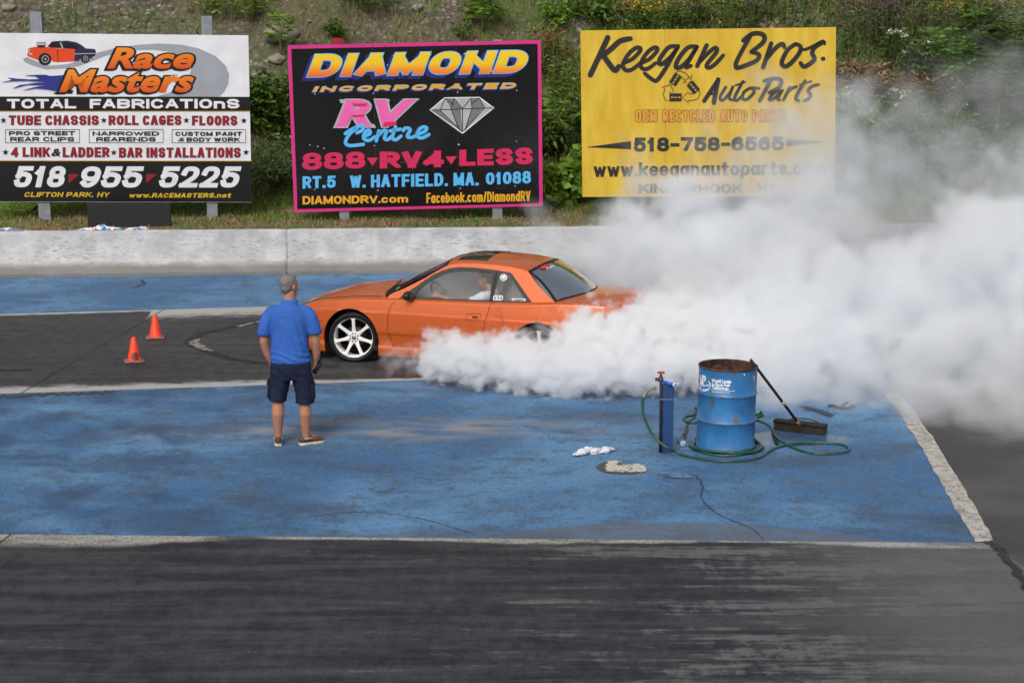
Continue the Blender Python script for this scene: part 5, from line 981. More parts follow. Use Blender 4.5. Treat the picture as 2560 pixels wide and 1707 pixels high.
# ---------------------------------------------------------------- the driver
drv = empty('person', CAR_O + Matrix.Rotation(CAR_YAW, 3, 'Z') @ Vector((1.62, -.37, .0)), CAR_YAW); tag(drv, 'young dark haired driver in a white shirt at the wheel of the orange car', 'person')
bpy.context.view_layer.update()
b = MB(); D = lambda u, y, z: (u - 1.62, y + .37, z)
PHd, MHd = head(b, D(1.655, -.37, 1.075), R(90), R(-3), .98)
b.limb([D(1.70, -.37, .56), D(1.74, -.37, .70), D(1.755, -.37, .85), D(1.745, -.37, .92), D(1.715, -.37, .98), D(1.68, -.37, 1.03)], [(.16, .11), (.16, .11), (.17, .10), (.12, .08), (.056, .056), (.054, .056)], 16, side=(0, 1, 0))
for sg in (-1, 1):
    y = -.37 + sg * .19; b.limb([D(1.745, y + sg * -.02, .90), D(1.66, y + sg * .03, .86), D(1.50, y + sg * .035, .80), D(1.42, y + sg * .03, .795), D(1.28, y, .815), D(1.12, -.37 + sg * .17, .86)], [.055, .050, .045, .042, .038, .028], 12)
    hand(b, D(1.12, -.37 + sg * .17, .86), D(1.045, -.37 + sg * .165, .90), (.0, -sg * .5, -.8), .9, 1, -sg)
    b.limb([D(1.62, -.37 + sg * .10, .53), D(1.30, -.37 + sg * .13, .60), D(1.18, -.37 + sg * .13, .57), D(.92, -.37 + sg * .11, .40), D(.84, -.37 + sg * .11, .36)], [.085, .07, .06, .045, .04], 12)
b.fuse('body', skin_mat('driver skin', lin((168, 112, 90)), lin((176, 110, 90))), drv, .0085, 3)
b = MB(); b.limb([D(1.69, -.37, .60), D(1.735, -.37, .72), D(1.752, -.37, .84), D(1.745, -.37, .91), D(1.728, -.37, .955)], [(.18, .125), (.185, .125), (.195, .118), (.165, .095), (.075, .07)], 20, side=(0, 1, 0))
for sg in (-1, 1): y = -.37 + sg * .19; b.limb([D(1.755, y - sg * .05, .905), D(1.70, y + sg * .01, .885), D(1.62, y + sg * .035, .845), D(1.55, y + sg * .035, .822)], [.062, .073, .068, .064], 14)
b.fuse('tee_shirt', cloth_mat('white cotton', lin((206, 204, 214)), 300, .06), drv, .01, 4, wob(9, .006))
b = MB(); b.limb([D(1.66, -.37, .53), D(1.56, -.37, .54)], [(.19, .10), (.19, .10)], 14, side=(0, 1, 0))
for sg in (-1, 1): b.limb([D(1.60, -.37 + sg * .10, .53), D(1.30, -.37 + sg * .13, .60), D(1.18, -.37 + sg * .13, .57), D(.94, -.37 + sg * .11, .41)], [.098, .085, .075, .065], 12)
b.fuse('trousers', M_SHORT, drv, .012, 3)
b = MB(); c0 = Vector(D(1.655, -.37, 1.075)); b.ball(c0 + MHd @ Vector((0, -.022, .040)), (.078, .094, .086), 18, 12, MHd); b.ball(c0 + MHd @ Vector((0, -.055, -.005)), (.062, .056, .07), 14, 10, MHd); b.ball(c0 + MHd @ Vector((0, .035, .085)), (.055, .055, .03), 12, 8, MHd)
b.fuse('hair', plain('dark hair', lin((30, 25, 22)), .6, 0, .3, 60), drv, .007, 2, lambda v: .004 * noise.noise((v.x * 60, v.y * 60, v.z * 60)))
M_EYE = plain('eye white', lin((200, 196, 190)), .3); M_IRIS = plain('iris', lin((40, 28, 20)), .3)
for P, own in ((PH, man), (PHd, drv)):
    for x in (-1, 1): MB().ball(P(x * .031, .078, .008), (.013, .013, .009), 10, 8).build('eye', M_EYE, own)
    MB().ball(P(-.031, .089, .008), .005, 8, 6).ball(P(.031, .089, .008), .005, 8, 6).build('iris', M_IRIS, own)
# ================================================================ THINGS ON THE PAD
# --- blue steel drum
t = NT('drum blue'); p = t.coord(); s = t.n('ShaderNodeSeparateXYZ'); t.l(p, s.inputs[0])
c = t.mix(t.step(t.noise(p, 4, 5), .3, .7), lin((38, 100, 158)), lin((56, 122, 180)))
c = t.mix(t.step(t.noise(t.coord('Object', (1, 1, .28)), 7, 7, .7), .56, .68, 0, .8), c, lin((74, 88, 100)))
rust = t.noise(p, 11, 8, .72); hoop = t.math('MAXIMUM', t.step(t.math('ABSOLUTE', t.math('SUBTRACT', s.outputs[2], .30)), .004, .022, .14, 0), t.step(t.math('ABSOLUTE', t.math('SUBTRACT', s.outputs[2], .575)), .004, .022, .14, 0))
hoop = t.math('MAXIMUM', hoop, t.step(s.outputs[2], .66, .86, 0, .10)); hoop = t.math('MAXIMUM', hoop, t.step(s.outputs[2], .06, .0, 0, .14))
c = t.mix(t.step(t.math('ADD', rust, hoop), .615, .69, 0, .92), c, t.mix(t.noise(p, 40, 4), lin((62, 50, 44)), lin((128, 116, 106))))
t.set(c, .42); t.bump(t.noise(p, 26, 5), .15, .006); M_DRUM = t.mat
M_RUST = plain('rusty steel', lin((84, 58, 46)), .85, 0, .4, 9, .4, dirt=(lin((34, 26, 24)), 6, .52))
DR = G(z6(1212, 764)); DR.z = .012
drum = empty('steel_drum', DR); drum.rotation_euler = (0, R(1.0), R(0)); tag(drum, 'open blue steel drum with rusty rim and white racing fuel lettering', 'drum')
RD, HD = .292, .848
prof = [(RD - .02, .018), (RD - .004, .0), (RD + .005, .006), (RD + .005, .02), (RD, .026), (RD, .28), (RD + .006, .288), (RD + .015, .300), (RD + .006, .312), (RD, .32), (RD, .555), (RD + .006, .563), (RD + .015, .575), (RD + .006, .587), (RD, .595), (RD, HD - .022), (RD + .002, HD - .016)]
do = MB().lathe(prof, 72).build('shell', M_DRUM, drum)
MB().lathe([(RD + .001, HD - .018), (RD + .007, HD - .012), (RD + .009, HD - .003), (RD + .004, HD + .004), (RD - .004, HD + .003), (RD - .007, HD - .006)], 72).build('rim', M_RUST, drum)
MB().lathe([(RD - .005, HD - .006), (RD - .006, .595), (RD + .004, .575), (RD - .006, .555), (RD - .006, .32), (RD + .004, .30), (RD - .006, .28), (RD - .006, .03), (.001, .025)], 72).build('inside', M_RUST, drum)
bpy.context.view_layer.update(); DMI = drum.matrix_world.inverted()
def on_drum(X, Y, lift=.0025):
    o = DMI @ CAM; d = (DMI.to_3x3() @ ray(*z6(X, Y))); r_ = RD + lift; a = d.x ** 2 + d.y ** 2; b_ = o.x * d.x + o.y * d.y; c_ = o.x ** 2 + o.y ** 2 - r_ * r_; D_ = max(0, b_ * b_ - a * c_); return o + d * ((-b_ - math.sqrt(D_)) / a)
def drum_text(mb, body, box, bold=.03, shear=0.0):
    P, F = glyphs(body, bold, shear); x0 = min(q[0] for q in P); x1 = max(q[0] for q in P); y0 = min(q[1] for q in P); y1 = max(q[1] for q in P); xa, ta, ba, xb, tb, bb = box
    out = []
    for x, y in P: u = (x - x0) / (x1 - x0); v = (y - y0) / (y1 - y0); out.append(on_drum(xa + (xb - xa) * u, (ba + (bb - ba) * u) * (1 - v) + (ta + (tb - ta) * u) * v))
    mb.add(out, F)
def drum_line(mb, pts, wd, n=5, closed=False):
    P = spline(pts, n, closed) if len(pts) > 2 else [tuple(np.array(pts[0]) + (np.array(pts[1]) - np.array(pts[0])) * k / 8) for k in range(9)]
    if closed: P.append(P[0])
    A, B = [], []
    for i, q in enumerate(P):
        a, b_ = P[max(i - 1, 0)], P[min(i + 1, len(P) - 1)]; d = Vector((b_[0] - a[0], b_[1] - a[1])); d.normalize(); A.append(on_drum(q[0] - d.y * wd / 2, q[1] + d.x * wd / 2)); B.append(on_drum(q[0] + d.y * wd / 2, q[1] - d.x * wd / 2))
    mb.grid([A, B])
M_LET = plain('worn white lettering', lin((226, 232, 238)), .5, dirt=(lin((96, 110, 126)), 30, .64))
m = MB(); drum_text(m, 'World Leader', (1114, 254, 284, 1262, 264, 290), .045); drum_text(m, 'in Race Fuel', (1116, 282, 310, 1247, 292, 312), .045); drum_text(m, 'Technology.', (1116, 308, 336, 1241, 314, 340), .045); drum_text(m, 'vpracingfuels.com', (1116, 343, 358, 1245, 350, 364), .02); drum_line(m, [(1112, 334), (1284, 346)], 3.5)
m.build('lettering', M_LET, do, smooth=False)
m = MB(); drum_text(m, 'V', (1026, 226, 330, 1052, 224, 332), .06, .1); drum_text(m, 'P', (1042, 226, 300, 1074, 232, 306), .075, .1); drum_line(m, [(1062 + 42 * math.cos(a), 302 + 42 * math.sin(a)) for a in np.linspace(-.9, 3.6, 14)], 6); drum_text(m, 'Racing', (1048, 298, 318, 1096, 288, 312), .02, .5); drum_text(m, 'FUELS', (1050, 328, 340, 1090, 328, 340), .03)
m.build('emblem', M_LET, do, smooth=False)
m = MB(); drum_line(m, [(1293, 512), (1293, 598)], 30); m.build('tape_patch', plain('grey tape', lin((104, 104, 108)), .6, 0, .2, 30), do, smooth=False)
m = MB(); drum_line(m, [(1418, 228), (1424, 250)], 5); drum_line(m, [(1430, 236), (1424, 272)], 4); drum_line(m, [(1352, 218), (1358, 230)], 8); m.build('paint_chip', M_LET, do, smooth=False)
# --- standpipe post
PB = G(z6(786, 800)); post_y = PB.y; M_POSTB = plain('dark blue enamel', lin((26, 62, 112)), .5, 0, .2, 8, dirt=(lin((60, 76, 96)), 10, .62)); M_PIPE = plain('dark iron pipe', lin((72, 66, 64)), .55, .4, .3, 20)
sp = empty('standpipe', (PB.x, PB.y, .004)); tag(sp, 'dark blue water standpipe with a red tap wheel beside the drum', 'standpipe')
MB().box((.004, .04, .345), (.108, .11, .69), bev=.006).build('post', M_POSTB, sp, smooth=False)
MB().limb([(-.064, .02, 0), (-.068, .02, .69), (-.070, .02, .735)], .0155, 14).build('pipe', M_PIPE, sp)
vb = MB().lathe([(.024, 0), (.026, .01), (.026, .035), (.018, .04), (.016, .06), (.012, .062), (.008, .085)], 16, c=(-.070, .02, .725)).limb([(-.07, .02, .745), (-.125, .015, .748)], .017, 12).build('valve', M_PIPE, sp)
hw = MB().tube([(-.070 + .034 * math.cos(a), .02 + .034 * math.sin(a), .815) for a in np.linspace(0, 2 * math.pi, 21)], .006, 6)
for k in range(3): hw.tube([(-.07 + .034 * math.cos(k * 2.1), .02 + .034 * math.sin(k * 2.1), .815), (-.07, .02, .812)], .005, 6)
hw.build('tap_wheel', plain('red enamel', lin((178, 30, 44)), .45), vb)
MB().box((-.01, -.016, .55), (.125, .004, .012)).box((-.075, .02, .55), (.004, .06, .012)).build('strap', plain('worn strap', lin((120, 116, 110)), .6), sp, smooth=False)
nz = empty('spray_nozzle', (PB.x, PB.y, .69)); tag(nz, 'blue and white spray nozzle lying on top of the standpipe', 'spray nozzle')
MB().limb([(-.055, -.01, .045), (.01, -.03, .030), (.045, -.04, .022)], [.014, .016, .019], 14).build('barrel', plain('nozzle blue', lin((40, 92, 200)), .35), nz); MB().limb([(.046, -.04, .022), (.060, -.044, .018)], [.021, .021], 14).build('tip', plain('nozzle white', lin((206, 214, 224)), .4), nz); MB().limb([(.03, .02, .012), (.10, -.01, .016), (.112, -.014, .014)], [.011, .012, .010], 10).build('grip', plain('nozzle pale blue', lin((130, 176, 224)), .4), nz)
# --- green hose
def g6(X, Y, z=.016): return tuple(G(z6(X, Y), z))
hp = [tuple(atY(z6(X, Y), post_y + dy)) for X, Y, dy in ((705, 322, .015), (668, 328, 0), (636, 348, -.01), (614, 392, -.02), (607, 450, -.03), (618, 530, -.05), (655, 620, -.08), (712, 702, -.12))]
hp += [g6(790, 762, .10), g6(850, 790, .05), g6(950, 826, .018), g6(1100, 852), g6(1250, 862), g6(1390, 852), g6(1480, 826), g6(1550, 780), g6(1640, 746), g6(1760, 728), g6(1900, 724), g6(2050, 734), g6(2124, 762), g6(2100, 792), g6(1990, 806), g6(1880, 804), g6(1780, 786), g6(1690, 748), g6(1620, 706, .03), g6(1580, 660), g6(1560, 620), g6(1530, 592), g6(1480, 570), g6(1430, 556), g6(1300, 552), g6(1150, 560), g6(1000, 578), g6(940, 572), g6(908, 556), g6(915, 538), g6(955, 526), g6(1010, 516), g6(1200, 512), g6(1400, 516), g6(1465, 514, .03)]
M_HOSE = plain('green hose', lin((34, 74, 60)), .4, 0, .25, 10, dirt=(lin((96, 100, 96)), 9, .58))
hose = empty('garden_hose', (DR.x, DR.y, .004)); tag(hose, 'dark green garden hose looping from the standpipe round the foot of the drum', 'hose'); bpy.context.view_layer.update()
def hosed(pts, name, mat, r, n=7):
    o = MB().tube([tuple(Vector(q) - hose.location) for q in (spline(pts, n) if n else pts)], r, 9).build(name, mat, hose); return o
hosed(hp, 'hose_run', M_HOSE, .0145)
coil = []
for i in range(190):
    a = i * .1 + 2.4; k = i / 190; r_ = .325 + .035 * math.sin(k * 9) + .012 * math.sin(i * .37); coil.append((DR.x + r_ * math.cos(a) * 1.03, DR.y + r_ * math.sin(a) - .005, .018 + .028 * k + .006 * math.sin(i * .23)))
hosed(coil, 'hose_coil', M_HOSE, .0145, 0)
hosed([g6(1560, 640), g6(1575, 690), g6(1596, 736)], 'hose_tail', M_DARK, .012, 5)
hosed([hp[0], hp[1], hp[2], hp[3]], 'hose_collar', plain('hose braid', lin((134, 128, 120)), .5, .3), .0165, 5)
hosed([g6(1418, 512, .035), g6(1450, 505, .04), g6(1475, 498, .05)], 'hose_end', plain('bright green fitting', lin((44, 158, 130)), .45), .022, 4)
MB().limb([tuple(Vector(g6(1475, 500, .05)) - hose.location), tuple(Vector(g6(1488, 522, .03)) - hose.location), tuple(Vector(g6(1452, 536, .02)) - hose.location)], [.02, .014, .012], 8).build('coupling', M_PIPE, hose)
# --- push broom leaning on the drum
bl, br = G(z6(1574, 596), .05), G(z6(1960, 640), .05); bc = (bl + br) / 2; d = (br - bl).normalized(); L_ = (br - bl).length; rz = math.atan2(d.y, d.x)
broom = empty('push_broom', (bc.x, bc.y, .012), rz); tag(broom, 'black push broom leaning its handle on the drum rim', 'broom'); bpy.context.view_layer.update(); BM_I = broom.matrix_world.inverted()
M_WOOD = plain('grimy wood', lin((28, 25, 24)), .75, 0, .4, 30, dirt=(lin((84, 74, 62)), 14, .66)); t = NT('bristles'); pp = t.coord('Object', (1, 1, .1)); t.set(t.mix(t.noise(pp, 160, 3), lin((22, 20, 18)), lin((62, 56, 48))), .95); t.bump(t.noise(pp, 150, 3), 1, .01); M_BRIS = t.mat
MB().box((0, 0, .092), (L_, .095, .040), bev=.01).build('block', M_WOOD, broom)
bm_ = MB(); rr = random.Random(4); n = 44
for side_ in range(2): pass
bm_.grid([[(x, y * (1 + .12 * (z < .05)) + rr.uniform(-.004, .004), z) for x, y in [(-L_ / 2 + .01 + (L_ - .02) * i / n, -.036) for i in range(n + 1)] + [(L_ / 2 - .01, .036 - .072 * 0)] + [(L_ / 2 - .01 - (L_ - .02) * i / n, .036) for i in range(n + 1)]] for z in (.0, .035, .075)], close=True)
bm_.build('bristles', M_BRIS, broom)
foot = BM_I @ atY(z6(1756, 586), G(z6(1756, 600), .12).y); rimp = DMI.inverted() @ Vector((RD * .985, .045, HD + .016)); tp = on_plane(z6(1402, 116), Vector((0, rimp.y - .06, 0)), Vector((0, 1, 0)))
top = BM_I @ tp; MB().limb([tuple(foot), tuple(foot.lerp(top, .5)), tuple(top)], [.0155, .0155, .0155], 12).build('handle', M_WOOD, broom)
MB().limb([tuple(foot.lerp(top, .30)), tuple(foot.lerp(top, .36))], .0165, 12).build('handle_label', plain('paper label', lin((168, 158, 140)), .7), broom)
br_ = MB(); dv = (top - foot).normalized()
for sx in (-1, 1): br_.tube([tuple(foot + dv * .10), (foot.x + sx * .06, foot.y * .5 - .005, .17), (foot.x + sx * .13, -.01, .13), (foot.x + sx * .16, -.015, .125)], .0065, 6, smooth=4)
br_.build('brace', M_PIPE, broom); MB().limb([tuple(foot - dv * .02), tuple(foot + dv * .05)], .019, 12).build('ferrule', plain('brass ferrule', lin((150, 116, 60)), .5, .5), broom)
# --- rag, cup, debris
def crumple(name, pts, rad, mat, loc_z, label, cat, seed, amp=.018):
    b = MB(); c_ = G(pts[0]); b.limb([tuple(G(q, .022) - Vector((c_.x, c_.y, 0))) for q in pts], rad, 10)
    for i, q in enumerate(pts[1:-1:2]): v = G(q, .03) - Vector((c_.x, c_.y, 0)); b.ball(v, (.05, .05, .03), 10, 8)
    o = b.fuse(name, mat, None, .006, 1, lambda v: amp * noise.noise((v.x * 16 + seed, v.y * 26, v.z * 30)) + amp * 1.3 * (.35 - abs(noise.noise((v.x * 30, v.y * 42 + seed, v.z * 40)))) ); o.location = (c_.x, c_.y, .004); return tag(o, label, cat)
crumple('rag', [z6(*q) for q in ((112, 818), (165, 796), (205, 778), (255, 788), (300, 794), (335, 780), (400, 772))], [(.03, .010), (.05, .016), (.07, .026), (.040, .016), (.036, .014), (.062, .024), (.03, .008)], plain('white rag', lin((206, 206, 214)), .9, 0, .08, 20), 0, 'crumpled white rag lying on the blue pad', 'rag', 3)
M_CLEAR = glass('clear plastic', (.86, .90, .92), .10)
cp = G(z6(908, 770)); o = MB().lathe([(.001, .0), (.030, .0), (.034, .008), (.035, .05), (.032, .06), (.035, .07), (.035, .11), (.02, .14), (.013, .15), (.013, .165), (.001, .166)], 20, axis=Matrix.Rotation(R(-80), 3, 'X')).build('plastic_bottle', M_CLEAR, loc=(cp.x, cp.y + .05, .040)); o.rotation_euler = (0, 0, R(12))
m_ = MB().lathe([(.001, -.002), (.030, -.002), (.034, .006)], 20, axis=Matrix.Rotation(R(-80), 3, 'X')).build('bottle_base', plain('milky plastic', lin((176, 190, 204)), .3), o); tag(o, 'empty clear plastic bottle lying between standpipe and drum', 'bottle')
dp_ = G(z6(2100, 468)); db = empty('black_stand', (dp_.x, dp_.y, .004)); tag(db, 'small black steel stand lying at the edge of the smoke', 'stand')
Q = lambda X, Y, z: tuple(G(z6(X, Y), z) - Vector((dp_.x, dp_.y, .004)))
MB().limb([Q(2060, 470, .02), Q(2090, 440, .06), Q(2116, 428, .075)], .014, 8).build('arm', M_DARK, db); MB().limb([Q(2070, 472, .02), Q(2120, 472, .02), Q(2158, 456, .03)], [.018, .02, .024], 8).limb([Q(2070, 472, .02), Q(2010, 455, .02), Q(1970, 452, .02)], [.02, .02, .015], 8).build('foot', M_DARK, db)
# --- traffic cones
def cone(px, rz, scuff, label, h=.315):
    c_ = G(px); e = empty('traffic_cone', (c_.x, c_.y, .004), rz); tag(e, label, 'traffic cone', 'cones on the far lane')
    t = NT('cone plastic'); p = t.coord(); s_ = t.n('ShaderNodeSeparateXYZ'); t.l(p, s_.inputs[0]); c2 = t.mix(t.step(t.noise(p, 14, 5), .35, .7), lin((232, 62, 22)), lin((246, 84, 38)))
    c2 = t.mix(t.step(t.noise(p, 24, 6, .7), .58 if scuff else .66, .70 if scuff else .8, 0, .6), c2, lin((120, 44, 30)))
    if scuff:
        b_ = t.n('ShaderNodeVectorMath', operation='DISTANCE'); t.l(p, b_.inputs[0]); b_.inputs[1].default_value = (.01, -.085, .075); k = t.math('ADD', t.math('DIVIDE', b_.outputs['Value'], .075), t.math('MULTIPLY', t.math('SUBTRACT', t.noise(p, 30, 6, .7), .5), 1.6)); c2 = t.mix(t.step(k, .55, .95, .9, 0), c2, lin((62, 34, 28)))
    t.set(c2, .5)
    MB().lathe([(.088, .018), (.084, .026), (.030, h - .012), (.026, h - .003), (.019, h), (.016, h - .01), (.06, .05)], 36).build('cone_body', t.mat, e)
    MB().box((0, 0, .014), (.25, .25, .022), bev=.007).build('base', plain('faded cone base', lin((136, 96, 88)), .8, 0, .3, 16, dirt=(lin((90, 84, 82)), 14, .55)), e)
cone(z7(1040, 820), R(14), True, 'orange traffic cone with a black scuff, nearer of the two')
cone(z7(1204, 636), R(8), False, 'clean orange traffic cone, farther of the two, on the lane joint')
# --- behind the barrier: black board, torn plastic, leaning stick, cable
def billet(name, pts, Y, th, mat, label, cat):
    V_ = [atY(q, Y) for q in pts]; c_ = V_[0].copy(); b_ = [v + Vector((0, th, 0)) for v in V_]; n_ = len(V_); o = MB().add([tuple(v - c_) for v in V_ + b_], [tuple(range(n_ - 1, -1, -1)), tuple(range(n_, 2 * n_))] + [(i, (i + 1) % n_, n_ + (i + 1) % n_, n_ + i) for i in range(n_)]).build(name, mat, smooth=False, loc=tuple(c_)); return tag(o, label, cat)
billet('black_board', [z1(*q) for q in ((568, 1326), (1112, 1326), (1112, 1500), (575, 1500))], 31.75, .09, plain('black board', lin((20, 20, 22)), .6, 0, .3, 6), 'black board standing on the grass below the white sign', 'board')
a_, b2 = atY(z1(186, 1398), 33.2), atY(z1(252, 1342), 33.2); tag(MB().limb([(0, 0, -.0), tuple(b2 - a_)], [.022, .02], 8).build('stick', M_DARK, loc=tuple(a_)), 'dark stick leaning below the white sign', 'stick')
def scrap(name, pts, label, seed, mats):
    rr = random.Random(seed); rows = []
    P = [atY(z1(*q), 31.0) for q in pts]; c_ = P[0].copy()
    for j in range(4): rows.append([tuple(v - c_ + Vector((rr.uniform(-.03, .03), j * .07 + rr.uniform(-.03, .03), -.075 - .05 * (j == 3) - .06 * (j == 0) + rr.uniform(-.028, .028)))) for v in P])
    o = MB().grid(rows).build(name, mats, smooth=False, loc=tuple(c_)); return tag(o, label, 'litter')
t = NT('printed plastic'); p = t.coord(); c = t.mix(t.step(t.noise(p, 5, 4), .5, .54), lin((214, 218, 226)), lin((60, 130, 180))); c = t.mix(t.step(t.noise(p, 9, 4), .60, .63), c, lin((190, 60, 66))); t.set(c, .4); M_PLAS = t.mat
scrap('torn_plastic', [(400, 1490), (450, 1478), (500, 1482), (550, 1470), (600, 1474), (640, 1452), (665, 1442), (690, 1462), (740, 1468), (790, 1474)], 'torn white plastic sheet lying along the barrier top below the white sign', 2, M_PLAS)
scrap('torn_plastic', [(800, 1476), (840, 1468), (870, 1462), (905, 1458), (940, 1462), (970, 1482), (1040, 1490)], 'blue and white torn plastic scrap right of the long torn sheet', 5, M_PLAS)
scrap('torn_plastic', [(-20, 1466), (30, 1472), (90, 1470), (150, 1482), (220, 1486)], 'white plastic strip left of the first sign post', 9, M_PLAS)
ca = [atY(dp(x, y), 34.0) for x, y in ((1480, 448), (1530, 455), (1590, 464), (1660, 472), (1730, 474))]; tag(MB().tube([tuple(v - ca[0]) for v in ca], .018, 7, smooth=5).build('cable', M_DARK, loc=tuple(ca[0])), 'black cable sagging below the yellow sign', 'cable')
# ================================================================ PLANTS AND STONES
def leaf_mat(name, cols, rough=.6):
    t = NT(name); g = t.n('ShaderNodeNewGeometry'); c = t.ramp(g.outputs['Random Per Island'], [(i / (len(cols) - 1), lin(c_)) for i, c_ in enumerate(cols)]); t.set(c, rough, spec=.3)
    tr = t.n('ShaderNodeBsdfTranslucent'); t.l(c, tr.inputs[0]); m = t.n('ShaderNodeMixShader'); m.inputs[0].default_value = .28; t.l(t.b.outputs[0], m.inputs[1]); t.l(tr.outputs[0], m.inputs[2]); t.l(m.outputs[0], t.out.inputs['Surface']); return t.mat
M_MID = leaf_mat('mid green leaves', [(56, 80, 30), (86, 114, 44), (112, 138, 58)]); M_BRIGHT = leaf_mat('bright leaves', [(84, 118, 36), (120, 156, 54), (150, 180, 78)]); M_PALE = leaf_mat('pale leaves', [(88, 114, 64), (124, 148, 92), (154, 172, 120)]); M_DEEP = leaf_mat('dark leaves', [(50, 72, 34), (74, 100, 46), (98, 124, 60)])
M_DRY = leaf_mat('dry stalks', [(112, 84, 52), (150, 122, 82), (172, 150, 110)]); M_DOCK = leaf_mat('rusty seed heads', [(110, 62, 34), (146, 90, 50), (160, 110, 70)]); M_YEL_F = leaf_mat('yellow petals', [(196, 160, 30), (222, 190, 50)]); M_PUR = leaf_mat('purple petals', [(104, 66, 86), (132, 90, 108)]); M_WHT = leaf_mat('white petals', [(196, 196, 186), (220, 220, 212)])
M_FROND = leaf_mat('sumac leaves', [(84, 118, 54), (112, 148, 68), (134, 166, 86)]); M_STEM = plain('plant stem', lin((92, 96, 52)), .8)
M_GRASS = leaf_mat('grass blades', [(78, 106, 36), (106, 136, 52), (134, 156, 76)]); M_STRAW = leaf_mat('dead grass', [(112, 90, 64), (146, 122, 90), (168, 146, 112)])
rs = np.random.default_rng(12)
def leaves(centres, size, aspect=.45, droop=.3, dirs=None, spread=1.0):
    """pointed leaves, each four points folded on the midrib; returns an MB-like pair of arrays"""
    n = len(centres); c_ = np.asarray(centres, float); d = rs.normal(size=(n, 3)); d[:, 2] = d[:, 2] * .6 - droop * .2
    if dirs is not None: d = d * spread * .4 + np.asarray(dirs)
    d /= np.linalg.norm(d, axis=1)[:, None]; u = rs.normal(size=(n, 3)); u[:, 2] += 1.3; s_ = np.cross(d, u); s_ /= np.linalg.norm(s_, axis=1)[:, None] + 1e-9; nn = np.cross(s_, d)
    L_ = (size * rs.uniform(.6, 1.35, n))[:, None]; W_ = L_ * aspect * .5
    v = np.stack([c_, c_ + d * L_ * .45 + s_ * W_ + nn * L_ * .06, c_ + d * L_ - np.array([0, 0, 1]) * L_ * droop * .35, c_ + d * L_ * .45 - s_ * W_ + nn * L_ * .06], 1)
    return v.reshape(-1, 3)
def leaf_obj(name, verts, mats, parent=None, mi=None, loc=(0, 0, 0)):
    n = len(verts) // 4; me = bpy.data.meshes.new(name); me.vertices.add(n * 4); me.vertices.foreach_set('co', (np.asarray(verts) - np.asarray(loc)).astype(np.float32).ravel()); me.loops.add(n * 4); me.loops.foreach_set('vertex_index', np.arange(n * 4, dtype=np.int32)); me.polygons.add(n); me.polygons.foreach_set('loop_start', np.arange(0, n * 4, 4, dtype=np.int32))
    for m in (mats if isinstance(mats, list) else [mats]): me.materials.append(m)
    if mi is not None: me.polygons.foreach_set('material_index', np.asarray(mi, np.int32))
    me.update(calc_edges=True); me.validate(); o = bpy.data.objects.new(name, me); col.objects.link(o)
    if parent: o.parent = parent
    else: o.location = loc
    return o
def clump(n, r, h, lobes=7):
    """points through a ragged bush: a handful of uneven lobes, denser near their skins"""
    L_ = [(rs.normal(0, r * .45, 2), rs.uniform(.25, 1) * h * .72, r * rs.uniform(.3, .62)) for _ in range(lobes)]; out = []
    for _ in range(n):
        (xy, z, q) = L_[rs.integers(lobes)]; d = rs.normal(size=3); d /= np.linalg.norm(d); k = q * rs.uniform(.35, 1.1) ** .6; p_ = np.array([xy[0], xy[1], z]) + d * k * np.array([1, 1, .8]); p_[2] = abs(p_[2]); out.append(p_)
    return np.array(out)
GRP = 'plants growing on the bank behind the signs'
def at_hill(px): q = hill_hit(dp(*px)); return Vector((q.x, q.y, hill_z(q.x, q.y)))
def shrub(px, r, h, n, mat, size, label, cat='bush', name='bush', aspect=.45, flowers=None, base=None):
    B = base or at_hill(px); e = empty(name, B); tag(e, label, cat, GRP); P = clump(n, r, h)
    leaf_obj('foliage', leaves(P, size, aspect), mat, e)
    st = MB()
    for _ in range(9): a = rs.uniform(0, 6.28); q = rs.uniform(.2, .7) * r; st.limb([(0, 0, -.05), (q * .5 * math.cos(a), q * .5 * math.sin(a), h * .4), (q * math.cos(a), q * math.sin(a), h * .8)], [.012, .009, .005], 5)
    st.build('stem', M_STEM, e)
    if flowers:
        fm, k, fs = flowers; top = P[np.argsort(P[:, 2] + rs.normal(0, .1 * h, len(P)) - P[:, 1] * .25)[-k * 3:]]; top = top[rs.permutation(len(top))[:k]]; V_ = []
        for q in top:
            for _ in range(9): V_.append(q + rs.normal(0, fs * .5, 3) * (1, 1, .4) + (0, 0, .03))
        leaf_obj('blossom', leaves(np.array(V_), fs, .8, 0), fm, e)
    return e
def frond(base, direction, length, arch, n=15):
    """one feather-shaped sumac leaf: leaflets in pairs on a bowed rib"""
    base = np.array(base, float); d = np.array(direction, float); d /= np.linalg.norm(d); V_ = []; rib = []
    side = np.cross(d, (0, 0, 1)); side /= np.linalg.norm(side) + 1e-6
    for i in range(n + 1): k = i / n; rib.append(base + d * length * k + np.array([0, 0, 1]) * (arch * length * (k * .9 - k * k * 1.1)))
    for i in range(2, n + 1):
        k = i / n; ln = length * .30 * math.sin(math.pi * min(1, .25 + k * .75)) ** .7 + .01
        for s_ in (-1, 1): V_.append((rib[i], side * s_ * .9 + d * .42 + np.array([0, 0, -.18]), ln))
    return rib, V_
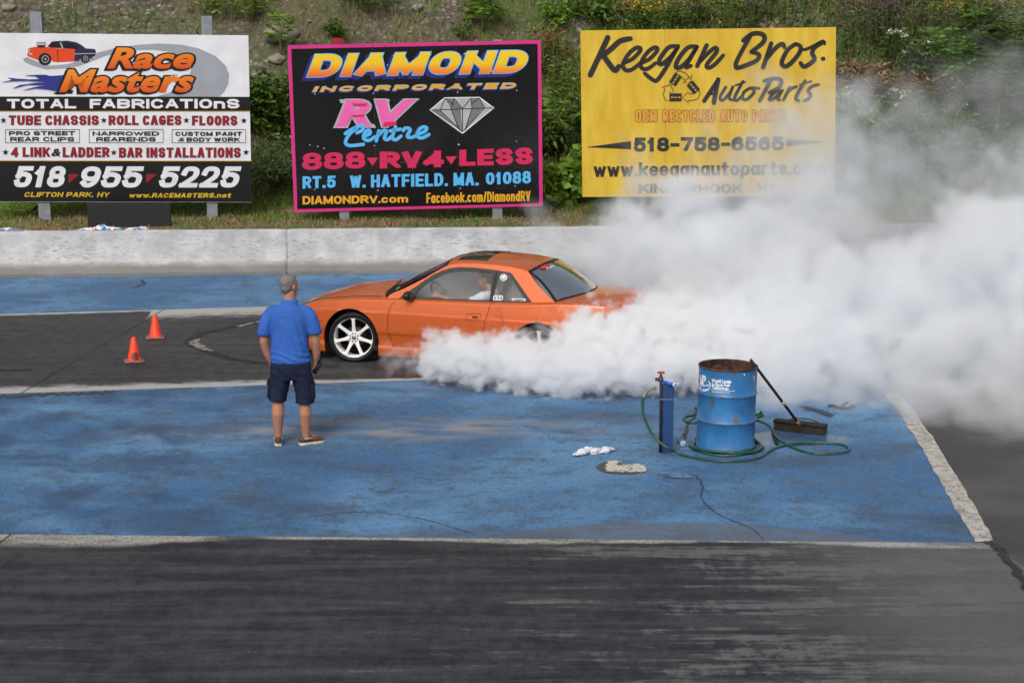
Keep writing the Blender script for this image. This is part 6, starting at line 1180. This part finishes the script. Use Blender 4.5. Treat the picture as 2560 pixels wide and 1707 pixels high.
def sumac(px, h, nf, fl, label, mat=M_FROND, base=None, lean=0, cat='sumac', name='sumac_shrub'):
    B = base or at_hill(px); e = empty(name, B); tag(e, label, cat, GRP); C_, D_, S_ = [], [], []; st = MB(); st.limb([(0, 0, -.1), (lean * .3, 0, h * .5), (lean, 0, h * .8)], [.03, .024, .014], 7)
    for i in range(nf):
        a = i * 2.4 + rs.uniform(-.3, .3); z = h * (.35 + .45 * i / nf); el = .35 + .6 * i / nf; rib, V_ = frond((lean * z / h, 0, z), (math.cos(a) * math.cos(el), math.sin(a) * math.cos(el), math.sin(el)), fl * rs.uniform(.8, 1.15), .5); st.tube([tuple(q) for q in rib], .006, 4)
        for c_, d, s_ in V_: C_.append(c_); D_.append(d); S_.append(s_)
    leaf_obj('foliage', leaves(np.array(C_), np.array(S_), .30, .25, np.array(D_), .35), mat, e); st.build('stem', M_STEM, e); return e
def spires(px, r, h, n, mat, label, cat, name, head=M_YEL_F, hs=.05, leafm=M_MID, base=None):
    """upright stalks with narrow leaves and a flower head each"""
    B = base or at_hill(px); e = empty(name, B); tag(e, label, cat, GRP); st = MB(); C_, D_, F_ = [], [], []
    for _ in range(n):
        x, y = rs.normal(0, r * .5, 2); hh = h * rs.uniform(.6, 1.1); tx, ty = x + rs.normal(0, .12), y + rs.normal(0, .12); st.limb([(x, y, -.1), ((x + tx) / 2, (y + ty) / 2, hh * .5), (tx, ty, hh)], [.007, .006, .004], 4)
        for k in np.linspace(.15, .95, 16): a = rs.uniform(0, 6.28); C_.append((x + (tx - x) * k, y + (ty - y) * k, hh * k)); D_.append((math.cos(a), math.sin(a), .35))
        for _ in range(9): F_.append(np.array((tx, ty, hh)) + rs.normal(0, hs, 3) * (1, 1, .6))
    leaf_obj('foliage', leaves(np.array(C_), .14, .22, .3, np.array(D_)), leafm, e); st.build('stem', M_STEM, e)
    if head: leaf_obj('blossom', leaves(np.array(F_), hs * .9, .7, 0), head, e)
    return e
def gpos(px, Y): q = atY(dp(*px), Y); return Vector((q.x, Y, hill_z(q.x, Y)))
# the gap between the white and the black sign
shrub(0, .85, 1.0, 1900, M_PALE, .15, 'pale grey green bush at the foot of the gap left of the pink bordered sign', base=gpos((628, 470), 35.0), aspect=.25, flowers=(M_WHT, 5, .05))
shrub(0, .75, 1.5, 1500, M_MID, .15, 'mid green bush behind the pale bush left of the pink bordered sign', base=gpos((640, 430), 36.0), flowers=(M_YEL_F, 3, .05))
shrub(0, .7, 1.1, 1300, M_MID, .14, 'dark green bush beside the right edge of the white sign', base=gpos((590, 440), 36.2))
sumac(0, 1.0, 8, .6, 'young sumac high in the gap left of the pink bordered sign', base=gpos((650, 330), 37.4), mat=M_BRIGHT)
# the gap between the black and the yellow sign
shrub(0, .95, 1.15, 2000, M_BRIGHT, .19, 'bright broad leaved bush between the pink bordered and yellow signs', base=gpos((1285, 460), 35.0), aspect=.75)
shrub(0, .8, 1.5, 1300, M_MID, .16, 'green bush rising behind the broad leaved bush between the signs', base=gpos((1300, 420), 36.0))
sumac(0, 1.2, 9, .65, 'feathery sumac above the broad leaved bush between the signs', base=gpos((1280, 380), 36.0), mat=M_BRIGHT)
spires(0, .5, .9, 40, M_DOCK, 'rusty brown dock between the pink bordered and yellow signs', 'dock', 'dock_plant', head=M_DOCK, hs=.07, leafm=M_MID, base=gpos((1275, 250), 38.0))
spires(0, .6, .9, 50, M_DRY, 'tall pale grass clump left of the yellow sign edge', 'grass clump', 'grass_clump', head=M_STRAW, hs=.05, leafm=M_BRIGHT, base=gpos((1318, 300), 37.5))
# along the top of the picture
sumac((1108, 82), .75, 12, .75, 'large fern like sumac above the pink bordered sign', mat=M_BRIGHT)
sumac((1060, 98), .35, 6, .4, 'small low sumac left of the large one above the pink bordered sign')
spires((1480, 62), .7, .55, 34, M_YEL_F, 'yellow goldenrod at the top edge of the yellow sign', 'goldenrod', 'goldenrod_plant', hs=.06)
spires((1650, 55), .8, .7, 26, M_YEL_F, 'yellow flowered weeds above the middle of the yellow sign', 'wildflowers', 'wildflower_plant', hs=.045)
spires((1740, 62), .6, .6, 26, M_PUR, 'purple flowered weeds above the right half of the yellow sign', 'wildflowers', 'wildflower_plant', head=M_PUR, hs=.06)
spires((1570, 64), .5, .5, 20, M_PUR, 'small purple thistle patch above the left half of the yellow sign', 'wildflowers', 'wildflower_plant', head=M_PUR, hs=.05)
shrub((1390, 60), .6, .7, 700, M_MID, .13, 'green bush above the left corner of the yellow sign')
shrub((1275, 55), .5, .6, 500, M_BRIGHT, .12, 'light green weed clump high between the pink bordered and yellow signs')
shrub((770, 86), .3, .35, 260, M_MID, .11, 'small green plant beside the red post cap')
spires((560, 40), .9, .7, 70, M_YEL_F, 'green weeds above the right end of the white sign', 'weeds', 'weed_clump', head=None, leafm=M_BRIGHT)
spires((840, 20), .6, .5, 36, M_YEL_F, 'sparse yellow flowered weeds above the left half of the pink bordered sign', 'wildflowers', 'wildflower_plant', hs=.035)
# right of the yellow sign
spires((2010, 120), .9, 1.0, 36, M_PUR, 'tall purple joe pye weed right of the yellow sign', 'wildflowers', 'wildflower_plant', head=M_PUR, hs=.08, leafm=M_DEEP)
spires((2095, 70), .9, .9, 30, M_PUR, 'dusky purple joe pye weed higher on the bank at the right', 'wildflowers', 'wildflower_plant', head=M_PUR, hs=.08, leafm=M_DEEP)
spires((2220, 80), .9, .7, 30, M_YEL_F, 'yellow daisies at the top right of the bank', 'wildflowers', 'wildflower_plant', hs=.05)
spires((2060, 225), 1.0, .5, 150, M_DRY, 'dry tan grass clump right of the yellow sign', 'grass clump', 'grass_clump', head=M_STRAW, hs=.07, leafm=M_DRY)
spires((1975, 205), .6, .5, 80, M_DRY, 'smaller dry tan grass clump touching the yellow sign edge', 'grass clump', 'grass_clump', head=M_STRAW, hs=.07, leafm=M_DRY)
shrub((1960, 300), .6, .8, 900, M_BRIGHT, .12, 'light green bush with white and yellow flowers at the yellow sign edge', flowers=(M_WHT, 16, .05))
shrub((2120, 315), .75, .9, 1100, M_MID, .13, 'green bush with white daisies above the drifting smoke', flowers=(M_WHT, 12, .05))
shrub((2080, 165), .8, .8, 1000, M_DEEP, .13, 'dark bush with white flowers above the dry grass', flowers=(M_WHT, 14, .05))
sumac((2185, 260), 1.5, 16, 1.0, 'large sumac with drooping fronds at the right', lean=-.1)
sumac((2290, 330), 1.7, 16, 1.0, 'dark sumac at the right edge of the picture', mat=M_DEEP)
sumac((2240, 170), 1.3, 13, .9, 'upper sumac on the bank at the top right', mat=M_MID)
sumac((2320, 200), 1.4, 13, .9, 'sumac in the top right corner', mat=M_MID)
shrub((2270, 400), .9, 1.2, 1300, M_DEEP, .15, 'dark bush low at the right, behind thin smoke')
shrub((2000, 420), .9, 1.1, 1100, M_DEEP, .15, 'dark bush behind the smoke beside the yellow sign')
shrub((2130, 430), .9, 1.1, 1100, M_DEEP, .15, 'dark bush deep in the smoke between yellow sign and sumacs')
# ---------------------------------------------------------------- undergrowth, grass and stones nobody could count
def scatter(n, fx, ulo, uhi, keep):
    out = []
    while len(out) < n:
        x = rs.uniform(*fx); u = ulo + (uhi - ulo) * rs.random(); y = u + .069 * x
        if rs.random() < keep(x, u): out.append((x, y, hill_z(x, y)))
    return np.array(out)
def cover(x, u):
    """how overgrown the bank is: stony at the left, thick at the right and low down"""
    k = .5 + .5 * noise.noise((x * .35, u * .45, 2.0)); b = np.interp(x, [-9, -3.5, -2.2, 0, 1.2, 3, 9], [.0, .03, .10, .16, .45, .95, 1]); b = max(b, .95 * np.interp(u, [35, 36.2, 37.4], [1, .8, 0])) * (1.0 if x > -9 else .2)
    return np.clip((b + (k - .5) * .9) * (k > .25), 0, 1)
pts = scatter(38000, (-11, 14), 35.0, 43.5, cover); pts[:, 2] += np.abs(rs.normal(0, .16, len(pts)))
dirs = rs.normal(size=(len(pts), 3)); dirs[:, 2] = np.abs(dirs[:, 2]) + .5
mi = (rs.random(len(pts)) * 3).astype(int); mi[rs.random(len(pts)) < .08] = 3; mi = np.where((pts[:, 0] > 4) & (mi == 1), 2, mi)
tag(leaf_obj('undergrowth', leaves(pts, .12, .32, .3, dirs), [M_MID, M_BRIGHT, M_DEEP, M_DRY], mi=mi), 'weeds covering the bank behind the signs', 'undergrowth', kind='stuff')
def blades(pts, h, lean=.35, w=.012):
    n = len(pts); a = rs.uniform(0, 6.28, n); hh = (h * rs.uniform(.5, 1.3, n))[:, None]; s_ = np.stack([np.cos(a), np.sin(a), 0 * a], 1) * w; t_ = np.stack([-np.sin(a), np.cos(a), 0 * a], 1) * rs.normal(0, lean, n)[:, None] * hh; z = np.array([0, 0, 1.])
    return np.stack([pts - s_, pts + s_, pts + t_ * .5 + z * hh * .6 + s_ * .7, pts + t_ + z * hh], 1).reshape(-1, 3)
g1 = scatter(26000, (-9.5, 10), 32.6, 35.7, lambda x, u: np.clip(.25 + .9 * (noise.noise((x * .8, u * .9, 7)) + .45 * (u - 33.4)), 0, 1)); g2 = scatter(12000, (-9.5, 10), 31.2, 34.4, lambda x, u: np.clip(.6 + .8 * noise.noise((x * .7, u * .9, 4)), 0, 1)); g3 = scatter(9000, (-9.5, 10), 35.5, 42.5, lambda x, u: np.clip(.2 + cover(x, u) * .8 + (.35 if -4.4 < x < -2.4 else 0) - (.2 if x < -5 else 0), 0, 1))
V_ = np.concatenate([blades(g1, .09), blades(g2, .06, .7), blades(g3, .26, .45)]); mi = np.concatenate([np.zeros(len(g1)), np.ones(len(g2)), (rs.random(len(g3)) < .3)]).astype(int)
tag(leaf_obj('grass', V_, [M_GRASS, M_STRAW], mi=mi), 'grass strip and dead grass at the foot of the bank', 'grass', kind='stuff')
t = NT('stones'); g = t.n('ShaderNodeNewGeometry'); c = t.ramp(g.outputs['Random Per Island'], [(0, lin((84, 78, 70))), (.4, lin((112, 104, 94))), (.85, lin((130, 122, 112))), (1, lin((180, 176, 168)))]); t.set(c, .9); M_STONE = t.mat
def rock(r, seed, sub=1, rough=.3, flat=.7):
    bm = bmesh.new(); bmesh.ops.create_icosphere(bm, subdivisions=sub, radius=1)
    V = [(Vector(v.co) * (1 + rough * noise.noise(Vector(v.co) * 1.4 + Vector((seed * 3.7, 0, 0))))) for v in bm.verts]; F = [tuple(v.index for v in f.verts) for f in bm.faces]; bm.free(); return [(v.x * r, v.y * r, v.z * r * flat) for v in V], F
sp_ = scatter(1300, (-9.5, 8), 35.6, 42.8, lambda x, u: 1 - .9 * cover(x, u)); kinds = [rock(1, k) for k in range(8)]; m = MB()
for i, q in enumerate(sp_):
    V, F = kinds[i % 8]; r_ = min(.16, .020 * (1 + rs.pareto(2.5))); a = rs.uniform(0, 6.28); ca, sa = math.cos(a), math.sin(a); m.add([(q[0] + r_ * (ca * x - sa * y), q[1] + r_ * (sa * x + ca * y), q[2] + r_ * z * .9) for x, y, z in V], F)
tag(m.build('gravel', M_STONE, smooth=False), 'loose stones on the bare bank behind the signs', 'gravel', kind='stuff')
M_BOULD = plain('boulder', lin((138, 128, 118)), .9, 0, .2, 4, .5)
for px, r_, lab, sd in (((645, 88), .34, 'large rounded grey boulder between the white and pink bordered signs, high on the bank', 3), ((960, 22), .14, 'grey boulder at the top above the pink bordered sign', 5), ((636, 142), .17, 'smaller grey boulder below the large one between the signs', 8), ((20, 22), .15, 'grey boulder at the top left corner', 11)):
    B = at_hill(px); V, F = rock(r_, sd, 3, .35, .62); tag(MB().add(V, F).build('boulder', M_BOULD, loc=(B.x, B.y, B.z + r_ * .2), rz=sd), lab, 'boulder', 'boulders on the bank')
# ================================================================ SMOKE
def spectral_noise(shape, dx, lo, hi, seed, power=0.0):
    """band of smooth random noise with wavelengths between lo and hi metres, about unit variance"""
    rng=np.random.default_rng(seed)
    f=np.fft.rfftn(rng.standard_normal(shape).astype(np.float32))
    k=[np.fft.fftfreq(n,dx).astype(np.float32) for n in shape[:2]]+[np.fft.rfftfreq(shape[2],dx).astype(np.float32)]
    kk=np.sqrt(k[0][:,None,None]**2+k[1][None,:,None]**2+k[2][None,None,:]**2)+1e-6
    c=1/math.sqrt(lo*hi); s=math.log(hi/lo)/2
    f*=np.exp(-.5*(np.log(kk/c)/s)**2)*kk**(-power)
    n=np.fft.irfftn(f,s=shape).astype(np.float32)
    return n/n.std()
def billow(shape,dx,sizes,seed,gain=.5):
    out=0; a=1.0
    for i,s in enumerate(sizes):
        out=out+a*np.abs(spectral_noise(shape,dx,s*.75,s*1.33,seed+i)); a*=gain
    return out
def puff_field(shape,lo,dx,puffs,smooth):
    """smooth union of balls: signed distance, negative inside; and the density wanted there"""
    ax=[lo[i]+dx*np.arange(shape[i],dtype=np.float32) for i in range(3)]
    num=np.zeros(shape,np.float32); wd=np.zeros(shape,np.float32)
    for (x,y,z,r,dens) in puffs:
        R=r+smooth*6
        sl=[slice(max(0,int((c-R-l)/dx)),max(0,int((c+R-l)/dx)+2)) for c,l in zip((x,y,z),lo)]
        X,Y,Z=[ax[i][sl[i]] for i in range(3)]
        if min(len(X),len(Y),len(Z))==0: continue
        d=np.sqrt((X-x)[:,None,None]**2+(Y-y)[None,:,None]**2+(Z-z)[None,None,:]**2)-r
        e=np.exp(np.clip(-d/smooth,-30,30))
        num[tuple(sl)]+=e; wd[tuple(sl)]+=e*dens
    sdf=-smooth*np.log(num+1e-9)
    return sdf, wd/(num+1e-9)
def volume_object(name,lo,dx,dens,material):
    nx,ny,nz=dens.shape
    me=bpy.data.meshes.new(name); n=nx*ny*nz
    me.vertices.add(n)
    hi=[lo[i]+dx*(dens.shape[i]-1) for i in range(3)]
    co=np.zeros((n,3),np.float32); co[1]=[h-l for h,l in zip(hi,lo)]
    me.vertices.foreach_set('co',co.ravel())
    a=me.attributes.new('amount','FLOAT','POINT'); a.data.foreach_set('value',np.ascontiguousarray(dens.transpose(2,1,0)).ravel().astype(np.float32))
    o=bpy.data.objects.new(name,me); o.location=lo; col.objects.link(o)
    me.materials.append(material)
    g=bpy.data.node_groups.new(name,'GeometryNodeTree')
    g.interface.new_socket('Geometry',in_out='INPUT',socket_type='NodeSocketGeometry')
    g.interface.new_socket('Geometry',in_out='OUTPUT',socket_type='NodeSocketGeometry')
    N=g.nodes.new; L=g.links.new
    gi=N('NodeGroupInput'); go=N('NodeGroupOutput'); vc=N('GeometryNodeVolumeCube'); sm=N('GeometryNodeSetMaterial'); sm.inputs['Material'].default_value=material
    pos=N('GeometryNodeInputPosition'); sep=N('ShaderNodeSeparateXYZ'); L(pos.outputs[0],sep.inputs[0])
    idx=None; mul=[1,nx,nx*ny]
    for i in range(3):
        m=N('ShaderNodeMath'); m.operation='MULTIPLY_ADD'; L(sep.outputs[i],m.inputs[0]); m.inputs[1].default_value=1/dx; m.inputs[2].default_value=.5
        f=N('ShaderNodeMath'); f.operation='FLOOR'; L(m.outputs[0],f.inputs[0])
        # whole-number arithmetic, so that large grids keep every voxel
        ii=N('FunctionNodeFloatToInt'); ii.rounding_mode='ROUND'; L(f.outputs[0],ii.inputs[0])
        q=N('FunctionNodeIntegerMath'); q.operation='MULTIPLY'; L(ii.outputs[0],q.inputs[0]); q.inputs[1].default_value=mul[i]
        if idx is None: idx=q
        else:
            s=N('FunctionNodeIntegerMath'); s.operation='ADD'; L(idx.outputs[0],s.inputs[0]); L(q.outputs[0],s.inputs[1]); idx=s
    at_=N('GeometryNodeInputNamedAttribute'); at_.data_type='FLOAT'; at_.inputs['Name'].default_value='amount'
    si=N('GeometryNodeSampleIndex'); si.data_type='FLOAT'; si.domain='POINT'; si.clamp=True
    L(gi.outputs[0],si.inputs['Geometry']); L(at_.outputs[0],si.inputs['Value']); L(idx.outputs[0],si.inputs['Index'])
    L(si.outputs[0],vc.inputs['Density'])
    vc.inputs['Min'].default_value=(0,0,0); vc.inputs['Max'].default_value=[h-l for h,l in zip(hi,lo)]
    vc.inputs['Resolution X'].default_value=nx; vc.inputs['Resolution Y'].default_value=ny; vc.inputs['Resolution Z'].default_value=nz
    L(vc.outputs[0],sm.inputs[0]); L(sm.outputs[0],go.inputs[0])
    md=o.modifiers.new('smoke','NODES'); md.node_group=g
    return o
def smoke_mat(name,col,k):
    m=bpy.data.materials.new(name); m.use_nodes=True; t=m.node_tree; t.nodes.clear()
    out=t.nodes.new('ShaderNodeOutputMaterial'); v=t.nodes.new('ShaderNodeVolumePrincipled'); v.inputs['Color'].default_value=(*col,1)
    v.inputs['Density'].default_value=k; v.inputs['Anisotropy'].default_value=0
    v.inputs['Density Attribute'].default_value='density'
    t.links.new(v.outputs[0],out.inputs['Volume']); return m
# (pixel x, pixel y, distance, radius, density per metre)
def smoke(name, label, lo, dx, shape, puffs, join, sizes, seed, amp, mean, edge, tint, gain=.55, mottle=None, inside_car=()):
    CR = Matrix.Rotation(CAR_YAW, 3, 'Z'); P_ = [(*tuple(atY(dp(x, y), Y)), r, d) for x, y, Y, r, d in puffs] + [(*tuple(CAR_O + CR @ Vector((u, y, z))), r, d) for u, y, z, r, d in inside_car]
    sdf, den = puff_field(shape, lo, dx, P_, join); b = billow(shape, dx, sizes, seed, gain)
    d = np.clip((-sdf + amp * (b - mean)) / edge, 0, 1); d = d * d * (3 - 2 * d) * den
    if mottle: d *= np.clip(1 + mottle[1] * spectral_noise(shape, dx, mottle[0] * .6, mottle[0] * 1.6, seed + 90), .08, 2.2)
    for ax in range(3):                                     # nothing is cut off at the sides of the grid
        for e in (0, -1):
            if ax == 2 and e == 0: continue
            sl = [slice(None)] * 3; sl[ax] = e; d[tuple(sl)] = 0
    return tag(volume_object(name, lo, dx, d, smoke_mat(name, tint, 1)), label, 'smoke', kind='stuff')
smoke('tyre_smoke', 'dense white roll of smoke boiling out from the rear tyre', (-1.7, 18.9, 0.0), .03, (215, 112, 60),
  [(995,814,21.0,.11,13),(1015,822,20.95,.16,13),(1050,812,20.9,.20,13),(1090,836,20.7,.22,13),(1140,826,20.75,.22,13),(1180,838,20.6,.23,13),(1185,806,21.0,.13,13),(1250,855,20.45,.22,13),(1235,830,20.8,.16,13),
   (1300,850,20.35,.25,13),(1325,790,20.8,.23,13),(1340,752,20.85,.19,13),(1370,845,20.35,.25,13),(1420,800,20.7,.30,13),(1440,770,20.8,.22,13),(1460,850,20.3,.24,13),(1490,742,20.9,.28,12),(1530,840,20.4,.25,12),(1560,760,20.9,.40,10),
   (1620,845,20.35,.24,9),(1660,775,20.9,.44,8),(1710,840,20.5,.30,7),(1760,780,20.9,.45,5.5),(1820,820,20.6,.42,4.5),(1900,800,20.8,.40,4),(1240,785,21.0,.12,.9),(1455,742,20.95,.13,7),(1500,728,21.1,.16,7),(1560,712,21.2,.24,6),(1500,690,21.8,.20,.6),(1570,680,21.8,.26,1.8),(900,823,21.6,.10,1.6),(930,822,21.5,.10,2)],
  .06, [.34, .17, .085, .045], 11, .075, .95, .13, (.985, .993, 1), .66)
smoke('drifting_smoke', 'thick grey white smoke drifting right over the pad towards the barrier', (-1.4, 17.4, 0.0), .075, (146, 132, 48),
  [(1620,750,21.6,.46,4),(1740,760,21.2,.56,4),(1850,765,21,.66,4),(1950,775,21,.74,4),(2050,770,21,.84,3.8),(2150,765,21,.90,3.6),(2250,740,21,1.0,3.4),(2350,710,21,1.1,3.4),(2460,680,21.2,1.2,3.2),(2600,690,21.2,1.2,3),(2750,720,21.2,1.0,2.6),
   (1740,870,20.2,.24,3),(1800,878,20.1,.30,3),(1900,890,19.9,.32,2.6),(2000,898,19.8,.36,2.2),(2100,905,19.5,.40,1.9),(2200,925,19.2,.44,1.5),(2300,945,18.9,.48,1.3),(2400,955,18.8,.5,1.3),(1560,690,22.9,.42,4),(1660,690,22.9,.5,4),(1760,690,22.9,.55,4)],
  .16, [1.3, .65, .32, .16], 31, .27, 1.15, .50, (.968, .984, 1), .6, (.7, .3))
smoke('smoke_bank', 'soft white smoke bank between the car and the barrier', (-1.6, 23.4, 0.0), .08, (140, 66, 42),
  [(1240,615,25.2,.26,2),(1300,595,25.4,.36,3),(1380,615,24.8,.36,3.4),(1440,625,24.4,.30,3),(1500,630,24.2,.32,3.2),(1420,590,25.5,.50,4),(1520,585,25.5,.58,4.4),(1620,590,25.5,.64,4.4),(1720,595,25.4,.66,4.2),(1820,600,25.2,.66,3.6),(1920,650,25,.5,1.4),(2020,680,24.8,.46,1.0),(2120,690,24.8,.46,1.0),(1540,670,24.6,.42,4),(1640,680,24.6,.42,4),
   (1420,530,27,.40,1.6),(1480,518,27.5,.36,1.5),(1560,552,27,.44,2.1),(1650,555,27,.48,2.2),(1740,535,27,.52,2.2),(1830,515,27,.60,2.1),(1900,510,27,.58,1.7),(1870,450,27.4,.5,1.0),(1970,560,26.6,.5,.7)],
  .18, [1.2, .6, .3, .15], 51, .27, 1.15, .55, (.965, .983, 1), .56, (.7, .25))
smoke('smoke_veil', 'thin bluish smoke veil rising over the barrier and the lower right of the yellow sign', (.2, 26.2, 0.0), .10, (112, 56, 50),
  [(1560,475,29.2,.5,.30),(1680,465,29.2,.6,.42),(1780,440,29.2,.75,.60),(1860,400,29.2,.85,.85),(1930,360,29.2,.85,.85),(2010,420,29.4,1.0,.62),(2100,440,29.4,1.0,.40),(2190,440,29.4,1.0,.32),(2280,440,29.4,1.0,.30),(2380,420,29.4,1.1,.34),(2050,520,28.8,.95,.38),(2200,540,28.6,.95,.30),(2350,510,28.4,1.15,.6),(2300,260,29.6,.9,.16),(2180,290,29.6,.8,.16),(2380,260,29.6,.9,.18),(1850,510,28.8,.8,1.0),(1750,515,28.8,.6,.8)],
  .3, [1.3, .65, .32, .16], 71, .50, 1.15, 1.0, (.92, .96, 1), .6, (.7, .35))
smoke('cabin_smoke', 'grey smoke filling the cabin of the orange car', (-1.5, 21.8, .45), .05, (66, 38, 20),
  [],
  .1, [.4, .2, .1], 91, .05, 1.0, .2, (.97, .985, 1), .5, inside_car=[(.95,-.25,.80,.30,4),(.95,.15,.80,.30,4),(1.2,-.05,.85,.34,3),(1.2,.3,.85,.3,3),(1.5,.1,.85,.36,3),(1.8,.1,.85,.36,3),(2.05,-.2,.90,.30,5),(2.05,.2,.90,.30,5),(2.3,-.28,.88,.22,9),(2.32,0,.90,.24,9),(2.3,.28,.88,.22,9),(2.5,-.2,.80,.18,9),(2.55,.1,.80,.2,9)])
